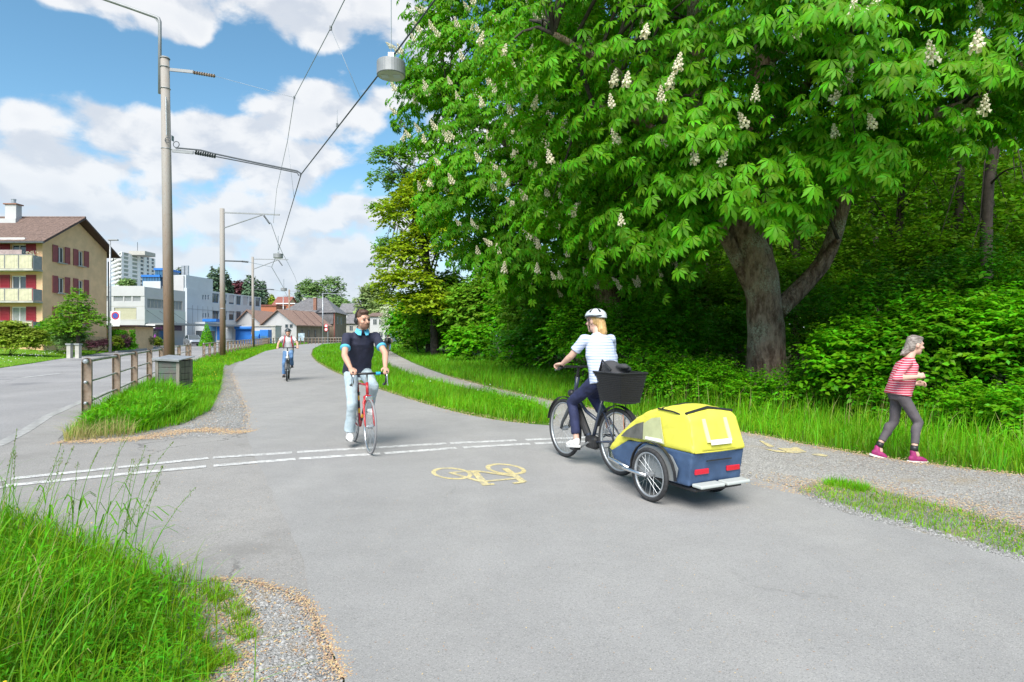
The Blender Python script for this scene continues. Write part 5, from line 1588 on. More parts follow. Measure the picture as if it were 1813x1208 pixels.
cb = thing('commercial_building', 'low white commercial building with a beige blind and a strip of grey windows', 'building', (-50.8, 82, 0))
w2 = MB()
fx0 = -62.0
front = [(-62 + .5 - fx0, 0 + 0, 0, 0)]
holes = []
for pa, pb in ((183, 193.5), (201, 218), (220, 232.5), (235, 249)):
    holes.append(((pa - CX) / FPX * 82 - fx0, (pb - CX) / FPX * 82 - fx0, 6.45, 7.2))
wall(w2, (fx0, 82, 0), (1, 0, 0), (0, -1, 0), -50.8 - fx0, 8.48, holes + [((202 - CX) / FPX * 82 - fx0, (241.5 - CX) / FPX * 82 - fx0, 3.95, 5.6)], .2)
A, B = (-50.8, 82), (-49.6, 90)
ub = Vector((B[0] - A[0], B[1] - A[1], 0)); Lb = ub.length; ub.normalize()
nb_ = Vector((ub.y, -ub.x, 0))
wall(w2, (A[0], A[1], 0), ub, nb_, Lb, 8.48, [(.5, Lb - .6, 5.6, 6.9), (.4, 5.2, .2, 2.5)], .25)
w2.quad((fx0, 82, 8.47), (-50.8, 82, 8.47), (-49.6, 90, 8.47), (fx0, 90, 8.47))
w2.build('wall', M['panel_white'], cb)
MB().box2((fx0, 81.93, 7.2), (-50.78, 81.995, 8.5)).build('parapet', M['panel_white'], cb)
for z in (2.6, 3.85, 5.75): MB().box2((fx0, 81.985, z), (-50.81, 81.999, z + .05)).build('joint', M['concrete'], cb)
for h in holes: window(cb, (fx0, 82, 0), (1, 0, 0), (0, -1, 0), h, .1, 'panel_white', 'louvre', 0, .05)
bh = ((202 - CX) / FPX * 82 - fx0, (241.5 - CX) / FPX * 82 - fx0, 3.95, 5.6)
bw = window(cb, (fx0, 82, 0), (1, 0, 0), (0, -1, 0), bh, .12, 'concrete', 'blind', 0, .05)
for i in range(9):
    MB().box((0, -.01, .1 + i * .175), (2.9, .04, .15)).build('slat', M['blind'], bw, world=False)
lw = window(cb, (A[0], A[1], 0), ub, nb_, (.5, Lb - .6, 5.6, 6.9), .1, 'concrete', 'louvre', 9, .05)
MB().beam(Vector((A[0], A[1], 4.4)) + nb_ * .03, Vector((B[0], B[1], 4.4)) + nb_ * .03, .03, 2.0).build('green_panel', M['panel_green'], cb)
sf = window(cb, (A[0], A[1], 0), ub, nb_, (.4, 5.2, .2, 2.5), .2, 'dark_steel', 'glass', 3, .07)
cn = MB()
cn.beam(Vector((-50.4, 82.3, 3.35)) + nb_ * 1.0, Vector((-47.6, 101, 3.45)) + nb_ * 1.0, 2.4, .28)
cn.build('canopy', M['grey_paint'], cb)
for t in (.3, 2.7, 5.2):
    p = Vector((A[0], A[1], 0)) + ub * t
    MB().tube([p + Z * 5.3, p + nb_ * 2.0 + ub * 1.2 + Z * 3.5], .025, 5).build('stay', M['dark_steel'], cb)
MB().beam(Vector((A[0], A[1], 2.85)) + ub * .6 + nb_ * .7, Vector((A[0], A[1], 2.85)) + ub * 6.4 + nb_ * .7, .1, .75).build('sign_panel', M['purple_dark'], cb)
for i in range(5):
    MB().beam(Vector((A[0], A[1], 2.85)) + ub * (.9 + i * .32) + nb_ * .76, Vector((A[0], A[1], 2.85)) + ub * (1.12 + i * .32) + nb_ * .76, .03, .36).build('letter_block', M['purple_pale'], cb)
MB().box2((-50.9, 81.2, .0), (-49.2, 81.4, 1.05)).build('low_wall', M['panel_white'], cb)

up = thing('office_tower_block', 'white upper storey with blue glazed roof rooms behind the commercial building', 'building', (-58, 98, 8))
MB().box2((P(284, 0, 98).x, 98, 6), (P(325, 0, 98).x, 106, zat(488, 98))).build('wall', M['panel_white'], up)
for (pa, pb, ya, yb) in ((253, 283, 487, 506), (275.5, 293, 475, 487)):
    x0, x1 = P(pa, 0, 97).x, P(pb, 0, 97).x
    MB().box2((x0, 97, zat(yb, 97) - .3), (x1, 101, zat(ya, 97) - .35)).build('glazed_room', M['glass_blue'], up)
    MB().box2((x0 - .2, 96.8, zat(ya, 97) - .35), (x1 + .1, 101.2, zat(ya, 97))).build('roof', M['blue'], up)
    for k in range(7): MB().box2((x0 + (x1 - x0) * k / 6 - .06, 96.93, zat(yb, 97)), (x0 + (x1 - x0) * k / 6 + .06, 96.99, zat(ya, 97) - .36)).build('mullion', M['blue_dark'], up)
MB().box2((P(253, 0, 96).x, 96, zat(505, 96) - 1), (P(284, 0, 96).x, 96.1, zat(498, 96))).build('balustrade', M['panel_grey'], up)
MB().box2((P(183, 0, 97).x - 2, 97.5, 4), (P(284, 0, 97).x, 106, zat(506, 97))).build('lower_roof', M['panel_white'], up)

# grey office block along the street
gb_ = thing('office_block', 'grey panelled office block with blue-framed windows in two rows', 'building', (-53.5, 99, 0))
A, B = (P(331, 0, 98).x, 98.0), (P(462, 0, 121).x, 121.0)
u = Vector((B[0] - A[0], B[1] - A[1], 0)); L = u.length; u.normalize(); n = Vector((u.y, -u.x, 0))
top = zat(510, 98)
hol = []
def hole_at(pa, pb, ya, yb, pref=None):
    ta, tb = on_line(A, B, pa) * L, on_line(A, B, pb) * L
    d = A[1] + (B[1] - A[1]) * (ta + tb) / 2 / L
    return (ta, tb, zat(yb, d), zat(ya, d))
rows_ = {1: [], 2: []}
for pa, pb in ((376, 388), (396.5, 402), (405.5, 415), (418.5, 427), (430.5, 439.5), (441.5, 447), (452.5, 461)):
    f = (pa - 376) / 86
    rows_[1].append(hole_at(pa, pb, 520 + 8.5 * f, 536.5 + 7 * f))
    rows_[2].append(hole_at(pa, pb, 550.5 + 2 * f, 566.5 + 1.5 * f))
slots = [hole_at(pa, pa + 2.2, y0, y1) for pa in (358.5, 363, 368) for y0, y1 in ((522.5, 530.5), (554.5, 562.5))]
gm_ = MB()
wall(gm_, (A[0], A[1], 0), u, n, L, top, rows_[1] + rows_[2] + slots, .2)
pN = Vector((A[0], A[1], 0)) - n * 9
wall(gm_, pN, n, -u, 9, top)
wall(gm_, Vector((B[0], B[1], 0)) - n * 9, n, u, 9, top)
gm_.quad(Vector((A[0], A[1], top - .01)), Vector((B[0], B[1], top - .01)), Vector((B[0], B[1], top - .01)) - n * 9, pN + Z * (top - .01))
gm_.build('wall', M['panel_grey'], gb_)
for k, r in enumerate((1, 2)):
    for i, h in enumerate(rows_[r]): window(gb_, (A[0], A[1], 0), u, n, h, .15, 'blue_dark', 'glass', 1 if i in (0, 3) else 0, .09, blind=(None, .6, .8, None, 1.0, .5, None)[i] if k == 0 else (None, .5, .35, None, .8, .4, None)[i])
for h in slots: window(gb_, (A[0], A[1], 0), u, n, h, .15, 'blue_dark', 'glass', 0, .05)
for t in np.linspace(.06, .3, 5): MB().beam(Vector((A[0], A[1], 3.5)) + u * L * t + n * .012, Vector((A[0], A[1], 3.5)) + u * (L * t + .06) + n * .012, .02, 6.8).build('joint', M['louvre'], gb_)
for z in (3.55, 6.25): MB().beam(Vector((A[0], A[1], z)) + n * .014, Vector((A[0], A[1], z)) + u * L + n * .014, .02, .06).build('joint', M['louvre'], gb_)
q = Vector((A[0], A[1], 0))
MB().add([q - n * .3 + u * .2 + Z * top, q - n * .3 + u * 7.5 + Z * top, q - n * 7 + u * 7.5 + Z * top, q - n * 7 + u * .2 + Z * top] +
         [v + Z * (zat(489, 100) - top) for v in (q - n * .3 + u * .2 + Z * top, q - n * .3 + u * 7.5 + Z * top, q - n * 7 + u * 7.5 + Z * top, q - n * 7 + u * .2 + Z * top)],
         [(0, 1, 5, 4), (1, 2, 6, 5), (2, 3, 7, 6), (3, 0, 4, 7), (4, 5, 6, 7)]).build('roof_storey', M['panel_grey'], gb_)
for px in (324.5, 331.5):
    p = P(px, 488, 103)
    MB().tube([p - Z * 1, p + Z * 1.7], .3, 8).build('flue', M['steel'], gb_)

# shop row under the canopy
shp = thing('shop_front', 'glazed shop fronts under the long canopy beside the parked car', 'building', (-50, 98, 0))
for i, (pa, pb, m) in enumerate(((326, 338, 'panel_grey'), (345, 363, 'panel_grey'), (365, 383, 'blue_dark'))):
    x0, x1 = P(pa, 0, 100).x, P(pb, 0, 100).x
    MB().box2((x0, 100, .2), (x1, 103, 4.4 - i * .3)).build('wall', M[m], shp)
    window(shp, (x0, 100, .2), (1, 0, 0), (0, -1, 0), (.2, (x1 - x0) - .2, .4, 2.4), -.03, 'dark_steel', 'glass', 3, .07)
MB().box2((P(365, 0, 99).x, 97.8, 4.1), (P(389, 0, 99).x, 101, 4.55)).build('blue_canopy', M['blue'], shp)

ds = thing('direction_sign', 'white arrow-shaped direction board on a thin post near the purple sign', 'sign', (P(264, 0, 74).x, 74, .25))
MB().tube([P(264.5, 608, 74), P(264.5, 568, 74)], .04, 6).build('post', M['steel'], ds)
a, b, c = P(256, 577.5, 73.9), P(259, 574, 73.9), P(274.5, 574, 73.9)
d, e = P(274.5, 581, 73.9), P(259, 581, 73.9)
MB().add([a, b, c, d, e] + [v + Vector((0, .05, 0)) for v in (a, b, c, d, e)], [(0, 1, 2, 3, 4), (9, 8, 7, 6, 5), (0, 5, 6, 1), (1, 6, 7, 2), (2, 7, 8, 3), (3, 8, 9, 4), (4, 9, 5, 0)]).build('board', M['white'], ds)
um = thing('parasol', 'closed purple parasol standing in front of the dark shop window', 'parasol', (P(274.5, 0, 79).x, 79, .3))
MB().lathe((0, 0, 0), [(.03, 0), (.03, .25), (.24, .35), (.2, .9), (.13, 1.35), (.03, 1.6)], 10).build('cloth', M['purple'], um, world=False)
MB().tube([(0, 0, -.2), (0, 0, 1.75)], .025, 6).build('pole', M['steel'], um, world=False)

# tower block far behind
tw_ = thing('tower_block', 'tall white tower block with rows of small windows, far behind the street', 'building', (P(215, 0, 296).x, 296, 0))
A, B, C_ = P(215.5, 0, 296), P(275, 0, 322), P(203, 0, 312)
def tower_face(A, B, cols, rows, tops, off=0):
    u = Vector((B.x - A.x, B.y - A.y, 0)); L = u.length; u.normalize()
    n = Vector((u.y, -u.x, 0))
    if n.y > 0: n = -n
    mb = MB()
    holes = [(L * c0, L * c1, z, z + 1.5) for z in rows for c0, c1 in cols]
    wall(mb, (A.x, A.y, 0), u, n, L, tops, holes, .5)
    mb.build('wall', M['white'], tw_)
    for i, h in enumerate(holes):
        window(tw_, (A.x, A.y, 0), u, n, h, .3, 'white', 'glass' if i % len(cols) > 1 else 'curtain', 0, .12)
rows = [zat(y, 300) for y in (460, 467.4, 474.8, 482.2, 489.6, 497, 504.4)] + [zat(453.5, 300)]
tower_face(A, B, ((.06, .2), (.30, .46), (.54, .64), (.73, .81), (.88, .97)), rows, zat(448.5, 300))
tower_face(C_, A, ((.1, .42), (.58, .9)), rows, zat(449, 304))
for z in rows: MB().beam(Vector((C_.x - .8, C_.y - .6, z - .5)), Vector((A.x - .4, A.y - .8, z - .5)), 1.2, .9).build('balcony', M['white'], tw_)
MB().add([(A.x, A.y, zat(448.5, 300)), (B.x, B.y, zat(448.5, 300)), (B.x - 6, B.y + 10, zat(448.5, 300)), (C_.x, C_.y, zat(448.5, 300))], [(0, 1, 2, 3)]).build('roof', M['concrete'], tw_)
MB().box2((P(221, 0, 300).x, 303, zat(450, 300)), (P(250, 0, 300).x, 312, zat(443, 300))).build('penthouse', M['concrete'], tw_)
MB().tube([P(243.5, 444, 304), P(243.5, 429, 304)], .12, 5).build('antenna', M['dark_steel'], tw_)

# ---------------------------------------------------------------- gabled buildings
def gabled(o, K, ug, vl, wg, ll, z0, ze, zr, ov=.5, wm='panel_white', rm='tile_ruddy', side=None, th=.18, back=True):
    """K: nearest corner; gable runs along ug (wg long), eaves along vl (ll long)"""
    K, ug, vl = Vector(K), Vector(ug).normalized(), Vector(vl).normalized()
    c = [K, K + ug * wg, K + ug * wg + vl * ll, K + vl * ll]
    lo = [Vector((p.x, p.y, z0)) for p in c]
    hi = [Vector((p.x, p.y, ze)) for p in c]
    r0, r1 = (hi[0] + hi[1]) / 2 + Z * (zr - ze), (hi[2] + hi[3]) / 2 + Z * (zr - ze)
    MB().quad(lo[0], lo[1], hi[1], r0, hi[0]).build('gable_wall', M[wm], o)
    MB().quad(lo[2], lo[3], hi[3], r1, hi[2]).build('gable_wall', M[wm], o)
    MB().quad(lo[3], lo[0], hi[0], hi[3]).build('side_wall', M[side or wm], o)
    MB().quad(lo[1], lo[2], hi[2], hi[1]).build('side_wall', M[side or wm], o)
    s = (zr - ze) / (wg / 2)
    rb = MB()
    for a, d in ((0, -1), (1, 1)):
        e0 = hi[a] + ug * d * ov - Z * s * ov - vl * ov
        e1 = hi[3 if a == 0 else 2] + ug * d * ov - Z * s * ov + vl * ov
        t0, t1 = r0 - vl * ov, r1 + vl * ov
        q = [e0, e1, t1, t0]
        rb.add(q + [v + Z * th for v in q], [(0, 1, 2, 3), (7, 6, 5, 4), (0, 4, 5, 1), (1, 5, 6, 2), (2, 6, 7, 3), (3, 7, 4, 0)])
    return rb.build('roof', M[rm], o)

zsh = H(105)
w1 = thing('workshop', 'white gabled workshop with a ruddy tiled roof and a long brown side wall', 'building', (P(525, 0, 103).x, 103, zsh))
K = P(525, 598, 103); e1 = P(464, 598, 107); e2 = P(583, 598, 113)
rf1 = gabled(w1, K, e1 - K, e2 - K, (e1 - K).xy.length, (e2 - K).xy.length, zsh - .3, 3.75, 6.3, .5, 'panel_white', 'tile_ruddy', 'wood_brown')
uu = (e2 - K).xy.normalized(); uu = Vector((uu.x, uu.y, 0)); nn = Vector((uu.y, -uu.x, 0))
for s_ in (1.3, 3.3, 5.4):
    window(w1, K - Vector((0, 0, K.z)), uu, nn, (s_, s_ + .5, 1.5, 2.8), -.04, 'fascia', 'glass', 0, .06)
gu = (e1 - K).xy.normalized(); gu = Vector((gu.x, gu.y, 0)); gn = Vector((-gu.y, gu.x, 0))
for s_ in (.9, 2.0): window(w1, Vector((K.x, K.y, 0)), gu, gn if gn.y < 0 else -gn, (s_, s_ + .7, 3.2, 3.8), -.04, 'grey_paint', 'glass', 0, .06)
for t in (.25, .5, .75): MB().beam(K.lerp(e2, t) - Z * (K.z - 3.55 - .12) + nn * .5, K.lerp(e2, t) - Z * (K.z - 6.3) - nn * 2.6, .05, .05).build('roof_batten', M['fascia'], w1)
w3 = thing('workshop', 'white gabled workshop with a ruddy roof, behind the blue roller shutter', 'building', (P(466, 0, 108).x, 108, zsh))
K = P(465, 598, 108); e1 = P(414, 598, 113); e2 = P(505, 598, 117)
gabled(w3, K, e1 - K, e2 - K, (e1 - K).xy.length, (e2 - K).xy.length, zsh - .3, 3.9, 6.5, .5)
gr = thing('garage_row', 'flat white garage row with blue doors in front of the workshops', 'building', (P(430, 0, 100).x, 100, H(100)))
x0, x1 = P(383, 0, 100).x, P(488, 0, 100).x
MB().box2((x0, 100, .1), (x1, 102.5, 3.35)).build('wall', M['panel_white'], gr)
MB().box2((x0 - .1, 99.8, 3.35), (x1 + .1, 102.6, 3.5)).build('roof', M['concrete'], gr)
for pa, pb, ya, yb, m, nm in ((384, 391.5, 577, 602, 'blue', 'door'), (398, 411, 582, 600, 'panel_grey', 'garage_door'), (417, 444, 583, 607, 'blue', 'roller_shutter'), (480, 487, 580, 604, 'concrete', 'door')):
    o_ = MB().box2((P(pa, 0, 99.9).x, 99.9, max(.2, zat(yb, 99.9))), (P(pb, 0, 99.9).x, 99.99, zat(ya, 99.9))).build(nm, M[m], gr)
    if nm == 'roller_shutter':
        for k in range(14): MB().box2((P(pa, 0, 99.9).x, 99.86, .5 + k * .155), (P(pb, 0, 99.9).x, 99.897, .5 + k * .155 + .12)).build('slat', M['blue'], o_)
MB().box2((P(415, 0, 99.5).x, 99.3, zat(583.5, 99.5)), (P(446, 0, 99.5).x, 99.9, zat(578, 99.5))).build('shutter_hood', M['blue'], gr, bevel=.15)
for i, (pa, pb, ya, yb) in enumerate(((447, 461, 586, 608), (463, 478, 584, 608))):
    ct = thing('waste_container', ['lower blue waste container with a slanted lid by the garages', 'taller square blue waste container by the garages'][i], 'container', (P((pa + pb) / 2, 0, 96).x, 96, H(96)), 0, 'blue containers by the garages')
    x0, x1 = P(pa, 0, 96).x - ct.location.x, P(pb, 0, 96).x - ct.location.x
    hgt = zat(ya, 96) - H(96)
    if i == 0: MB().prism([(-.7, 0), (.8, 0), (.8, hgt), (.1, hgt), (-.7, hgt * .62)], 0, x0, x1).build('body', M['blue'], ct, world=False)
    else: MB().box2((x0, -.7, 0), (x1, .8, hgt)).build('body', M['blue'], ct, world=False, bevel=.06)
    MB().box2((x0 + .12, -.76, hgt * .45), (x1 - .12, -.7, hgt * .58)).build('slot', M['blue_dark'], ct, world=False)
    for k in range(4): MB().box2((x0 + (x1 - x0) * (k + .5) / 4 - .04, -.74, .1), (x0 + (x1 - x0) * (k + .5) / 4 + .04, -.7, hgt * .42)).build('rib', M['blue'], ct, world=False)

bh_ = thing('slate_house', 'big brown house under a grey hipped slate roof with a brick chimney', 'house', (P(560, 0, 120).x, 118, H(118)))
c0, c1, c2 = P(492, 598, 124), P(592, 598, 116), P(613, 598, 130)
c3 = c0 + (c2 - c1)
def at(p, z): return Vector((p.x, p.y, z))
bw_ = MB()
for a, b in ((c0, c1), (c1, c2), (c2, c3), (c3, c0)): bw_.quad(at(a, H(118) - .3), at(b, H(118) - .3), at(b, 6.6), at(a, 6.6))
bw_.build('wall', M['wood_brown'], bh_)
cc = (c0 + c1 + c2 + c3) / 4
e = [cc + (p - cc) * 1.08 for p in (c0, c1, c2, c3)]
ra, rb_ = e[0].lerp(e[3], .5).lerp(e[1].lerp(e[2], .5), .40), e[0].lerp(e[3], .5).lerp(e[1].lerp(e[2], .5), .72)
zr, ze = zat(525, 121), 6.35
sr = MB()
sr.quad(at(e[0], ze), at(e[1], ze), at(rb_, zr), at(ra, zr))
sr.quad(at(e[1], ze), at(e[2], ze), at(rb_, zr))
sr.quad(at(e[2], ze), at(e[3], ze), at(ra, zr), at(rb_, zr))
sr.quad(at(e[3], ze), at(e[0], ze), at(ra, zr))
sr.quad(*[at(p, ze - .02) for p in e])
sr.build('roof', M['slate'], bh_)
for i in range(12):   # slate courses read as fine lines
    t = (i + .5) / 12
    p, q = at(e[0], ze).lerp(at(ra, zr), t), at(e[1], ze).lerp(at(rb_, zr), t)
    MB().beam(p + Z * .03, q + Z * .03, .10, .03).build('slate_course', M['slate'], bh_)
us = (c1 - c0).xy.normalized(); us = Vector((us.x, us.y, 0)); ns = Vector((us.y, -us.x, 0))
Ls = (c1 - c0).xy.length
for i in range(9):
    z = 4.2 + i * .24
    MB().beam(at(c0, z) + us * Ls * .52 + ns * (.12 + .02 * (9 - i)), at(c0, z) + us * Ls * .995 + ns * (.12 + .02 * (9 - i)), .06, .2).build('slate_course', M['slate'], bh_)
ch_ = MB().box2((P(554, 0, 117).x, 117.2, zat(549, 117)), (P(559, 0, 117).x, 117.9, zat(527.5, 117))).build('chimney', M['brick'], bh_)
MB().box2((P(553.4, 0, 117).x, 117.1, zat(527.5, 117)), (P(559.6, 0, 117).x, 118, zat(526.3, 117))).build('chimney_cap', M['concrete'], ch_)
MB().beam(at(c1, 6.3) + Vector((.05, -.1, 0)), at(c1, .6) + Vector((.05, -.1, 0)), .2, .2).build('corner_board', M['tile_red'], bh_)
for s_ in (.2, .5): 
    v = (c2 - c1).xy.normalized(); v = Vector((v.x, v.y, 0))
    window(bh_, at(c1, 0), v, Vector((v.y, -v.x, 0)), ((c2 - c1).xy.length * s_, (c2 - c1).xy.length * s_ + 1.2, 4.2, 5.6), -.04, 'panel_white', 'glass', 1, .08)

# further houses
for (nm, lb, pa, pb, ya, yb, yr, d, wm_, rm_, dep) in (
    ('house', 'far house with a steep red roof left of the slate roof', 484, 508, 540, 600, 525, 165, 'ochre_light', 'tile_red', 8),
    ('house', 'grey-roofed house peeping out behind the right end of the slate roof', 600, 634, 553, 600, 537, 165, 'panel_white', 'slate', 9),
    ('house', 'dark-roofed low house right behind the road cyclist\'s head', 612, 655, 572, 603, 556, 140, 'concrete', 'slate', 8),
    ('house', 'pale pink house with small windows beside the hawthorn', 655, 690, 560, 603, 554, 128, 'ochre_light', 'tile_brown', 8)):
    o = thing(nm, lb, 'house', (P((pa + pb) / 2, 0, d).x, d, H(d)), 0, 'far houses at the end of the path')
    K, e1, e2 = P(pa, 598, d), P(pb, 598, d), P(pa, 598, d + dep)
    # eaves along the front: gable runs away from us
    gabled(o, K, Vector((0, 1, 0)), Vector((1, 0, 0)), dep, K.x * -1 + e1.x, H(d) - .3, zat(ya, d), zat(yr, d), .4, wm_ if 'pink' not in lb else 'panel_white', rm_, None)
    wd = e1.x - K.x
    for r_ in range(2):
        for k in range(3):
            z = zat(ya, d) - 1.9 - r_ * 2.7
            if z > H(d) + .4: window(o, (K.x, d, 0), (1, 0, 0), (0, -1, 0), (wd * (.15 + .3 * k), wd * (.15 + .3 * k) + .9, z, z + 1.3), -.03, 'panel_white', 'glass', 1, .08)
ox = thing('flat_building', 'low orange-clad flat building behind the workshops', 'building', (P(475, 0, 140).x, 140, H(140)))
MB().box2((P(461, 0, 140).x, 140, H(140)), (P(489, 0, 140).x, 146, zat(541.5, 140))).build('wall', M['orange'], ox)
MB().box2((P(460, 0, 140).x, 139.7, zat(541.5, 140)), (P(490, 0, 140).x, 146.3, zat(540, 140))).build('roof', M['tile_red'], ox)
ow = thing('flat_building', 'low building with a white roof edge beside the red roof', 'building', (P(503, 0, 150).x, 150, H(150)))
MB().box2((P(490, 0, 150).x, 150, H(150)), (P(522, 0, 150).x, 155, zat(538.5, 150))).build('wall', M['orange'], ow)
MB().box2((P(489, 0, 150).x, 149.7, zat(538.5, 150)), (P(523, 0, 150).x, 155.3, zat(536.8, 150))).build('roof', M['white'], ow)
cs = thing('church_spire', 'slim green-grey church spire above the far trees', 'spire', (P(543, 0, 270).x, 270, 0))
h0 = zat(528, 270)
MB().box2((P(543, 0, 270).x - 1.6, 268.4, 0), (P(543, 0, 270).x + 1.6, 271.6, h0)).build('tower', M['concrete'], cs)
MB().lathe((P(543, 0, 270).x, 270, 0), [(1.9, h0), (.75, h0 + 5), (.12, zat(496, 270)), (.05, zat(489, 270))], 8).build('spire', mat('copper_green_slate', (.14, .19, .17), .7, var=.15), cs)

# hills
hb = MB()
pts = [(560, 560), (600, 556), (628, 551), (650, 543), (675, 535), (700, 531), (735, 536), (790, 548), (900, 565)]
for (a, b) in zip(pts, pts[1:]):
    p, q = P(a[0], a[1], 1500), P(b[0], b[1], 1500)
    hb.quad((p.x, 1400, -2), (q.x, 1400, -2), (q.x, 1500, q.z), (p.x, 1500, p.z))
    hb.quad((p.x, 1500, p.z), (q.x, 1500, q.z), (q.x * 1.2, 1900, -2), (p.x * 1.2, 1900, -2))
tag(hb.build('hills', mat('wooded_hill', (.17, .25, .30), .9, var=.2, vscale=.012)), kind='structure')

# ================================================================ STREET FURNITURE
def post_mesh(h, w=.15, t=.05):
    mb = MB()
    pr = [(-w / 2, 0), (w / 2, 0)] + [(w / 2 * math.cos(a), h - w / 2 + w / 2 * math.sin(a)) for a in [math.pi * k / 8 for k in range(9)]]
    mb.prism(pr, 0, -t * .2, t * .2)
    # rim that makes it a channel
    for (a, b) in zip(pr[1:] , pr[2:]):
        mb.add(
            [(-t, a[0], a[1]), (t, a[0], a[1]), (t, b[0], b[1]), (-t, b[0], b[1]), (-t, a[0] * .88, a[1] - .003), (t, a[0] * .88, a[1] - .003), (t, b[0] * .88, b[1] - .003), (-t, b[0] * .88, b[1] - .003)],
            [(0, 1, 2, 3), (4, 7, 6, 5), (0, 3, 7, 4), (1, 5, 6, 2)])
    mb.add([(-t, -w / 2, 0), (t, -w / 2, 0), (t, -w / 2, h - w / 2), (-t, -w / 2, h - w / 2), (-t, -w * .44, 0), (t, -w * .44, 0), (t, -w * .44, h - w / 2), (-t, -w * .44, h - w / 2)],
           [(0, 1, 2, 3), (4, 7, 6, 5), (0, 3, 7, 4), (1, 5, 6, 2)])
    return mb.mesh('post', M['rust'])
POST = post_mesh(1.12)
POSTS = post_mesh(1.12, .16, .05)
def railing(label, pts, group, post, rails=((1.03, .032), (.66, .021), (.29, .021)), ends=True, every=1):
    o = thing('railing', label, 'railing', pts[0], 0, group)
    b = Vector(pts[0])
    for i, p in enumerate(pts):
        q = pts[min(i + 1, len(pts) - 1)] - pts[max(i - 1, 0)]
        link('post', post, o, p - b - Z * .03, (0, 0, math.atan2(q.y, q.x)))
    for z, r in rails:
        w = []
        for i, p in enumerate(pts):
            w.append(p + Z * z)
            if i < len(pts) - 1: w.append(p.lerp(pts[i + 1], .5) + Z * (z + random.uniform(-.012, .012)))
        d = (pts[0] - pts[1]).normalized()
        w = [w[0] + d * .09] + w
        MB().tube(w, r, 8).build('rail', M['rail_steel'], o, smooth=True)
        if ends:
            MB().lathe((0, 0, 0), [(r * 1.35, 0), (r * 1.5, .02), (r * 1.1, .045), (.004, .05)], 10).build('rail_end', M['steel'], o, world=False)
            e_ = o.children[-1]
            e_.location = w[0] - b
            e_.rotation_euler = d.to_track_quat('Z', 'Y').to_euler()
    return o
f1 = [(154, 10.6), (206, 13.35), (238, 15.9), (264.5, 18.7), (285.5, 21.8), (302, 25.2), (317, 29), (331, 34.2), (336.5, 36.8)]
railing('rusty brown street railing with three pipes, nearest the crossing', [Vector(((px - CX) / FPX * d, d, H(d))) for px, d in f1], 'railings between street and path', POST)
A, B = G(361, 636), G(477, 610)
n = 26
railing('long brown street railing running on past the bracket poles', [Vector((*(A.lerp(B, k / n)).xy, H(A.lerp(B, k / n).y))) for k in range(n + 1)], 'railings between street and path', POSTS)
A2, B2 = Vector((B.x + 1.5, B.y - 4, 0)), P(614, 598, 98)
n = 22
cv = [A2.lerp(B2, k / n) for k in range(n + 1)]
for k, p in enumerate(cv): p.y += 3 * math.sin(math.pi * k / n); p.z = H(p.y)
railing('far railing curving across in front of the brown house', cv, 'railings between street and path', POSTS, ((1.03, .04), (.55, .03)), False)

# grit bin with a tin lid
gx = thing('grit_bin', 'weathered wooden grit bin with a grey tin lid at the foot of the tall pole', 'bin', (-8.80, 15.45, .02), math.radians(-6))
M['bin_wood'] = mat('weathered_board', (0.085, 0.068, 0.064), .9, col2=(0.165, 0.14, 0.135), vscale=3, bump=.5, bscale=30, stretch=(.5, .5, 4))
M['bin_green'] = mat('flaking_green_board', (0.115, 0.10, 0.097), .9, col2=(0.085, 0.125, 0.10), vscale=3.5, bump=.5, bscale=30)
M['bin_post'] = mat('grey_post_wood', (0.19, 0.175, 0.15), .9, var=.3, vscale=4, bump=.5, bscale=30, stretch=(3, 3, .4))
hw, hd = .31, .24
for k in range(5):
    z0 = .02 + k * .163
    MB().box((random.uniform(-.004, .004), -hd, z0 + .078), (2 * hw - .09, .03, .152)).build('board', M['bin_green'] if k in (2, 3, 4) else M['bin_wood'], gx, world=False, bevel=.004)
    for s in (-1, 1): MB().box((s * hw, 0, z0 + .078), (.03, 2 * hd - .08, .152)).build('board', M['bin_post'], gx, world=False, bevel=.004)
    MB().box((0, hd, z0 + .078 + .02), (2 * hw - .09, .03, .152)).build('board', M['bin_wood'], gx, world=False)
for sx in (-1, 1):
    for sy in (-1, 1): MB().box((sx * (hw - .02), sy * (hd - .01), .43), (.085, .085, .86)).build('corner_post', M['bin_post'], gx, world=False, bevel=.006)
lidR = Matrix.Rotation(math.radians(7), 3, 'X') @ Matrix.Rotation(math.radians(3), 3, 'Y')
MB().box((0, -.02, .905), (2 * hw + .12, 2 * hd + .16, .022), R=lidR).box((0, -.02 - hd - .075, .862), (2 * hw + .12, .012, .06), R=lidR).build('lid', M['steel'], gx, world=False, bevel=.004)

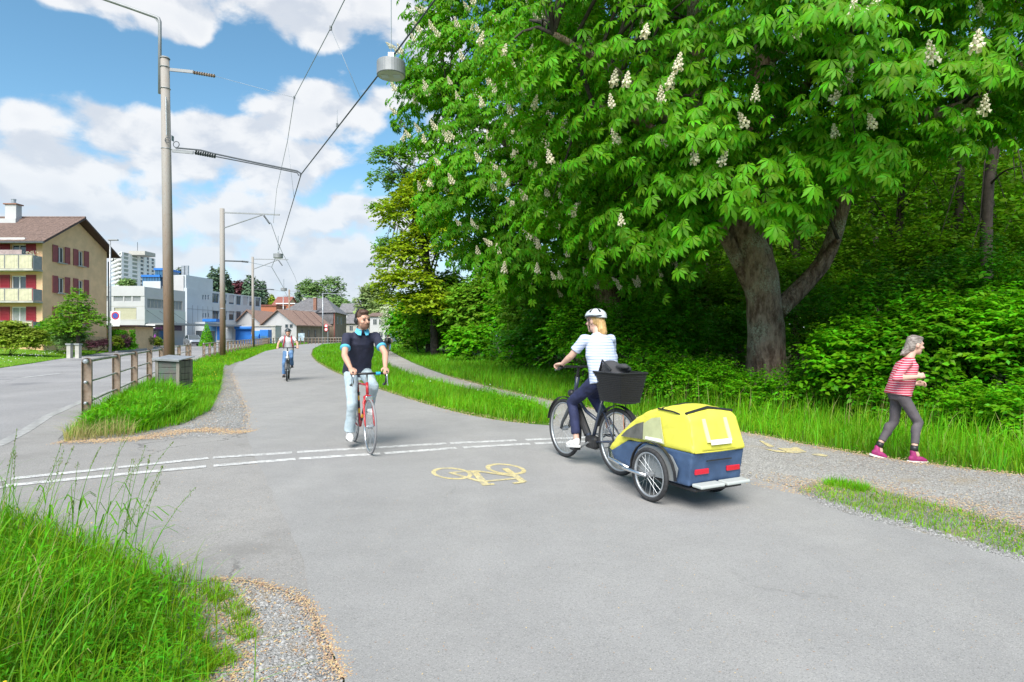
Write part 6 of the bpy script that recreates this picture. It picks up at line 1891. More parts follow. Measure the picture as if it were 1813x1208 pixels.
# ---------------------------------------------------------------- poles and overhead line
def pole_mat():
    m = bpy.data.materials.new('rusting_pole_paint')
    m.use_nodes = True
    t = NT(m.node_tree)
    tc = t.n('ShaderNodeTexCoord', 3)
    sx = t.n('ShaderNodeSeparateXYZ', ins={0: tc}); z = t.last.outputs[2]
    mp = t.n('ShaderNodeMapping', ins={0: tc, 3: (8, 8, 1.2)})
    nz = t.n('ShaderNodeTexNoise', ins={'Vector': mp, 'Scale': 2.0, 'Detail': 8.0, 'Roughness': .7})
    f = t.m('ADD', t.mr(z, 7.2, 1.0, 0, 1), t.m('MULTIPLY', t.m('SUBTRACT', nz, .5), 1.1), clamp=True)
    c = t.mix(f, (.30, .28, .255, 1), (.26, .155, .09, 1))
    n2 = t.n('ShaderNodeTexNoise', ins={'Vector': mp, 'Scale': 9.0, 'Detail': 5.0})
    c = t.mix(t.mr(n2, .55, .75, 0, .6), c, (.12, .08, .06, 1))
    bp = t.n('ShaderNodeBump', ins={'Strength': .3, 'Distance': .01, 'Height': nz})
    t.n('ShaderNodeOutputMaterial', ins={0: t.n('ShaderNodeBsdfPrincipled', ins={'Base Color': c, 'Roughness': .7, 'Normal': bp})})
    return m
M['pole'] = pole_mat()
def insulator(mb, a, b, r, n=9):
    a, b = Vector(a), Vector(b)
    mb.tube([a, b], r * .35, 6)
    d = (b - a)
    for i in range(n):
        p = a + d * (i + .5) / n
        mb.tube([p - d * .18 / n, p + d * .18 / n], r, 8)

p0, p1 = P(300.5, 674, 20), P(292, 102, 20)
pl = thing('catenary_pole', 'tall rusty tapering pole behind the grit bin, with a lamp arm on top', 'pole', p0, 0, 'catenary poles along the street')
MB().tube([p0 - Z * .1, p0.lerp(p1, .5), p1], [.168, .155, .135], 18).build('shaft', M['pole'], pl, smooth=True)
for yy in (104, 119.5, 157.5, 264): 
    c = p0.lerp(p1, (674 - yy) / 572)
    MB().ring(c, (0, 0, 1), .148, .014, 18, 6).build('band', M['steel'], pl)
MB().tube([P(283, 166, 19.95), P(283, 38, 19.95), P(281, 33, 19.95), P(277, 31, 19.95), P(235, 16, 19.9), P(186, -1, 19.8), P(120, -24, 19.7)], .055, 8).build('lamp_arm', M['grey_paint'], pl, smooth=True)
MB().tube([P(284, 44, 19.95), P(272, 29, 19.95)], .025, 6).build('brace', M['grey_paint'], pl)
MB().box2(P(70, -34, 19.7) + Vector((0, -.15, 0)), P(122, -24, 19.7) + Vector((0, .15, 0))).build('lamp_head', M['grey_paint'], pl)
MB().tube([P(294, 172, 19.83), P(295, 240, 19.83)], .022, 6).build('conduit', M['steel'], pl)
MB().ring(P(296.5, 248, 19.84), (0, 1, 0), .085, .012, 18, 6).build('cable_coil', M['dark_steel'], pl)
MB().ring(P(312, 256, 19.95), (0, 1, 0), .10, .014, 20, 6).build('cable_coil', M['dark_steel'], pl)
MB().box2(P(303.5, 249, 19.9), P(308, 242, 20.05)).build('junction_box', M['grey_paint'], pl)
ab = MB().beam(P(301, 123.5, 20), P(342, 127.5, 20), .05, .1); ab.build('bracket', M['grey_paint'], pl)
ib = MB(); insulator(ib, P(342, 128.5, 20), P(381, 135, 20), .06); ib.build('insulator', M['rust'], pl)
MB().beam(P(305, 267, 20), P(342, 270.5, 20), .05, .1).build('bracket', M['grey_paint'], pl)
ib = MB(); insulator(ib, P(345, 270, 20), P(382, 277, 20), .075); ib.build('insulator', M['dark_steel'], pl)
MB().tube([P(311, 262, 19.95), P(355, 266, 20), P(380, 272.5, 20), P(450, 287.5, 20), P(526, 303, 20), P(532, 307, 20), P(532, 312, 20)], .026, 6).build('registration_arm', M['wire'], pl)
MB().tube([P(380, 277, 20), P(450, 290.5, 20), P(526, 306, 20), P(529, 311, 20)], .02, 6).build('registration_arm', M['wire'], pl)

def bracket_pole(label, px, d, ytop, ybase, arm, strut, lower, r):
    b, t = P(px, ybase, d), P(px - 1.2, ytop, d)
    b.z = H(d) - .1
    o = thing('catenary_pole', label, 'pole', b, 0, 'catenary poles along the street')
    MB().tube([b, t], [r, r * .78], 14).build('shaft', M['pole'] if r > .16 else M['steel'], o, smooth=True)
    MB().ring(b.lerp(t, .33), (0, 0, 1), r, .02, 14, 6).build('band', M['steel'], o)
    k = 20 / d
    MB().beam(P(px + 3 * k, arm[1], d), P(arm[0], arm[2], d), .09, .09).build('bracket', M['grey_paint'], o)
    MB().tube([P(px + 3 * k, strut[1], d), P(strut[0], strut[2], d)], .045, 6).build('strut', M['grey_paint'], o)
    ib = MB(); insulator(ib, P(strut[0] + 4 * k, strut[2] + 2 * k, d), P(strut[0] + 28 * k, strut[2] + 36 * k, d), .07, 7); ib.build('insulator', M['dark_steel'], o)
    MB().tube([P(px + 3 * k, lower[1], d), P(lower[0], lower[2], d)], .05, 6).build('lower_arm', M['dark_steel'], o)
    ib = MB(); insulator(ib, P(lower[0], lower[2], d), P(lower[0] + 26 * k, lower[2] + 2.5 * k, d), .07, 7); ib.build('insulator', M['dark_steel'], o)
    MB().tube([P(lower[0] + 26 * k, lower[2] + 2.5 * k, d), P(lower[3], lower[4], d)], .02, 5).build('registration_arm', M['wire_thin'], o)
    return o
bracket_pole('grey bracket pole with brown foot, second along the street', 394.5, 44, 369.5, 631, (495, 376.5, 380.5), (465, 404, 380.5), (428, 462, 463, 481, 473), .21)
bracket_pole('grey bracket pole, third along the street, by the containers', 448.5, 70, 455, 610, (510, 459, 460), (492, 476.5, 460.5), (478, 512.5, 512.5, 505, 517), .17)
p4b = P(512.5, 605, 112); p4b.z = H(112)
p4 = thing('catenary_pole', 'thin brown pole with a short bracket, fourth along the street', 'pole', p4b, 0, 'catenary poles along the street')
MB().tube([p4b, P(512, 513, 112)], [.2, .14], 10).build('shaft', M['rust'], p4, smooth=True)
MB().beam(P(512, 515.5, 112), P(526, 516, 112), .1, .1).build('bracket', M['grey_paint'], p4)
MB().tube([P(513, 519, 112), P(538, 538, 112)], .03, 5).build('stay', M['wire_thin'], p4)
dsn = thing('priority_sign', 'yellow and white diamond sign on the fourth pole', 'sign', P(514, 575, 111.6))
q = P(514, 575, 111.6)
for s, m, y, nm in ((.75, 'white', 0, 'board'), (.5, 'sign_yellow', -.02, 'face')):
    MB().prism([(-s, 0), (0, -s), (s, 0), (0, s)], 1, y, y + .018).build(nm, M[m], dsn, world=False)

for (lb, px, d, yt, arm) in (('thin street lamp with a curved arm, in front of the workshop gable', 501.5, 108, 524, 506), ('tall grey street lamp pole in front of the slate house', 571.5, 101, 519, 600)):
    o = thing('street_lamp', lb, 'street lamp', (P(px, 0, d).x, d, H(d)))
    MB().tube([(P(px, 0, d).x, d, H(d)), P(px, yt, d)], [.12, .07], 8).build('pole', M['steel'], o, smooth=True)
    MB().tube([P(px, yt + 1, d), P((px + arm) / 2, yt - (0 if arm < 590 else -1), d), P(arm, yt - (.5 if arm < 590 else -2), d)], .05, 6).build('arm', M['steel'], o)
    if arm > 590: MB().tube([P(px, yt + 10, d), P(arm - 8, yt + 1, d)], .03, 5).build('stay', M['wire_thin'], o)
    MB().box2(P(arm - 2, yt + 1, d) - Vector((0, .15, 0)), P(arm + 5, yt, d) + Vector((0, .15, 0))).build('lamp_head', M['grey_paint'], o)
rs = thing('prohibition_sign', 'two round red and white signs on a grey post before the brown house', 'sign', (P(579, 0, 98).x, 98, H(98)))
MB().tube([(P(580.5, 0, 98).x, 98, H(98)), P(580.5, 573, 98)], .06, 8).build('post', M['steel'], rs)
for y in (577, 583.5):
    c = P(577.3, y, 97.85)
    disc((c.x, c.z), .32, 'sign_red', rs, 'rim', 97.86)
    disc((c.x, c.z), .2, 'white', rs, 'face', 97.84)
ib = thing('notice_board', 'pale blue notice board standing by the railing before the brown wall', 'sign', (P(534, 0, 97).x, 97, H(97)))
MB().box2((P(528, 0, 97).x, 97, zat(604, 97)), (P(539, 0, 97).x, 97.08, zat(590, 97))).build('board', mat('pale_blue_board', (.36, .45, .52), .5, var=.5, vscale=2.2), ib)
for px in (529, 538): MB().tube([(P(px, 0, 97).x, 97.04, H(97) - .1), P(px, 590, 97.04)], .04, 6).build('post', M['steel'], ib)

# overhead line
def wire(name, label, cat, pts, r, m, group=None, sag=0.0, n=6, grip=None):
    o = thing(name, label, cat, pts[0], 0, group)
    q = []
    for a, b in zip(pts, pts[1:]):
        for k in range(n):
            t = k / n
            q.append(a.lerp(b, t) - Z * sag * 4 * t * (1 - t))
    q.append(pts[-1])
    MB().tube(q, r, 6).build('wire', M[m], o, smooth=True)
    for g in (grip or ()):
        MB().box(g, (.05, .05, .1)).build('clamp', M['dark_steel'], o)
    return o
CW = [P(1010, -420, 8.0), P(770, 0, 10.3), P(694, 102, 12.6), P(533, 309, 20), P(500, 420, 36), P(492, 446, 40)]
wire('contact_wire', 'thick dark overhead wire running from the lamp down the street', 'wire', CW, .017, 'wire', grip=[P(597, 222, 16.4)])
wire('contact_wire', 'thinner far length of the overhead wire beyond the second lamp', 'wire', [P(492, 446, 40), P(481, 473, 48), P(500, 506, 64), P(505, 518, 75), P(512, 530, 110)], .02, 'wire_thin')
MS = [P(700, -180, 10.5), P(610, 0, 13.4), P(585.5, 50, 14.6), P(521, 173, 20), P(509, 250, 24), P(490, 335, 36), P(484, 395, 42)]
wire('messenger_wire', 'thin pale wire above the contact wire', 'wire', MS, .011, 'wire_thin', grip=[MS[2], MS[3]])
wire('span_wire', 'thin wire from the top insulator of the tall pole', 'wire', [P(381, 135, 20), P(521, 173, 20)], .006, 'wire_thin')
wire('messenger_wire', 'thin far wire from the second bracket to the lamp and on', 'wire', [P(466, 382, 44), P(480, 396, 44), P(492, 430, 46), P(500, 448, 52), P(512, 470, 70), P(522, 490, 90), P(536, 530, 118)], .018, 'wire_thin')
for i, (a, b) in enumerate(((MS[2], CW[2].lerp(CW[3], .25)), (P(597, 195, 16.4), P(597, 222, 16.4)), (MS[4], CW[3].lerp(CW[4], .25)))):
    wire('dropper_wire', ['long thin dropper wire near the top of the picture', 'short dropper wire clamped on the contact wire', 'thin dropper wire above the registration arm'][i], 'wire', [a, b], .006, 'wire_thin', 'droppers of the overhead line', n=1)
def pendant(px, py, d, label, R, top):
    c = P(px, py, d)
    o = thing('hanging_lamp', label, 'lamp', c, 0, 'round lamps hung over the track')
    MB().lathe((0, 0, 0), [(R * .96, -.27), (R, -.26), (R, 0), (R * .97, .015), (.1, .02)], 32).build('housing', M['grey_paint'], o, world=False, smooth=False)
    MB().lathe((0, 0, 0), [(R * .93, -.262), (R * .9, -.275), (.01, -.278)], 32).build('lens', M['lens'], o, world=False)
    for s in (-1, 1): MB().box((s * R * .42, 0, -.281), (R * .5, R * .55, .006)).build('led_panel', M['panel_grey'], o, world=False)
    MB().tube([(0, 0, .02), (0, 0, .12)], .05, 8).box((0, 0, .16), (.12, .05, .12)).build('hanger', M['steel'], o, world=False)
    MB().tube([(0, 0, .2), (0, 0, top)], .006 + .0003 * d, 5).build('suspension_wire', M['wire_thin'], o, world=False)
    return o
pendant(692.5, 112, 12.4, 'grey drum lamp hanging from wires high in front of the tree, the largest', .295, 2.6)
pendant(492.5, 450, 39, 'grey drum lamp hanging down the street, middle one of the three', .30, 1.2)
pendant(502.5, 510.5, 64, 'far grey drum lamp hanging over the street, smallest of the three', .32, 1.0)

# ---------------------------------------------------------------- parked car
car = thing('parked_car', 'silver car parked in front of the shop fronts', 'car', (P(342, 0, 82).x, 82, H(82)), math.radians(-50))
M['car'] = mat('silver_car_paint', (.50, .53, .57), .3, .6, coat=.6)
bd = MB()
prof = [(-2.05, .35), (-2.1, .75), (-1.95, .98), (-1.2, 1.02), (-.55, 1.02), (.9, .96), (1.85, .82), (2.1, .62), (2.1, .32)]
bd.prism(prof, 1, -.84, .84)
bd.build('body', M['car'], car, world=False, bevel=.06)
cab = MB()
b4, t4 = [(-1.75, .76), (.95, .76)], [(-1.25, .6), (.15, .6)]
vs = [(-1.9, -.78, 1.0), (.95, -.78, .97), (.95, .78, .97), (-1.9, .78, 1.0), (-1.3, -.6, 1.48), (.1, -.6, 1.48), (.1, .6, 1.48), (-1.3, .6, 1.48)]
cab.add(vs, [(0, 1, 5, 4), (1, 2, 6, 5), (2, 3, 7, 6), (3, 0, 4, 7), (4, 5, 6, 7)])
cab.build('cabin', M['glass'], car, world=False, bevel=.04)
MB().box((-.6, 0, 1.5), (1.45, 1.2, .05)).build('roof', M['car'], car, world=False, bevel=.02)
for sy in (-1, 1):
    for a, b in ((vs[1], vs[5]), (vs[0], vs[4])): MB().beam((a[0], sy * .78, a[2]), (b[0], sy * .6, b[2]), .06, .05).build('pillar', M['car'], car, world=False)
    MB().ell((1.98, sy * .62, .68), (.12, .2, .09)).build('headlight', M['white'], car, world=False)
    for x in (-1.3, 1.35):
        wh = MB().ring((x, sy * .8, .33), (0, 1, 0), .25, (.08, .1), 20, 8).build('wheel', M['rubber'], car, world=False)
        MB().ring((x, sy * .86, .33), (0, 1, 0), .12, (.09, .03), 14, 6).build('rim', M['steel'], wh, world=False)
MB().box((2.1, 0, .47), (.04, 1.3, .22)).build('grille', M['black'], car, world=False)
for sy in (-1, 1): MB().box((.75, sy * .95, 1.0), (.12, .16, .12)).build('mirror', M['car'], car, world=False, bevel=.03)
# ================================================================ BICYCLES
V3 = lambda *a: Vector(a)
def loft(mb, rings, n=20):
    """closed skin through ellipses (centre, half-axis vector, half-axis vector)"""
    vs, fs = [], []
    for c, a, b in rings:
        c, a, b = Vector(c), Vector(a), Vector(b)
        for k in range(n):
            t = 2 * math.pi * k / n
            vs.append(c + a * math.cos(t) + b * math.sin(t))
    m = len(rings)
    for i in range(m - 1):
        for k in range(n):
            k2 = (k + 1) % n
            fs.append((i * n + k, i * n + k2, (i + 1) * n + k2, (i + 1) * n + k))
    fs.append(tuple(range(n))[::-1])
    fs.append(tuple((m - 1) * n + k for k in range(n)))
    return mb.add(vs, fs)

def cap(mb, p, q, r0, r1, n=12):
    """tapered capsule"""
    p, q = Vector(p), Vector(q)
    d = (q - p).normalized()
    pts, rr = [], []
    for k in range(4):
        a = math.pi / 2 * k / 4
        pts.append(p - d * r0 * math.cos(a)); rr.append(max(r0 * math.sin(a), r0 * .05))
    pts += [p, q]; rr += [r0, r1]
    for k in range(1, 5):
        a = math.pi / 2 * k / 4
        pts.append(q + d * r1 * math.sin(a)); rr.append(max(r1 * math.cos(a), r1 * .05))
    return mb.tube(pts, rr, n)

def organic(name, mb, m, parent, voxel=.008, smooth=5, wr=0.0, wf=14.0, mats=None):
    """melt overlapping closed shapes into one continuous surface"""
    tmp = bpy.data.objects.new('tmp', mb.mesh('tmp', m))
    COL.objects.link(tmp)
    r = tmp.modifiers.new('r', 'REMESH'); r.mode = 'VOXEL'; r.voxel_size = voxel; r.use_smooth_shade = True
    s = tmp.modifiers.new('s', 'SMOOTH'); s.iterations = smooth; s.factor = .5
    dc = tmp.modifiers.new('d', 'DECIMATE'); dc.ratio = .34
    dg = bpy.context.evaluated_depsgraph_get()
    me = bpy.data.meshes.new_from_object(tmp.evaluated_get(dg))
    bpy.data.objects.remove(tmp)
    me.name = name
    if wr:
        n = len(me.vertices)
        co = np.empty(n * 3, np.float32); no = np.empty(n * 3, np.float32)
        me.vertices.foreach_get('co', co); me.vertices.foreach_get('normal', no)
        co, no = co.reshape(-1, 3), no.reshape(-1, 3)
        f = np.array([mnoise.noise(Vector(c) * wf) + .6 * mnoise.noise(Vector((c[0] * wf * .8, c[1] * wf * .8, c[2] * wf * 2.2))) for c in co])
        me.vertices.foreach_set('co', (co + no * (f * wr)[:, None]).ravel())
    me.polygons.foreach_set('use_smooth', [True] * len(me.polygons))
    me.materials.clear(); me.materials.append(m)
    me.update()
    return link(name, me, parent)

def wheel(o, x, R, tw, rim_m, tyre_m='rubber', y=0.0, spokes=28, name='wheel', hub=.03):
    mb = MB().tube([(0, -.05, 0), (0, -.035, 0), (0, -.034, 0), (0, .034, 0), (0, .035, 0), (0, .05, 0)], [.012, .012, hub, hub, .012, .012], 12)
    w = link(name, mb.mesh('hub', M['steel']), o, (x, y, R))
    MB().ring((0, 0, 0), (0, 1, 0), R - tw, (tw, tw), 48, 8).build('tyre', M[tyre_m], w, world=False, smooth=True)
    MB().ring((0, 0, 0), (0, 1, 0), R - tw * 2.2, (.012, tw * .75), 48, 8).build('rim', M[rim_m], w, world=False, smooth=True)
    sp = MB()
    for i in range(spokes):
        a = 2 * math.pi * i / spokes
        a2 = a + (.5 if i % 2 else -.5)
        sp.tube([(math.cos(a2) * hub, (.03 if i % 4 < 2 else -.03), math.sin(a2) * hub), (math.cos(a) * (R - tw * 2.2), 0, math.sin(a) * (R - tw * 2.2))], .0016, 4, False)
    tag(sp.build('spokes', M['steel'], w, world=False), kind='stuff')
    return w

def bicycle(label, front, d, style, cols):
    rz = math.atan2(d[1], d[0])
    d = Vector((d[0], d[1], 0)).normalized()
    fx, rx = .58, (-.42 if style == 'road' else -.48)
    o = thing('bicycle', label, 'bicycle', Vector((front.x, front.y, .014 + H(front.y))) - d * fx, rz)
    R, tw = (.34, .013) if style == 'road' else (.35, .022)
    wheel(o, fx, R, tw, cols.get('rim', 'chrome'), cols.get('tyre', 'rubber'))
    wheel(o, rx, R, tw, cols.get('rim', 'chrome'), cols.get('tyre', 'rubber'))
    bb = V3(0, 0, .27)
    fm = M[cols['frame']]
    r = .016 if style == 'road' else .022
    if style == 'road':
        ht, hb, st = V3(.405, 0, .87), V3(.44, 0, .73), V3(-.165, 0, .82)
        fr = MB()
        fr.tube([hb, ht], .019, 10).tube([st, ht - V3(0, 0, .03)], .014, 8).tube([bb, st], .0155, 8)
        fr.tube([hb, bb], .018, 8)
        for s in (-1, 1):
            fr.tube([bb + V3(-.03, s * .02, 0), V3(rx, s * .055, R)], .009, 6).tube([st, V3(rx, s * .055, R)], .008, 6)
        fr.build('frame', fm, o, world=False, smooth=True)
        for t0, t1, c in ((.30, .40, 'bike_yellow'), (.42, .58, 'black'), (.60, .70, 'bike_yellow'), (.72, .80, 'black')):
            MB().tube([hb.lerp(bb, t0), hb.lerp(bb, t1)], .0186, 8).build('frame_band', M[c], o, world=False)
            MB().tube([bb.lerp(st, t0), bb.lerp(st, t1)], .0162, 8).build('frame_band', M[c], o, world=False)
    else:
        ht, hb, st = V3(.30, 0, .98), V3(.37, 0, .70), V3(-.2, 0, .78)
        fr = MB()
        fr.tube([hb, ht], .024, 10).tube([bb, st], .02, 8).tube([hb, V3(.2, 0, .46), bb], [.03, .034, .03], 10)
        fr.tube([hb + V3(-.02, 0, .07), V3(.12, 0, .60), bb.lerp(st, .5)], .02, 8)
        for s in (-1, 1): fr.tube([bb, V3(rx, s * .06, R)], .011, 6).tube([bb.lerp(st, .85), V3(rx, s * .06, R)], .010, 6)
        fr.build('frame', fm, o, world=False, smooth=True)
        MB().box((.0, 0, .27), (.2, .1, .15)).build('motor', M['black'], o, world=False, bevel=.04)
        MB().tube([V3(.31, 0, .645), V3(.09, 0, .34)], .045, 10).build('battery', M['black'], o, world=False)
    fk = MB()
    for s in (-1, 1): fk.tube([hb + V3(.005, s * .02, -.02), hb + V3(.03, s * .055, -.1), V3(fx - .04, s * .055, R + .08), V3(fx, s * .055, R)], [.014, .014, .011, .008] if style == 'road' else [.02, .022, .018, .014], 8)
    fk.tube([hb + V3(0, -.05, -.04), hb + V3(0, .05, -.04)], .018, 8)
    fk.build('fork', M[cols.get('fork', cols['frame'])], o, world=False, smooth=True)
    MB().tube([st, st + V3(-.035, 0, .13)], .0135, 8).build('seat_post', M['steel'], o, world=False)
    sc = st + V3(-.04, 0, .15)
    sb = MB()
    loft(sb, [(sc + V3(-.13, 0, .01), V3(0, .05, 0), V3(0, 0, .018)), (sc + V3(-.10, 0, .012), V3(0, .075, 0), V3(0, 0, .026)), (sc + V3(0, 0, .005), V3(0, .05, 0), V3(0, 0, .024)),
              (sc + V3(.10, 0, 0), V3(0, .02, 0), V3(0, 0, .02)), (sc + V3(.14, 0, -.004), V3(0, .012, 0), V3(0, 0, .012))])
    sb.build('saddle', M['black'], o, world=False, smooth=True)
    if style == 'road':
        bc = V3(.455, 0, .985)
        MB().tube([ht, ht + V3(0, 0, .09), bc], .014, 8).build('stem', M['steel'], o, world=False)
        hb_ = MB()
        hb_.tube([bc + V3(0, -.2, 0), bc + V3(0, .2, 0)], .0145, 10)
        for s in (-1, 1):
            y = s * .205
            hb_.tube([bc + V3(0, s * .19, 0), bc + V3(.02, y, 0), bc + V3(.075, y, -.005), bc + V3(.115, y, -.04), bc + V3(.105, y, -.095), bc + V3(.05, y, -.135), bc + V3(-.03, y, -.14)], .0145, 8)
        hb_.build('handlebar', M['black'], o, world=False, smooth=True)
        for s in (-1, 1):
            y = s * .207
            b_ = MB(); cap(b_, bc + V3(.085, y, .01), bc + V3(.125, y, .025), .018, .016)
            b_.build('brake_hood', M['rubber'], o, world=False, smooth=True)
            MB().tube([bc + V3(.13, y, .015), bc + V3(.15, y, -.03), bc + V3(.135, y + s * .008, -.11), bc + V3(.15, y + s * .01, -.145)], [.007, .008, .008, .006], 6).build('brake_lever', M['chrome'], o, world=False, smooth=True)
        MB().tube([bc + V3(.01, .10, 0), bc + V3(.01, .155, 0)], .02, 10).build('bar_lamp', M['cyan'], o, world=False)
        for a, b in ((V3(.56, 0, .71), V3(.52, 0, .66)), (V3(-.19, 0, .69), V3(-.25, 0, .66))): MB().box((a + b) / 2, (.04, .09, .05)).build('brake_calliper', M['chrome'], o, world=False, bevel=.008)
    else:
        bc = V3(.27, 0, 1.10)
        MB().tube([ht, V3(.285, 0, 1.07), bc], .017, 8).build('stem', M['black'], o, world=False)
        MB().tube([bc + V3(-.10, -.33, -.01), bc + V3(-.03, -.22, .01), bc + V3(0, -.08, 0), bc + V3(0, .08, 0), bc + V3(-.03, .22, .01), bc + V3(-.10, .33, -.01)], .0125, 8).build('handlebar', M['black'], o, world=False, smooth=True)
        for s in (-1, 1):
            MB().tube([bc + V3(-.045, s * .235, .008), bc + V3(-.105, s * .34, -.012)], .018, 8).build('grip', M['rubber'], o, world=False)
            MB().tube([bc + V3(-.03, s * .2, .0), bc + V3(.03, s * .25, -.02), bc + V3(-.0, s * .32, -.03)], .006, 6).build('brake_lever', M['steel'], o, world=False)
        MB().ell(hb + V3(.06, 0, .08), (.05, .045, .045)).build('headlight', M['white' if cols.get('pale') else 'black'], o, world=False, smooth=True)
        for cx, rr, a0, a1 in ((fx, R + .025, -.25, 2.1), (rx, R + .025, .3, 3.4)):
            mb = MB()
            pr = [(cx + math.cos(a0 + (a1 - a0) * k / 16) * rr, R + math.sin(a0 + (a1 - a0) * k / 16) * rr) for k in range(17)]
            if cx == fx: pr = [(2 * cx - x, z) for x, z in pr]; pr = [(cx + math.cos(.2 + 2.3 * k / 16) * rr, R + math.sin(.2 + 2.3 * k / 16) * rr) for k in range(17)]
            for (a, b) in zip(pr, pr[1:]):
                mb.beam((a[0], 0, a[1]), (b[0], 0, b[1]), .055, .004)
            mb.build('mudguard', M[cols.get('guard', 'black')], o, world=False)
        rk = MB()
        for s in (-1, 1):
            rk.tube([V3(rx, s * .07, R), V3(rx - .02, s * .075, .76), V3(rx + .2, s * .07, .765)], .006, 6).tube([V3(rx - .2, s * .07, .765), V3(rx + .24, s * .06, .765)], .006, 6)
        for k in range(4): rk.tube([V3(rx - .2 + k * .13, -.07, .765), V3(rx - .2 + k * .13, .07, .765)], .005, 6)
        rk.build('rear_rack', M['black'], o, world=False)
    # cranks
    th = cols['crank']
    MB().ring(bb + V3(0, -.045, 0), (0, 1, 0), .09, (.008, .003), 28, 6).build('chainring', M['steel'], o, world=False)
    MB().tube([bb + V3(0, -.05, .092), V3(rx, -.05, R + .035)], .004, 5).tube([bb + V3(0, -.05, -.092), V3(rx, -.05, R - .035)], .004, 5).build('chain', M['dark_steel'], o, world=False)
    for s in (-1, 1):
        a = th + (math.pi if s > 0 else 0)
        e = bb + V3(math.cos(a) * .17, s * .075, math.sin(a) * .17)
        cm = MB().tube([bb + V3(0, s * .06, 0), e], .011, 8).build('crank', M['steel'], o, world=False)
        MB().box(e + V3(0, s * .06, 0), (.09, .09, .022)).build('pedal', M['black'], cm, world=False, bevel=.004)
    return o

M['bike_red'] = mat('red_bike_paint', (.50, .02, .025), .3, coat=.5)
M['bike_yellow'] = mat('yellow_bike_band', (.75, .42, .02), .35)
M['cyan'] = mat('cyan_plastic', (.03, .38, .62), .4)
M['bike_white'] = mat('white_bike_paint', (.68, .69, .70), .3, coat=.4)
M['bike_dark'] = mat('dark_blue_grey_bike_paint', (.035, .045, .075), .35, coat=.4)
M['grey_tyre'] = mat('grey_tyre_wall', (.22, .22, .23), .8)

DIR1, DIR2, DIR3 = (.44, -.90), (.30, -.95), (-.45, .89)
b1 = bicycle('red racing bicycle with drop bars and yellow and black bands', G(655, 806), DIR1, 'road', {'frame': 'bike_red', 'tyre': 'grey_tyre', 'crank': -1.45})
b2 = bicycle('white city bicycle with wide flat handlebars, further down the path', G(508, 676), DIR2, 'city', {'frame': 'bike_white', 'fork': 'dark_steel', 'rim': 'dark_steel', 'pale': 1, 'crank': -1.65})
b3 = bicycle('dark electric city bicycle pulling the yellow child trailer', G(1000, 811), DIR3, 'city', {'frame': 'bike_dark', 'fork': 'dark_steel', 'rim': 'steel', 'crank': 2.6})

# basket on the rear rack and the bag in it
def local_thing(ref, name, label, cat, off):
    p = Matrix.Rotation(ref.rotation_euler.z, 3, 'Z') @ Vector(off) + Vector(ref.location)
    return thing(name, label, cat, p, ref.rotation_euler.z)
bk = local_thing(b3, 'basket', 'black mesh basket with slanting sides on the rear rack of the electric bicycle', 'basket', (-.50, 0, .775))
def frame_ring(mb, z, hx, hy, r):
    c = [V3(-hx, -hy, z), V3(hx, -hy, z), V3(hx, hy, z), V3(-hx, hy, z)]
    for i in range(4): mb.tube([c[i], c[(i + 1) % 4]], r, 6)
fb = MB(); frame_ring(fb, .30, .24, .17, .009); frame_ring(fb, .0, .18, .125, .006); fb.build('rim', M['black'], bk, world=False)
ws = MB()
lo = [V3(-.18, -.125, 0), V3(.18, -.125, 0), V3(.18, .125, 0), V3(-.18, .125, 0)]
hi = [V3(-.24, -.17, .3), V3(.24, -.17, .3), V3(.24, .17, .3), V3(-.24, .17, .3)]
for i in range(4):
    a, b, c, d = lo[i], lo[(i + 1) % 4], hi[(i + 1) % 4], hi[i]
    for k in range(1, 22): ws.tube([a.lerp(b, k / 22), d.lerp(c, k / 22)], .0032, 4, False)
    for k in range(1, 16): ws.tube([a.lerp(d, k / 16), b.lerp(c, k / 16)], .0032, 4, False)
tag(ws.build('wire_mesh', M['black'], bk, world=False), kind='stuff')
MB().add([v * .97 for v in lo] + [v * .965 + V3(0, 0, .002) for v in hi], [(0, 1, 5, 4), (1, 2, 6, 5), (2, 3, 7, 6), (3, 0, 4, 7), (0, 3, 2, 1)]).build('liner', mat('dark_mesh_liner', (.035, .036, .04), .7), bk, world=False)
bag = local_thing(b3, 'bag', 'dark grey soft bag stuffed in the rear basket', 'bag', (-.42, 0, .98))
mb = MB()
mb.ell((0, 0, .0), (.20, .14, .16)).ell((.05, .02, .12), (.14, .11, .10)).ell((-.1, -.02, .13), (.11, .08, .05)).ell((-.15, .02, .155), (.09, .05, .035))
organic('cloth', mb, mat('dark_bag_cloth', (.05, .05, .055), .8, var=.2), bag, .012, 5, .008, 16)
MB().tube([(.1, .13, .1), (.02, .15, .22), (-.1, .13, .12)], .012, 6).build('strap', M['black'], bag, world=False)

# ---------------------------------------------------------------- the child trailer
M['hi_yellow'] = mat('bright_yellow_canopy', (.74, .70, .09), .55, var=.06, vscale=5, bump=.15, bscale=9, trans=.12)
M['tub_blue'] = mat('navy_trailer_cloth', (.045, .085, .17), .65, var=.12, vscale=5, bump=.2, bscale=10)
M['mesh_pale'] = mat('pale_mesh_window', (.42, .44, .24), .45, var=.1, vscale=5)
M['mesh_dark'] = mat('dark_mesh_window', (.10, .10, .09), .5, var=.3, vscale=6)
M['canopy_seam'] = mat('canopy_seam', (.50, .46, .05), .7)
M['reflect'] = mat('reflective_tape', (.78, .78, .74), .35)
M['reflector'] = mat('red_reflector', (.55, .01, .03), .25, coat=.5)
tr = local_thing(b3, 'child_trailer', 'bright yellow and navy two-wheeled child trailer towed by the electric bicycle', 'trailer', (-1.41, 0, 0))
tr.scale = (.94, .94, .94)
R_ = .25
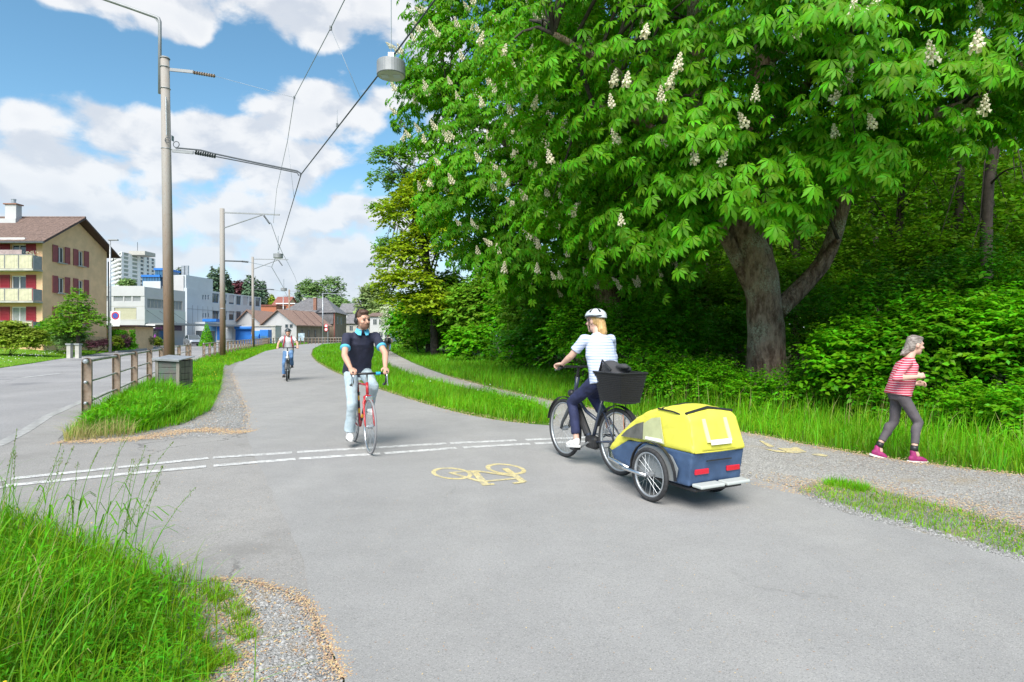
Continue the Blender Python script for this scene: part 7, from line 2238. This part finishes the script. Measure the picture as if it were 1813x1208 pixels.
for s, yy in ((1, .39), (-1, -.39)):
    wheel(tr, 0, R_, .022, 'steel', 'rubber', yy, 20, 'wheel', .025)
def shell(prof, y, bev, name, m, taper=0.0):
    mb = MB()
    n = len(prof)
    k = 5
    ring = []
    for j in range(k):
        t = -1 + 2 * j / (k - 1)
        yy = y * t
        for x, z in prof: ring.append((x - .015 * t * t, yy * (1 - taper * max(0, z - .5)), z + .02 * (1 - t * t) * (1 if z > .7 else 0)))
    fs = []
    for j in range(k - 1):
        for i in range(n): fs.append((j * n + i, j * n + (i + 1) % n, (j + 1) * n + (i + 1) % n, (j + 1) * n + i))
    fs += [tuple(range(n))[::-1], tuple((k - 1) * n + i for i in range(n))]
    mb.add(ring, fs)
    return organic(name, mb, M[m], tr, .013, 18, .008, 9)
tubp = [(-.42, .22), (-.46, .52), (.10, .52), (.45, .50), (.74, .36), (.66, .24), (.3, .20)]
canp = [(-.475, .515), (-.46, .60), (-.40, .80), (-.34, .86), (-.05, .875), (.12, .84), (.36, .72), (.60, .53), (.77, .37), (.70, .34), (.44, .495), (.1, .515)]
shell(tubp, .315, .02, 'tub', 'tub_blue')
shell(canp, .322, .025, 'canopy', 'hi_yellow', .35)
for s in (-1, 1):
    yf = lambda z: s * (.322 * (1 - .35 * max(0, z - .5)) - .05 * max(0, z - .68) + .024)
    def pane(name, pts, m, off=0.0):
        MB().add([(x, yf(z) + s * off, z) for x, z in pts] + [(x, yf(z) - s * .006, z) for x, z in pts],
                 [tuple(range(len(pts)))] + [(i, (i + 1) % len(pts), len(pts) + (i + 1) % len(pts), len(pts) + i) for i in range(len(pts))]).build(name, M[m], tr, world=False)
    pane('side_window', [(-.14, .55), (.16, .55), (.17, .70), (.06, .765), (-.05, .785)], 'mesh_pale')
    pane('side_window', [(.165, .55), (.50, .53), (.42, .60), (.28, .68), (.175, .715)], 'mesh_dark')
    pane('reflective_strip', [(-.12, .560), (.12, .560), (.12, .585), (-.10, .59)], 'reflect', .004)
    pane('wheel_screen', [(-.30, .24), (-.33, .36), (-.25, .46), (-.1, .51), (.1, .51), (.22, .44), (.28, .3), (.2, .22)], 'louvre')
    gd = MB()
    pr = [(.40 * math.cos(a) * .78, R_ + .30 * math.sin(a)) for a in [math.pi * k / 12 for k in range(13)]]
    for a, b in zip(pr, pr[1:]): gd.beam((a[0], s * .36, a[1]), (b[0], s * .36, b[1]), .03, .008)
    gd.build('wheel_guard', M['black'], tr, world=False)
    MB().tube([(-.02, s * .445, .25), (.30, s * .44, .25), (.44, s * .40, .25)], .018, 8).build('side_tube', M['chrome'], tr, world=False, smooth=True)

MB().box((-.484, -.02, .60), (.012, .24, .045), R=Matrix.Rotation(.22, 3, 'Y')).build('reflective_strip', M['reflect'], tr, world=False)
for y in (.12, -.14): MB().beam((-.478, y, .60), (-.405, y, .80), .04, .012, up=(1, 0, 0)).build('rear_strap', mat('pale_yellow_strap', (.78, .76, .35), .5), tr, world=False)
MB().tube([(-.36, -.28, .85), (-.33, 0, .89), (-.36, .28, .85)], .014, 8).build('roof_cord', M['black'], tr, world=False)
MB().tube([(-.05, -.28, .865), (-.05, 0, .90), (-.05, .28, .865)], .010, 8).build('roof_cord', M['black'], tr, world=False)
MB().tube([(-.40, .26, .81), (-.2, .29, .855), (.0, .285, .86)], .008, 6).build('roof_cord', M['black'], tr, world=False)
for s in (-1, 1):   # stitched seams of the canopy
    MB().tube([(-.475, s * .300, .535), (-.46, s * .300, .60), (-.41, s * .283, .77), (-.345, s * .262, .845), (-.05, s * .262, .862), (.12, s * .268, .83)], .006, 6).build('seam', M['canopy_seam'], tr, world=False, smooth=True)
MB().tube([(-.482, -.29, .522), (-.488, 0, .520), (-.482, .29, .522)], .007, 6).build('seam', M['canopy_seam'], tr, world=False, smooth=True)
MB().box((-.476, .0, .44), (.008, .30, .010)).build('zip', M['black'], tr, world=False)
for y in (.18, -.20): MB().box((-.448, y, .345), (.02, .16, .048)).build('reflector', M['reflector'], tr, world=False, bevel=.006)
for y in (.15, -.16): MB().box((-.50, y, .235), (.12, .28, .03)).build('bumper', mat('pale_grey_bumper', (.45, .48, .46), .5), tr, world=False, bevel=.01)
MB().box((0, 0, .19), (.95, .56, .03)).build('floor', M['black'], tr, world=False, bevel=.01)
MB().tube([(0, -.4, .25), (0, .4, .25)], .014, 8).build('axle', M['steel'], tr, world=False)
MB().tube([(.30, .40, .25), (.66, .36, .28), (.88, .20, .33), (1.02, .085, .35)], .02, 10).build('tow_bar', M['chrome'], tr, world=False, smooth=True)
MB().tube([(.74, .1, .36), (.78, .1, .70)], .004, 6).build('flag_stub', M['orange'], tr, world=False)

# ================================================================ PEOPLE
M['skin'] = mat('skin', (.55, .31, .22), .55, var=.06, vscale=12)
M['skin_pale'] = mat('pale_skin', (.60, .37, .29), .55, var=.06, vscale=12)
M['hair_brown'] = mat('brown_hair', (.075, .04, .025), .6, var=.3, vscale=30, stretch=(3, 3, .6))
M['hair_blond'] = mat('blond_hair', (.48, .30, .12), .55, var=.25, vscale=30, stretch=(3, 3, .4))
M['hair_grey'] = mat('grey_streaked_hair', (.115, .088, .075), .6, col2=(.33, .29, .26), vscale=22, stretch=(.5, 3, 3))
M['beard'] = mat('stubble', (.20, .105, .07), .8)
M['navy'] = mat('navy_cotton', (.020, .022, .045), .85, var=.2, vscale=8)
M['light_jeans'] = mat('pale_wash_jeans', (.33, .42, .47), .85, col2=(.44, .52, .56), vscale=7, bump=.15, bscale=60)
M['jeans'] = mat('blue_jeans', (.06, .15, .32), .85, col2=(.13, .24, .42), vscale=6, bump=.15, bscale=60)
M['navy_trousers'] = mat('dark_blue_trousers', (.018, .024, .075), .8, var=.25, vscale=7)
M['leggings'] = mat('grey_leggings', (.095, .082, .09), .75, var=.15, vscale=6)
M['tee_grey'] = mat('pale_grey_tee', (.56, .57, .59), .85, var=.06, vscale=6)
M['red_strap'] = mat('red_strap', (.42, .03, .05), .7)
M['cyan_trim'] = mat('light_blue_trim', (.10, .46, .66), .8)
M['white_shoe'] = mat('white_shoe', (.72, .71, .70), .6, var=.08, vscale=12)
M['dark_shoe'] = mat('dark_shoe', (.03, .028, .03), .7)
M['magenta_shoe'] = mat('magenta_shoe', (.28, .018, .12), .65, var=.2, vscale=20)
M['pink_sole'] = mat('pink_sole', (.70, .36, .40), .6)
M['white_sole'] = mat('white_sole', (.74, .73, .72), .6)
M['jacket'] = mat('dark_jacket', (.03, .032, .04), .8)
M['brown_trousers'] = mat('brown_trousers', (.11, .075, .055), .85)
M['helmet_grey'] = mat('silver_helmet', (.52, .55, .58), .3, coat=.5)
M['helmet_dark'] = mat('dark_helmet', (.05, .06, .07), .35, coat=.4)
def stripe_mat(name, c1, c2, scale, thr=.5, warp=.0):
    m = bpy.data.materials.new(name); m.use_nodes = True
    t = NT(m.node_tree)
    tc = t.n('ShaderNodeTexCoord', 3)
    nz = t.n('ShaderNodeTexNoise', ins={'Vector': tc, 'Scale': 5.0})
    sx = t.n('ShaderNodeSeparateXYZ', ins={0: tc}); z = t.last.outputs[2]
    v = t.m('SINE', t.m('ADD', t.m('MULTIPLY', z, scale), t.m('MULTIPLY', nz, warp)))
    c = t.mix(t.mr(v, thr - .25, thr + .25), (*c1, 1), (*c2, 1))
    t.n('ShaderNodeOutputMaterial', ins={0: t.n('ShaderNodeBsdfPrincipled', ins={'Base Color': c, 'Roughness': .85})})
    return m
M['stripe_red'] = stripe_mat('red_striped_jersey', (.52, .035, .075), (.66, .42, .46), 2 * math.pi / .027, .42, 2.0)
M['stripe_blue'] = stripe_mat('white_blue_striped_shirt', (.54, .58, .70), (.30, .38, .58), 2 * math.pi / .03, .55, 2.5)

def hand(mb, wr, d, dn, ax, s=1.0, curl=1.0):
    """palm, four unequal bent fingers and a thumb"""
    d, dn, ax = Vector(d).normalized(), Vector(dn).normalized(), Vector(ax).normalized()
    R = Matrix((d, ax, d.cross(ax))).transposed()
    mb.ell(wr + d * .045 * s, (.05 * s, .038 * s, .018 * s), R, 12, 8)
    for k, L in enumerate((.92, 1.05, 1.0, .78)):
        a = wr + d * .075 * s + ax * (.028 - .0185 * k) * s
        b = a + (d * (1 - .35 * curl) + dn * .45 * curl) * .034 * L * s
        c = b + (d * (.3 - .35 * curl) + dn) * .026 * L * s
        e = c + (d * (-.7 * curl + .1) + dn * .6) * .02 * L * s
        for p, q, r0, r1 in ((a, b, .0095, .009), (b, c, .009, .0082), (c, e, .0082, .0072)): cap(mb, p, q, r0 * s, r1 * s, 8)
    t0 = wr + d * .02 * s + ax * .03 * s
    t1 = t0 + (d * .6 + ax * .6 + dn * .5).normalized() * .035 * s
    t2 = t1 + (d * .8 + dn * .6 - ax * .2).normalized() * .03 * s
    cap(mb, t0, t1, .012 * s, .0105 * s, 8); cap(mb, t1, t2, .0105 * s, .008 * s, 8)

def person(label, cat, loc, rz, J, c, voxel=.008, group=None):
    o = thing('person', label, cat, loc, rz, group)
    S = c.get('S', 1.0)
    fat = c.get('fat', 1.0)
    fd = J['fd'].normalized()
    up = (J['head'] - J['neck']).normalized() * .5 + Z * .6
    sd_ = up.cross(fd).normalized()
    up = fd.cross(sd_)
    R = Matrix((fd, sd_, up)).transposed()
    hd = J['head']
    hp = lambda f, s, u: hd + fd * f * S + sd_ * s * S + up * u * S
    skin = M[c.get('skin', 'skin')]
    b = MB()
    b.ell(hp(-.005, 0, .02), (.095 * S, .077 * S, .105 * S), R, 18, 12)
    b.ell(hp(.028, 0, -.05), (.066 * S, .057 * S, .072 * S), R)
    b.ell(hp(.062, 0, -.10), (.026 * S, .03 * S, .022 * S), R)
    cap(b, hp(.088, 0, .012), hp(.112, 0, -.022), .010 * S, .0145 * S, 8)
    cap(b, hp(.080, .036, .032), hp(.080, -.036, .032), .013 * S, .013 * S, 8)
    b.ell(hp(.082, 0, -.062), (.014 * S, .025 * S, .010 * S), R)
    for s in (-1, 1):
        b.ell(hp(-.005, s * .079, -.005), (.020 * S, .010 * S, .032 * S), R)
        b.ell(hp(.058, s * .042, -.025), (.03 * S, .026 * S, .024 * S), R)
    cap(b, J['neck'] - (J['neck'] - J['chest']) * .1, hp(-.02, 0, -.07), .056 * S, .05 * S)
    cap(b, J['pel'], J['chest'], .10 * S, .11 * S)
    for s in 'LR':
        sh, el, wr = J['sh' + s], J['el' + s], J['wr' + s]
        cap(b, J['chest'] + (sh - J['chest']) * .4, sh, .07 * S, .05 * S)
        cap(b, sh, el, .047 * S * fat, .039 * S * fat)
        cap(b, el, el.lerp(wr, .35), .039 * S * fat, .040 * S * fat)
        cap(b, el.lerp(wr, .3), wr, .040 * S * fat, .026 * S * fat)
        d = J.get('hd' + s, (wr - el).normalized())
        dn = J.get('dn' + s, V3(0, 0, -1))
        ax = J.get('ax' + s, V3(0, -1 if s == 'L' else 1, 0))
        hand(b, wr, d, dn, ax, S * 1.05, c.get('curl', 1.0))
        hi, kn, an = J['hi' + s], J['kn' + s], J['an' + s]
        cap(b, hi, kn, .075 * S, .05 * S)
        cap(b, kn, an, .05 * S, .034 * S)
        ml_ = kn.lerp(an, .32)
        b.ell(ml_ + J.get('back', V3(-1, 0, 0)) * .018 * S, (.046 * S, .046 * S, .09 * S))
        cap(b, an, an - Z * .03 * S + (J['to' + s] - an) * .3, .034 * S, .03 * S)
    organic('body', b, skin, o, voxel, 4)
    for s in (-1, 1): MB().ell(hp(.078, s * .031, .008), (.014 * S, .017 * S, .010 * S), R, 10, 8).build('eye', mat('eye_dark', (.03, .02, .018), .3), o, world=False, smooth=True) if voxel < .012 else None
    # shirt
    fw = J.get('bodyfwd', V3(1, 0, 0))
    sv = J.get('bodyside', V3(0, 1, 0))
    t = MB()
    pel, che, nk = J['pel'], J['chest'], J['neck']
    ax_ = (che - pel)
    hem = J.get('hem', pel - ax_.normalized() * .06 * S)
    k = c.get('loose', 1.0)
    w_, d_ = .165 * S * k, .118 * S * k
    shw = (J['shL'] - J['shR']).length / 2
    loft(t, [(hem, sv * w_ * 1.04, fw * d_ * 1.08), (pel.lerp(che, .25), sv * w_ * c.get('waist', .98), fw * d_ * 1.05), (pel.lerp(che, .65), sv * w_ * 1.03, fw * d_ * 1.05), (che, sv * (shw * .92), fw * d_ * 1.0),
              (che.lerp(nk, .5), sv * (shw * .86), fw * d_ * .8), (che.lerp(nk, .86), sv * .085 * S, fw * .075 * S), (nk, sv * .064 * S, fw * .066 * S)], 24)
    for s in 'LR':
        sh, el, wr = J['sh' + s], J['el' + s], J['wr' + s]
        cap(t, che.lerp(sh, .45), sh, .075 * S, .058 * S)
        L = c.get('sleeve', .55)
        if L <= 1:
            e = sh.lerp(el, L)
            t.tube([sh + (sh - el).normalized() * .02, sh, e], [.045 * S, .059 * S * fat, .060 * S * fat], 16)
        else:
            e = el.lerp(wr, L - 1)
            cap(t, sh, el, .056 * S * fat, .047 * S * fat)
            t.tube([el, el.lerp(wr, (L - 1) * .5), e], [.048 * S * fat, .046 * S * fat, .038 * S * fat], 16)
    organic('shirt', t, M[c['shirt']], o, max(voxel, .008), 3, .0105 * S, 11)
    # trousers
    p = MB()
    pl_ = pel + ax_.normalized() * .03 * S
    loft(p, [(pl_ + ax_.normalized() * .03, sv * .150 * S, fw * .108 * S), (pel - Z * .03, sv * .165 * S, fw * .125 * S), ((J['hiL'] + J['hiR']) / 2 - Z * .07 * S, sv * .15 * S, fw * .12 * S)], 20)
    tl_ = c.get('trouser_len', .97)
    tw = c.get('tight', 1.0)
    for s in 'LR':
        hi, kn, an = J['hi' + s], J['kn' + s], J['an' + s]
        cap(p, hi, kn, .088 * S * tw, .064 * S * tw, 14)
        e = kn.lerp(an, tl_)
        ee = c.get('hem_r', .055) * S * tw
        mid = kn.lerp(an, tl_ * .4) + J.get('back', V3(-1, 0, 0)) * .012 * S
        p.ell(kn.lerp(an, .32) + J.get('back', V3(-1, 0, 0)) * .018 * S, (.057 * S, .057 * S, .10 * S))
        p.tube([kn, mid, e], [.064 * S * tw, .060 * S * tw, ee], 16)
    if c.get('skirt'): pass
    organic('trousers', p, M[c['trousers']], o, max(voxel, .008), 3, c.get('wr', .006) * S, 15)
    # shoes
    for s in 'LR':
        an, to = J['an' + s], J['to' + s]
        fdv = (to - an); 
        heel = J.get('he' + s, an - Z * .06 * S - V3(fdv.x, fdv.y, 0).normalized() * .04 * S)
        f = (to - heel).normalized()
        sidev = f.cross(Z).normalized()
        upv = sidev.cross(f)
        Rs = Matrix((f, sidev, upv)).transposed()
        q = MB()
        q.ell(heel + f * .03 * S + upv * .018 * S, (.05 * S, .036 * S, .042 * S), Rs)
        q.ell(heel.lerp(to, .55) + upv * .012 * S, (.085 * S, .043 * S, .036 * S), Rs)
        q.ell(heel.lerp(to, .85) + upv * .0 * S, (.055 * S, .042 * S, .026 * S), Rs)
        cap(q, heel + f * .045 * S + upv * .03 * S, an - (an - heel) * .25, .038 * S, .037 * S)
        sh_ = organic('shoe', q, M[c['shoes']], o, max(voxel, .007), 3)
        so = MB()
        mid_ = heel.lerp(to, .5)
        L_ = (to - heel).length / 2 + .035 * S
        loft(so, [(mid_ - upv * .034 * S, f * L_, sidev * .044 * S), (mid_ - upv * .012 * S, f * L_ * 1.02, sidev * .047 * S)], 24)
        so.build('sole', M[c.get('sole', 'white_sole')], sh_, world=False, smooth=False)
        if c.get('sock'):
            MB().tube([an - Z * .02 * S, an + (J['kn' + s] - an).normalized() * .05 * S], .044 * S, 14).build('sock', M[c['sock']], o, world=False, smooth=True)
    return o, hp, R, S

def hair_cap(o, hp, R, S, m, parts, voxel=.008):
    mb = MB()
    for kind, *a in parts:
        if kind == 'e': mb.ell(hp(*a[0]), tuple(x * S for x in a[1]), R, 16, 10)
        else: cap(mb, hp(*a[0]), hp(*a[1]), a[2] * S, a[3] * S)
    return organic('hair', mb, M[m], o, voxel, 2, .004, 40)

def helmet(o, hp, R, S, m1, m2):
    mb = MB()
    n, k = 24, 7
    vs, fs = [], []
    c = hp(-.01, 0, .055)
    for i in range(k + 1):
        th = math.pi / 2 * i / k
        for j in range(n):
            a = 2 * math.pi * j / n
            v = Vector((.132 * math.sin(th) * math.cos(a) * (1.05 if math.cos(a) < 0 else 1.0), .102 * math.sin(th) * math.sin(a), .095 * math.cos(th) - (.02 if i == k and math.cos(a) < -.3 else 0)))
            vs.append(c + R @ (v * S))
    mb.cur = 0
    for i in range(k):
        for j in range(n):
            mb.cur = 1 if (1 <= i <= 4 and j % 4 == 1) else 0
            j2 = (j + 1) % n
            b0 = len(mb.v)
            q = [vs[i * n + j], vs[(i + 1) * n + j], vs[(i + 1) * n + j2], vs[i * n + j2]]
            dpt = -.014 * S if mb.cur else 0
            if dpt: q = [p + (p - c).normalized() * dpt for p in q]
            mb.add(q, [(0, 1, 2, 3)])
    ob = mb.build('helmet', [M[m1], M[m2]], o, world=False, smooth=False)
    lm = MB().ring(hp(-.014, 0, .052), R @ Vector((0, 0, 1)), .117 * S, (.010 * S, .012 * S), 28, 6)
    lm.build('helmet_rim', M[m2], ob, world=False, smooth=True)
    st = MB()
    for s in (-1, 1): st.tube([hp(.03, s * .083, .03), hp(.03, s * .075, -.05), hp(.045, s * .02, -.115)], .006 * S, 5)
    st.build('chin_strap', M['black'], ob, world=False)
    return ob

# --- the man on the red racing bicycle
J = dict(pel=V3(-.19, 0, 1.02), chest=V3(.02, 0, 1.40), neck=V3(.09, 0, 1.52), head=V3(.155, -.0, 1.665), fd=V3(.9, .38, -.08),
         shL=V3(.07, .19, 1.45), shR=V3(.07, -.19, 1.45), elL=V3(.30, .26, 1.23), elR=V3(.27, -.25, 1.21), wrL=V3(.485, .215, 1.055), wrR=V3(.485, -.215, 1.055),
         hdL=V3(.9, -.05, -.25), hdR=V3(.9, .05, -.25), dnL=V3(.1, -.35, -1), dnR=V3(.1, .35, -1), axL=V3(0, -1, .2), axR=V3(0, 1, .2),
         hiL=V3(-.17, .09, .98), hiR=V3(-.17, -.09, .98), knL=V3(.25, .12, .80), knR=V3(.10, -.12, .58), anL=V3(-.06, .125, .50), anR=V3(-.03, -.13, .20), toL=V3(.10, .135, .455), toR=V3(.13, -.14, .135),
         heL=V3(-.10, .13, .45), heR=V3(-.08, -.135, .15), hem=V3(-.20, 0, .97), bodyfwd=V3(.86, 0, -.42), bodyside=V3(0, 1, 0))
man, hp, R, S = person('man in a navy polo and pale jeans on the red racing bicycle', 'person', b1.location, b1.rotation_euler.z, J,
                       dict(shirt='navy', sleeve=.62, trousers='light_jeans', shoes='white_shoe', loose=1.14, tight=1.08, hem_r=.066, wr=.007, skin='skin', fat=1.02), .0075)
hair_cap(man, hp, R, S, 'hair_brown', [('e', (-.02, 0, .055), (.098, .084, .088)), ('e', (-.05, 0, .01), (.065, .080, .09)), ('e', (.04, 0, .105), (.055, .065, .032))])
bm2 = MB(); bm2.ell(hp(.045, 0, -.075), (.052 * S, .059 * S, .052 * S), R); bm2.ell(hp(.088, 0, -.045), (.010 * S, .034 * S, .008 * S), R)
organic('beard', bm2, M['beard'], man, .008, 2)
for s in (-1, 1): 
    q = MB(); cap(q, hp(.090, s * .018, .033), hp(.080, s * .045, .034), .006, .005, 6); q.build('eyebrow', M['hair_brown'], man, world=False)
hpn = thing('headphones', 'black over-ear headphones worn by the racing cyclist', 'headphones', man.location, man.rotation_euler.z)
q = MB()
arc = [hp(-.02, .098 * math.cos(a), .01 + .155 * math.sin(a)) for a in [math.pi * k / 14 for k in range(15)]]
q.tube(arc, .009, 6); q.build('band', M['black'], hpn, world=False, smooth=True)
for s in (-1, 1): MB().ell(hp(-.012, s * .093, -.005), (.038, .020, .042), R).build('ear_cup', M['black'], hpn, world=False, smooth=True)
# collar, placket and sleeve bands
cl = MB()
nk = J['neck']; nd = (J['head'] - J['neck']).normalized()
loft(cl, [(nk - nd * .012, V3(0, .076, 0), V3(.078, 0, -.03)), (nk + nd * .02, V3(0, .068, 0), V3(.070, 0, -.03)), (nk + nd * .035, V3(0, .066, 0), V3(.067, 0, -.03))])
cl.build('collar', M['navy'], man, world=False, smooth=True)
for s in (-1, 1):
    MB().add([nk + V3(.068, s * .012, .015), nk + V3(.030, s * .072, .042), nk + V3(.045, s * .098, -.012), nk + V3(.10, s * .065, -.05), nk + V3(.112, s * .03, -.055)],
             [(0, 1, 2, 3, 4)]).build('collar_flap', M['cyan_trim'], man, world=False)
for s in 'LR':
    a = J['sh' + s].lerp(J['el' + s], .56); b_ = J['sh' + s].lerp(J['el' + s], .645)
    MB().tube([a, b_], [.064, .066], 18).build('sleeve_band', M['cyan_trim'], man, world=False, smooth=True)

# --- the rider further down the path
J = dict(pel=V3(-.24, 0, 1.00), chest=V3(-.12, 0, 1.36), neck=V3(-.08, 0, 1.48), head=V3(-.03, 0, 1.61), fd=V3(1, .02, -.03),
         shL=V3(-.09, .185, 1.42), shR=V3(-.09, -.185, 1.42), elL=V3(.0, .30, 1.25), elR=V3(.0, -.30, 1.25), wrL=V3(.145, .315, 1.135), wrR=V3(.145, -.315, 1.135),
         hdL=V3(1, 0, -.3), hdR=V3(1, 0, -.3), hiL=V3(-.2, .09, .96), hiR=V3(-.2, -.09, .96), knL=V3(.22, .12, .78), knR=V3(.08, -.12, .58), anL=V3(-.05, .13, .50), anR=V3(-.04, -.13, .20),
         toL=V3(.11, .135, .46), toR=V3(.12, -.14, .135), bodyfwd=V3(.95, 0, -.3))
rd, hp, R, S = person('rider in a black helmet, pale grey tee and blue jeans coming down the path', 'person', b2.location, b2.rotation_euler.z, J,
                      dict(shirt='tee_grey', sleeve=.6, trousers='jeans', shoes='dark_shoe', sole='dark_shoe', loose=1.16, hem_r=.062, S=.97), .012)
helmet(rd, hp, R, S, 'helmet_dark', 'black')
hair_cap(rd, hp, R, S, 'hair_brown', [('e', (-.04, 0, .0), (.07, .083, .09))], .014)
bp = local_thing(b2, 'backpack', 'backpack with red shoulder straps worn by the rider in grey', 'backpack', (-.30, 0, 1.2))
q = MB(); q.ell((0, 0, .05), (.10, .14, .22)); q.ell((-.06, 0, -.02), (.07, .11, .14)); organic('pack', q, M['red_strap'], bp, .015, 3)
for s in (-1, 1): MB().tube([(.10, s * .095, .25), (.20, s * .105, .295), (.275, s * .105, .24), (.31, s * .115, .12), (.295, s * .14, .0), (.2, s * .16, -.10), (.06, s * .14, -.13)], .021, 6).build('strap', M['red_strap'], bp, world=False, smooth=True)

# --- the woman with the trailer
J = dict(pel=V3(-.23, 0, 1.02), chest=V3(-.14, 0, 1.36), neck=V3(-.10, 0, 1.485), head=V3(-.05, 0, 1.615), fd=V3(.93, .36, -.05),
         shL=V3(-.10, .175, 1.42), shR=V3(-.10, -.175, 1.42), elL=V3(.01, .27, 1.235), elR=V3(.01, -.27, 1.235), wrL=V3(.145, .30, 1.145), wrR=V3(.145, -.30, 1.145),
         hdL=V3(.9, .25, -.1), hdR=V3(.9, -.25, -.1), hiL=V3(-.20, .09, .96), hiR=V3(-.20, -.09, .96), knL=V3(.24, .115, .70), knR=V3(.17, -.12, .76), anL=V3(.13, .125, .29), anR=V3(-.15, -.13, .46),
         toL=V3(.29, .135, .215), toR=V3(.0, -.14, .40), heL=V3(.09, .13, .24), heR=V3(-.19, -.135, .41), hem=V3(-.25, 0, .945), bodyfwd=V3(.97, 0, -.22))
wo, hp, R, S = person('woman in a silver helmet, striped white shirt and navy trousers riding with the child trailer', 'person', b3.location, b3.rotation_euler.z, J,
                      dict(shirt='stripe_blue', sleeve=.7, trousers='navy_trousers', shoes='white_shoe', loose=1.12, trouser_len=.86, hem_r=.052, skin='skin_pale', S=.97), .0075)
helmet(wo, hp, R, S, 'helmet_grey', 'helmet_dark')
hair_cap(wo, hp, R, S, 'hair_blond', [('e', (-.03, 0, .02), (.085, .084, .09)), ('c', (-.08, 0, -.02), (-.105, .0, -.13), .055, .05), ('c', (-.1, .02, -.1), (-.12, .01, -.20), .045, .022)])

# --- the runner (modelled where she runs, in world directions)
rp = lambda px, py, d: P(px, py, d) - Vector((4.6, 7.1, 0))
J = dict(pel=rp(1591, 693, 7.1), chest=rp(1603, 655, 7.1), neck=rp(1610, 634, 7.1), head=rp(1620, 611.5, 7.1), fd=V3(1, -.05, -.12),
         shR=rp(1607, 642, 6.95), shL=rp(1607, 642, 7.25), elR=rp(1586, 670, 6.86), elL=rp(1592, 677, 7.34), wrR=rp(1625, 667, 6.86), wrL=rp(1621, 680, 7.22),
         hdR=V3(1, .1, .25), hdL=V3(1, -.2, .1), dnR=V3(.1, .8, -.5), dnL=V3(.1, -.8, -.5), axR=V3(-.2, .3, .9), axL=V3(-.2, -.3, .9),
         hiR=rp(1597, 701, 7.02), hiL=rp(1588, 701, 7.18), knR=rp(1626, 748, 6.98), knL=rp(1583, 747, 7.2), anR=rp(1618, 796, 6.92), anL=rp(1556, 789, 7.2),
         toR=rp(1638, 815, 6.90), toL=rp(1567, 808.5, 7.16), heR=rp(1611, 814, 6.92), heL=rp(1545, 802.5, 7.2), bodyfwd=V3(.97, 0, -.2), bodyside=V3(0, 1, 0))
J['hem'] = rp(1589, 699, 7.1)
ru, hp, R, S = person('grey-haired woman jogging in a red striped top, grey leggings and magenta shoes', 'person', (4.6, 7.1, 0), 0, J,
                      dict(shirt='stripe_red', sleeve=1.28, trousers='leggings', shoes='magenta_shoe', sole='white_sole', loose=1.10, tight=.90, trouser_len=.80, hem_r=.05, wr=.004, S=.90, sock='black', skin='skin_pale'), .0075)
hair_cap(ru, hp, R, S, 'hair_grey', [('e', (-.02, 0, .045), (.098, .085, .092)), ('e', (-.06, 0, -.02), (.062, .08, .09)), ('c', (-.075, 0, -.05), (-.13, 0, -.13), .06, .03), ('c', (-.1, .02, -.06), (-.17, 0, -.15), .035, .012), ('e', (.035, 0, .095), (.055, .066, .035))])

# --- far walkers
def walker(label, px, d, S, c, seed):
    x = (px - CX) / FPX * d
    J = dict(pel=V3(0, 0, .95), chest=V3(0, .0, 1.28), neck=V3(0, .02, 1.44), head=V3(0, .05, 1.58), fd=V3(0, 1, 0), shL=V3(-.18, 0, 1.40), shR=V3(.18, 0, 1.40), elL=V3(-.27, -.05, 1.14), elR=V3(.27, -.03, 1.14),
             wrL=V3(-.27, .08, .92), wrR=V3(.27, .05, .92), hiL=V3(-.09, 0, .92), hiR=V3(.09, 0, .92), knL=V3(-.09, .12, .50), knR=V3(.09, 0, .49), anL=V3(-.08, .10, .09), anR=V3(.08, -.24, .14),
             toL=V3(-.09, .24, .04), toR=V3(.08, -.12, .05), bodyfwd=V3(0, 1, 0), bodyside=V3(-1, 0, 0), back=V3(0, -1, 0), axL=V3(1, 0, 0), axR=V3(-1, 0, 0), dnL=V3(0, .4, -1), dnR=V3(0, .4, -1))
    J = {k: v * S if k not in ('fd', 'bodyfwd', 'bodyside', 'back', 'axL', 'axR', 'dnL', 'dnR') else v for k, v in J.items()}
    o, hp, R, s = person(label, 'person', (x, d, H(d)), 0, J, dict(S=S, curl=.5, **c), .02)
    hair_cap(o, hp, R, s, 'hair_brown', [('e', (-.025, 0, .04), (.10, .088, .095)), ('e', (-.05, 0, -.01), (.06, .08, .09))], .02)
    return o
wk = walker('walker in a dark jacket and brown trousers, seen from behind on the gravel path', 686.5, 47.5, .95, dict(shirt='jacket', sleeve=1.9, trousers='brown_trousers', shoes='dark_shoe', sole='dark_shoe', loose=1.25), 1)
bp = thing('backpack', 'black backpack on the walker on the gravel path', 'backpack', (wk.location.x, wk.location.y - .17, 1.22))
q = MB(); q.ell((0, 0, 0), (.15, .10, .22)); q.ell((0, -.06, -.05), (.11, .06, .13)); organic('pack', q, M['black'], bp, .02, 3)
for s in (-1, 1): MB().tube([(s * .1, .05, .2), (s * .11, .2, .24), (s * .11, .28, .1), (s * .12, .1, -.12)], .018, 5).build('strap', M['black'], bp, world=False)
walker('far walker in a white top beyond the one in the dark jacket', 689.5, 57, .95, dict(shirt='tee_grey', sleeve=.6, trousers='jeans', shoes='dark_shoe', sole='dark_shoe', loose=1.15), 2)
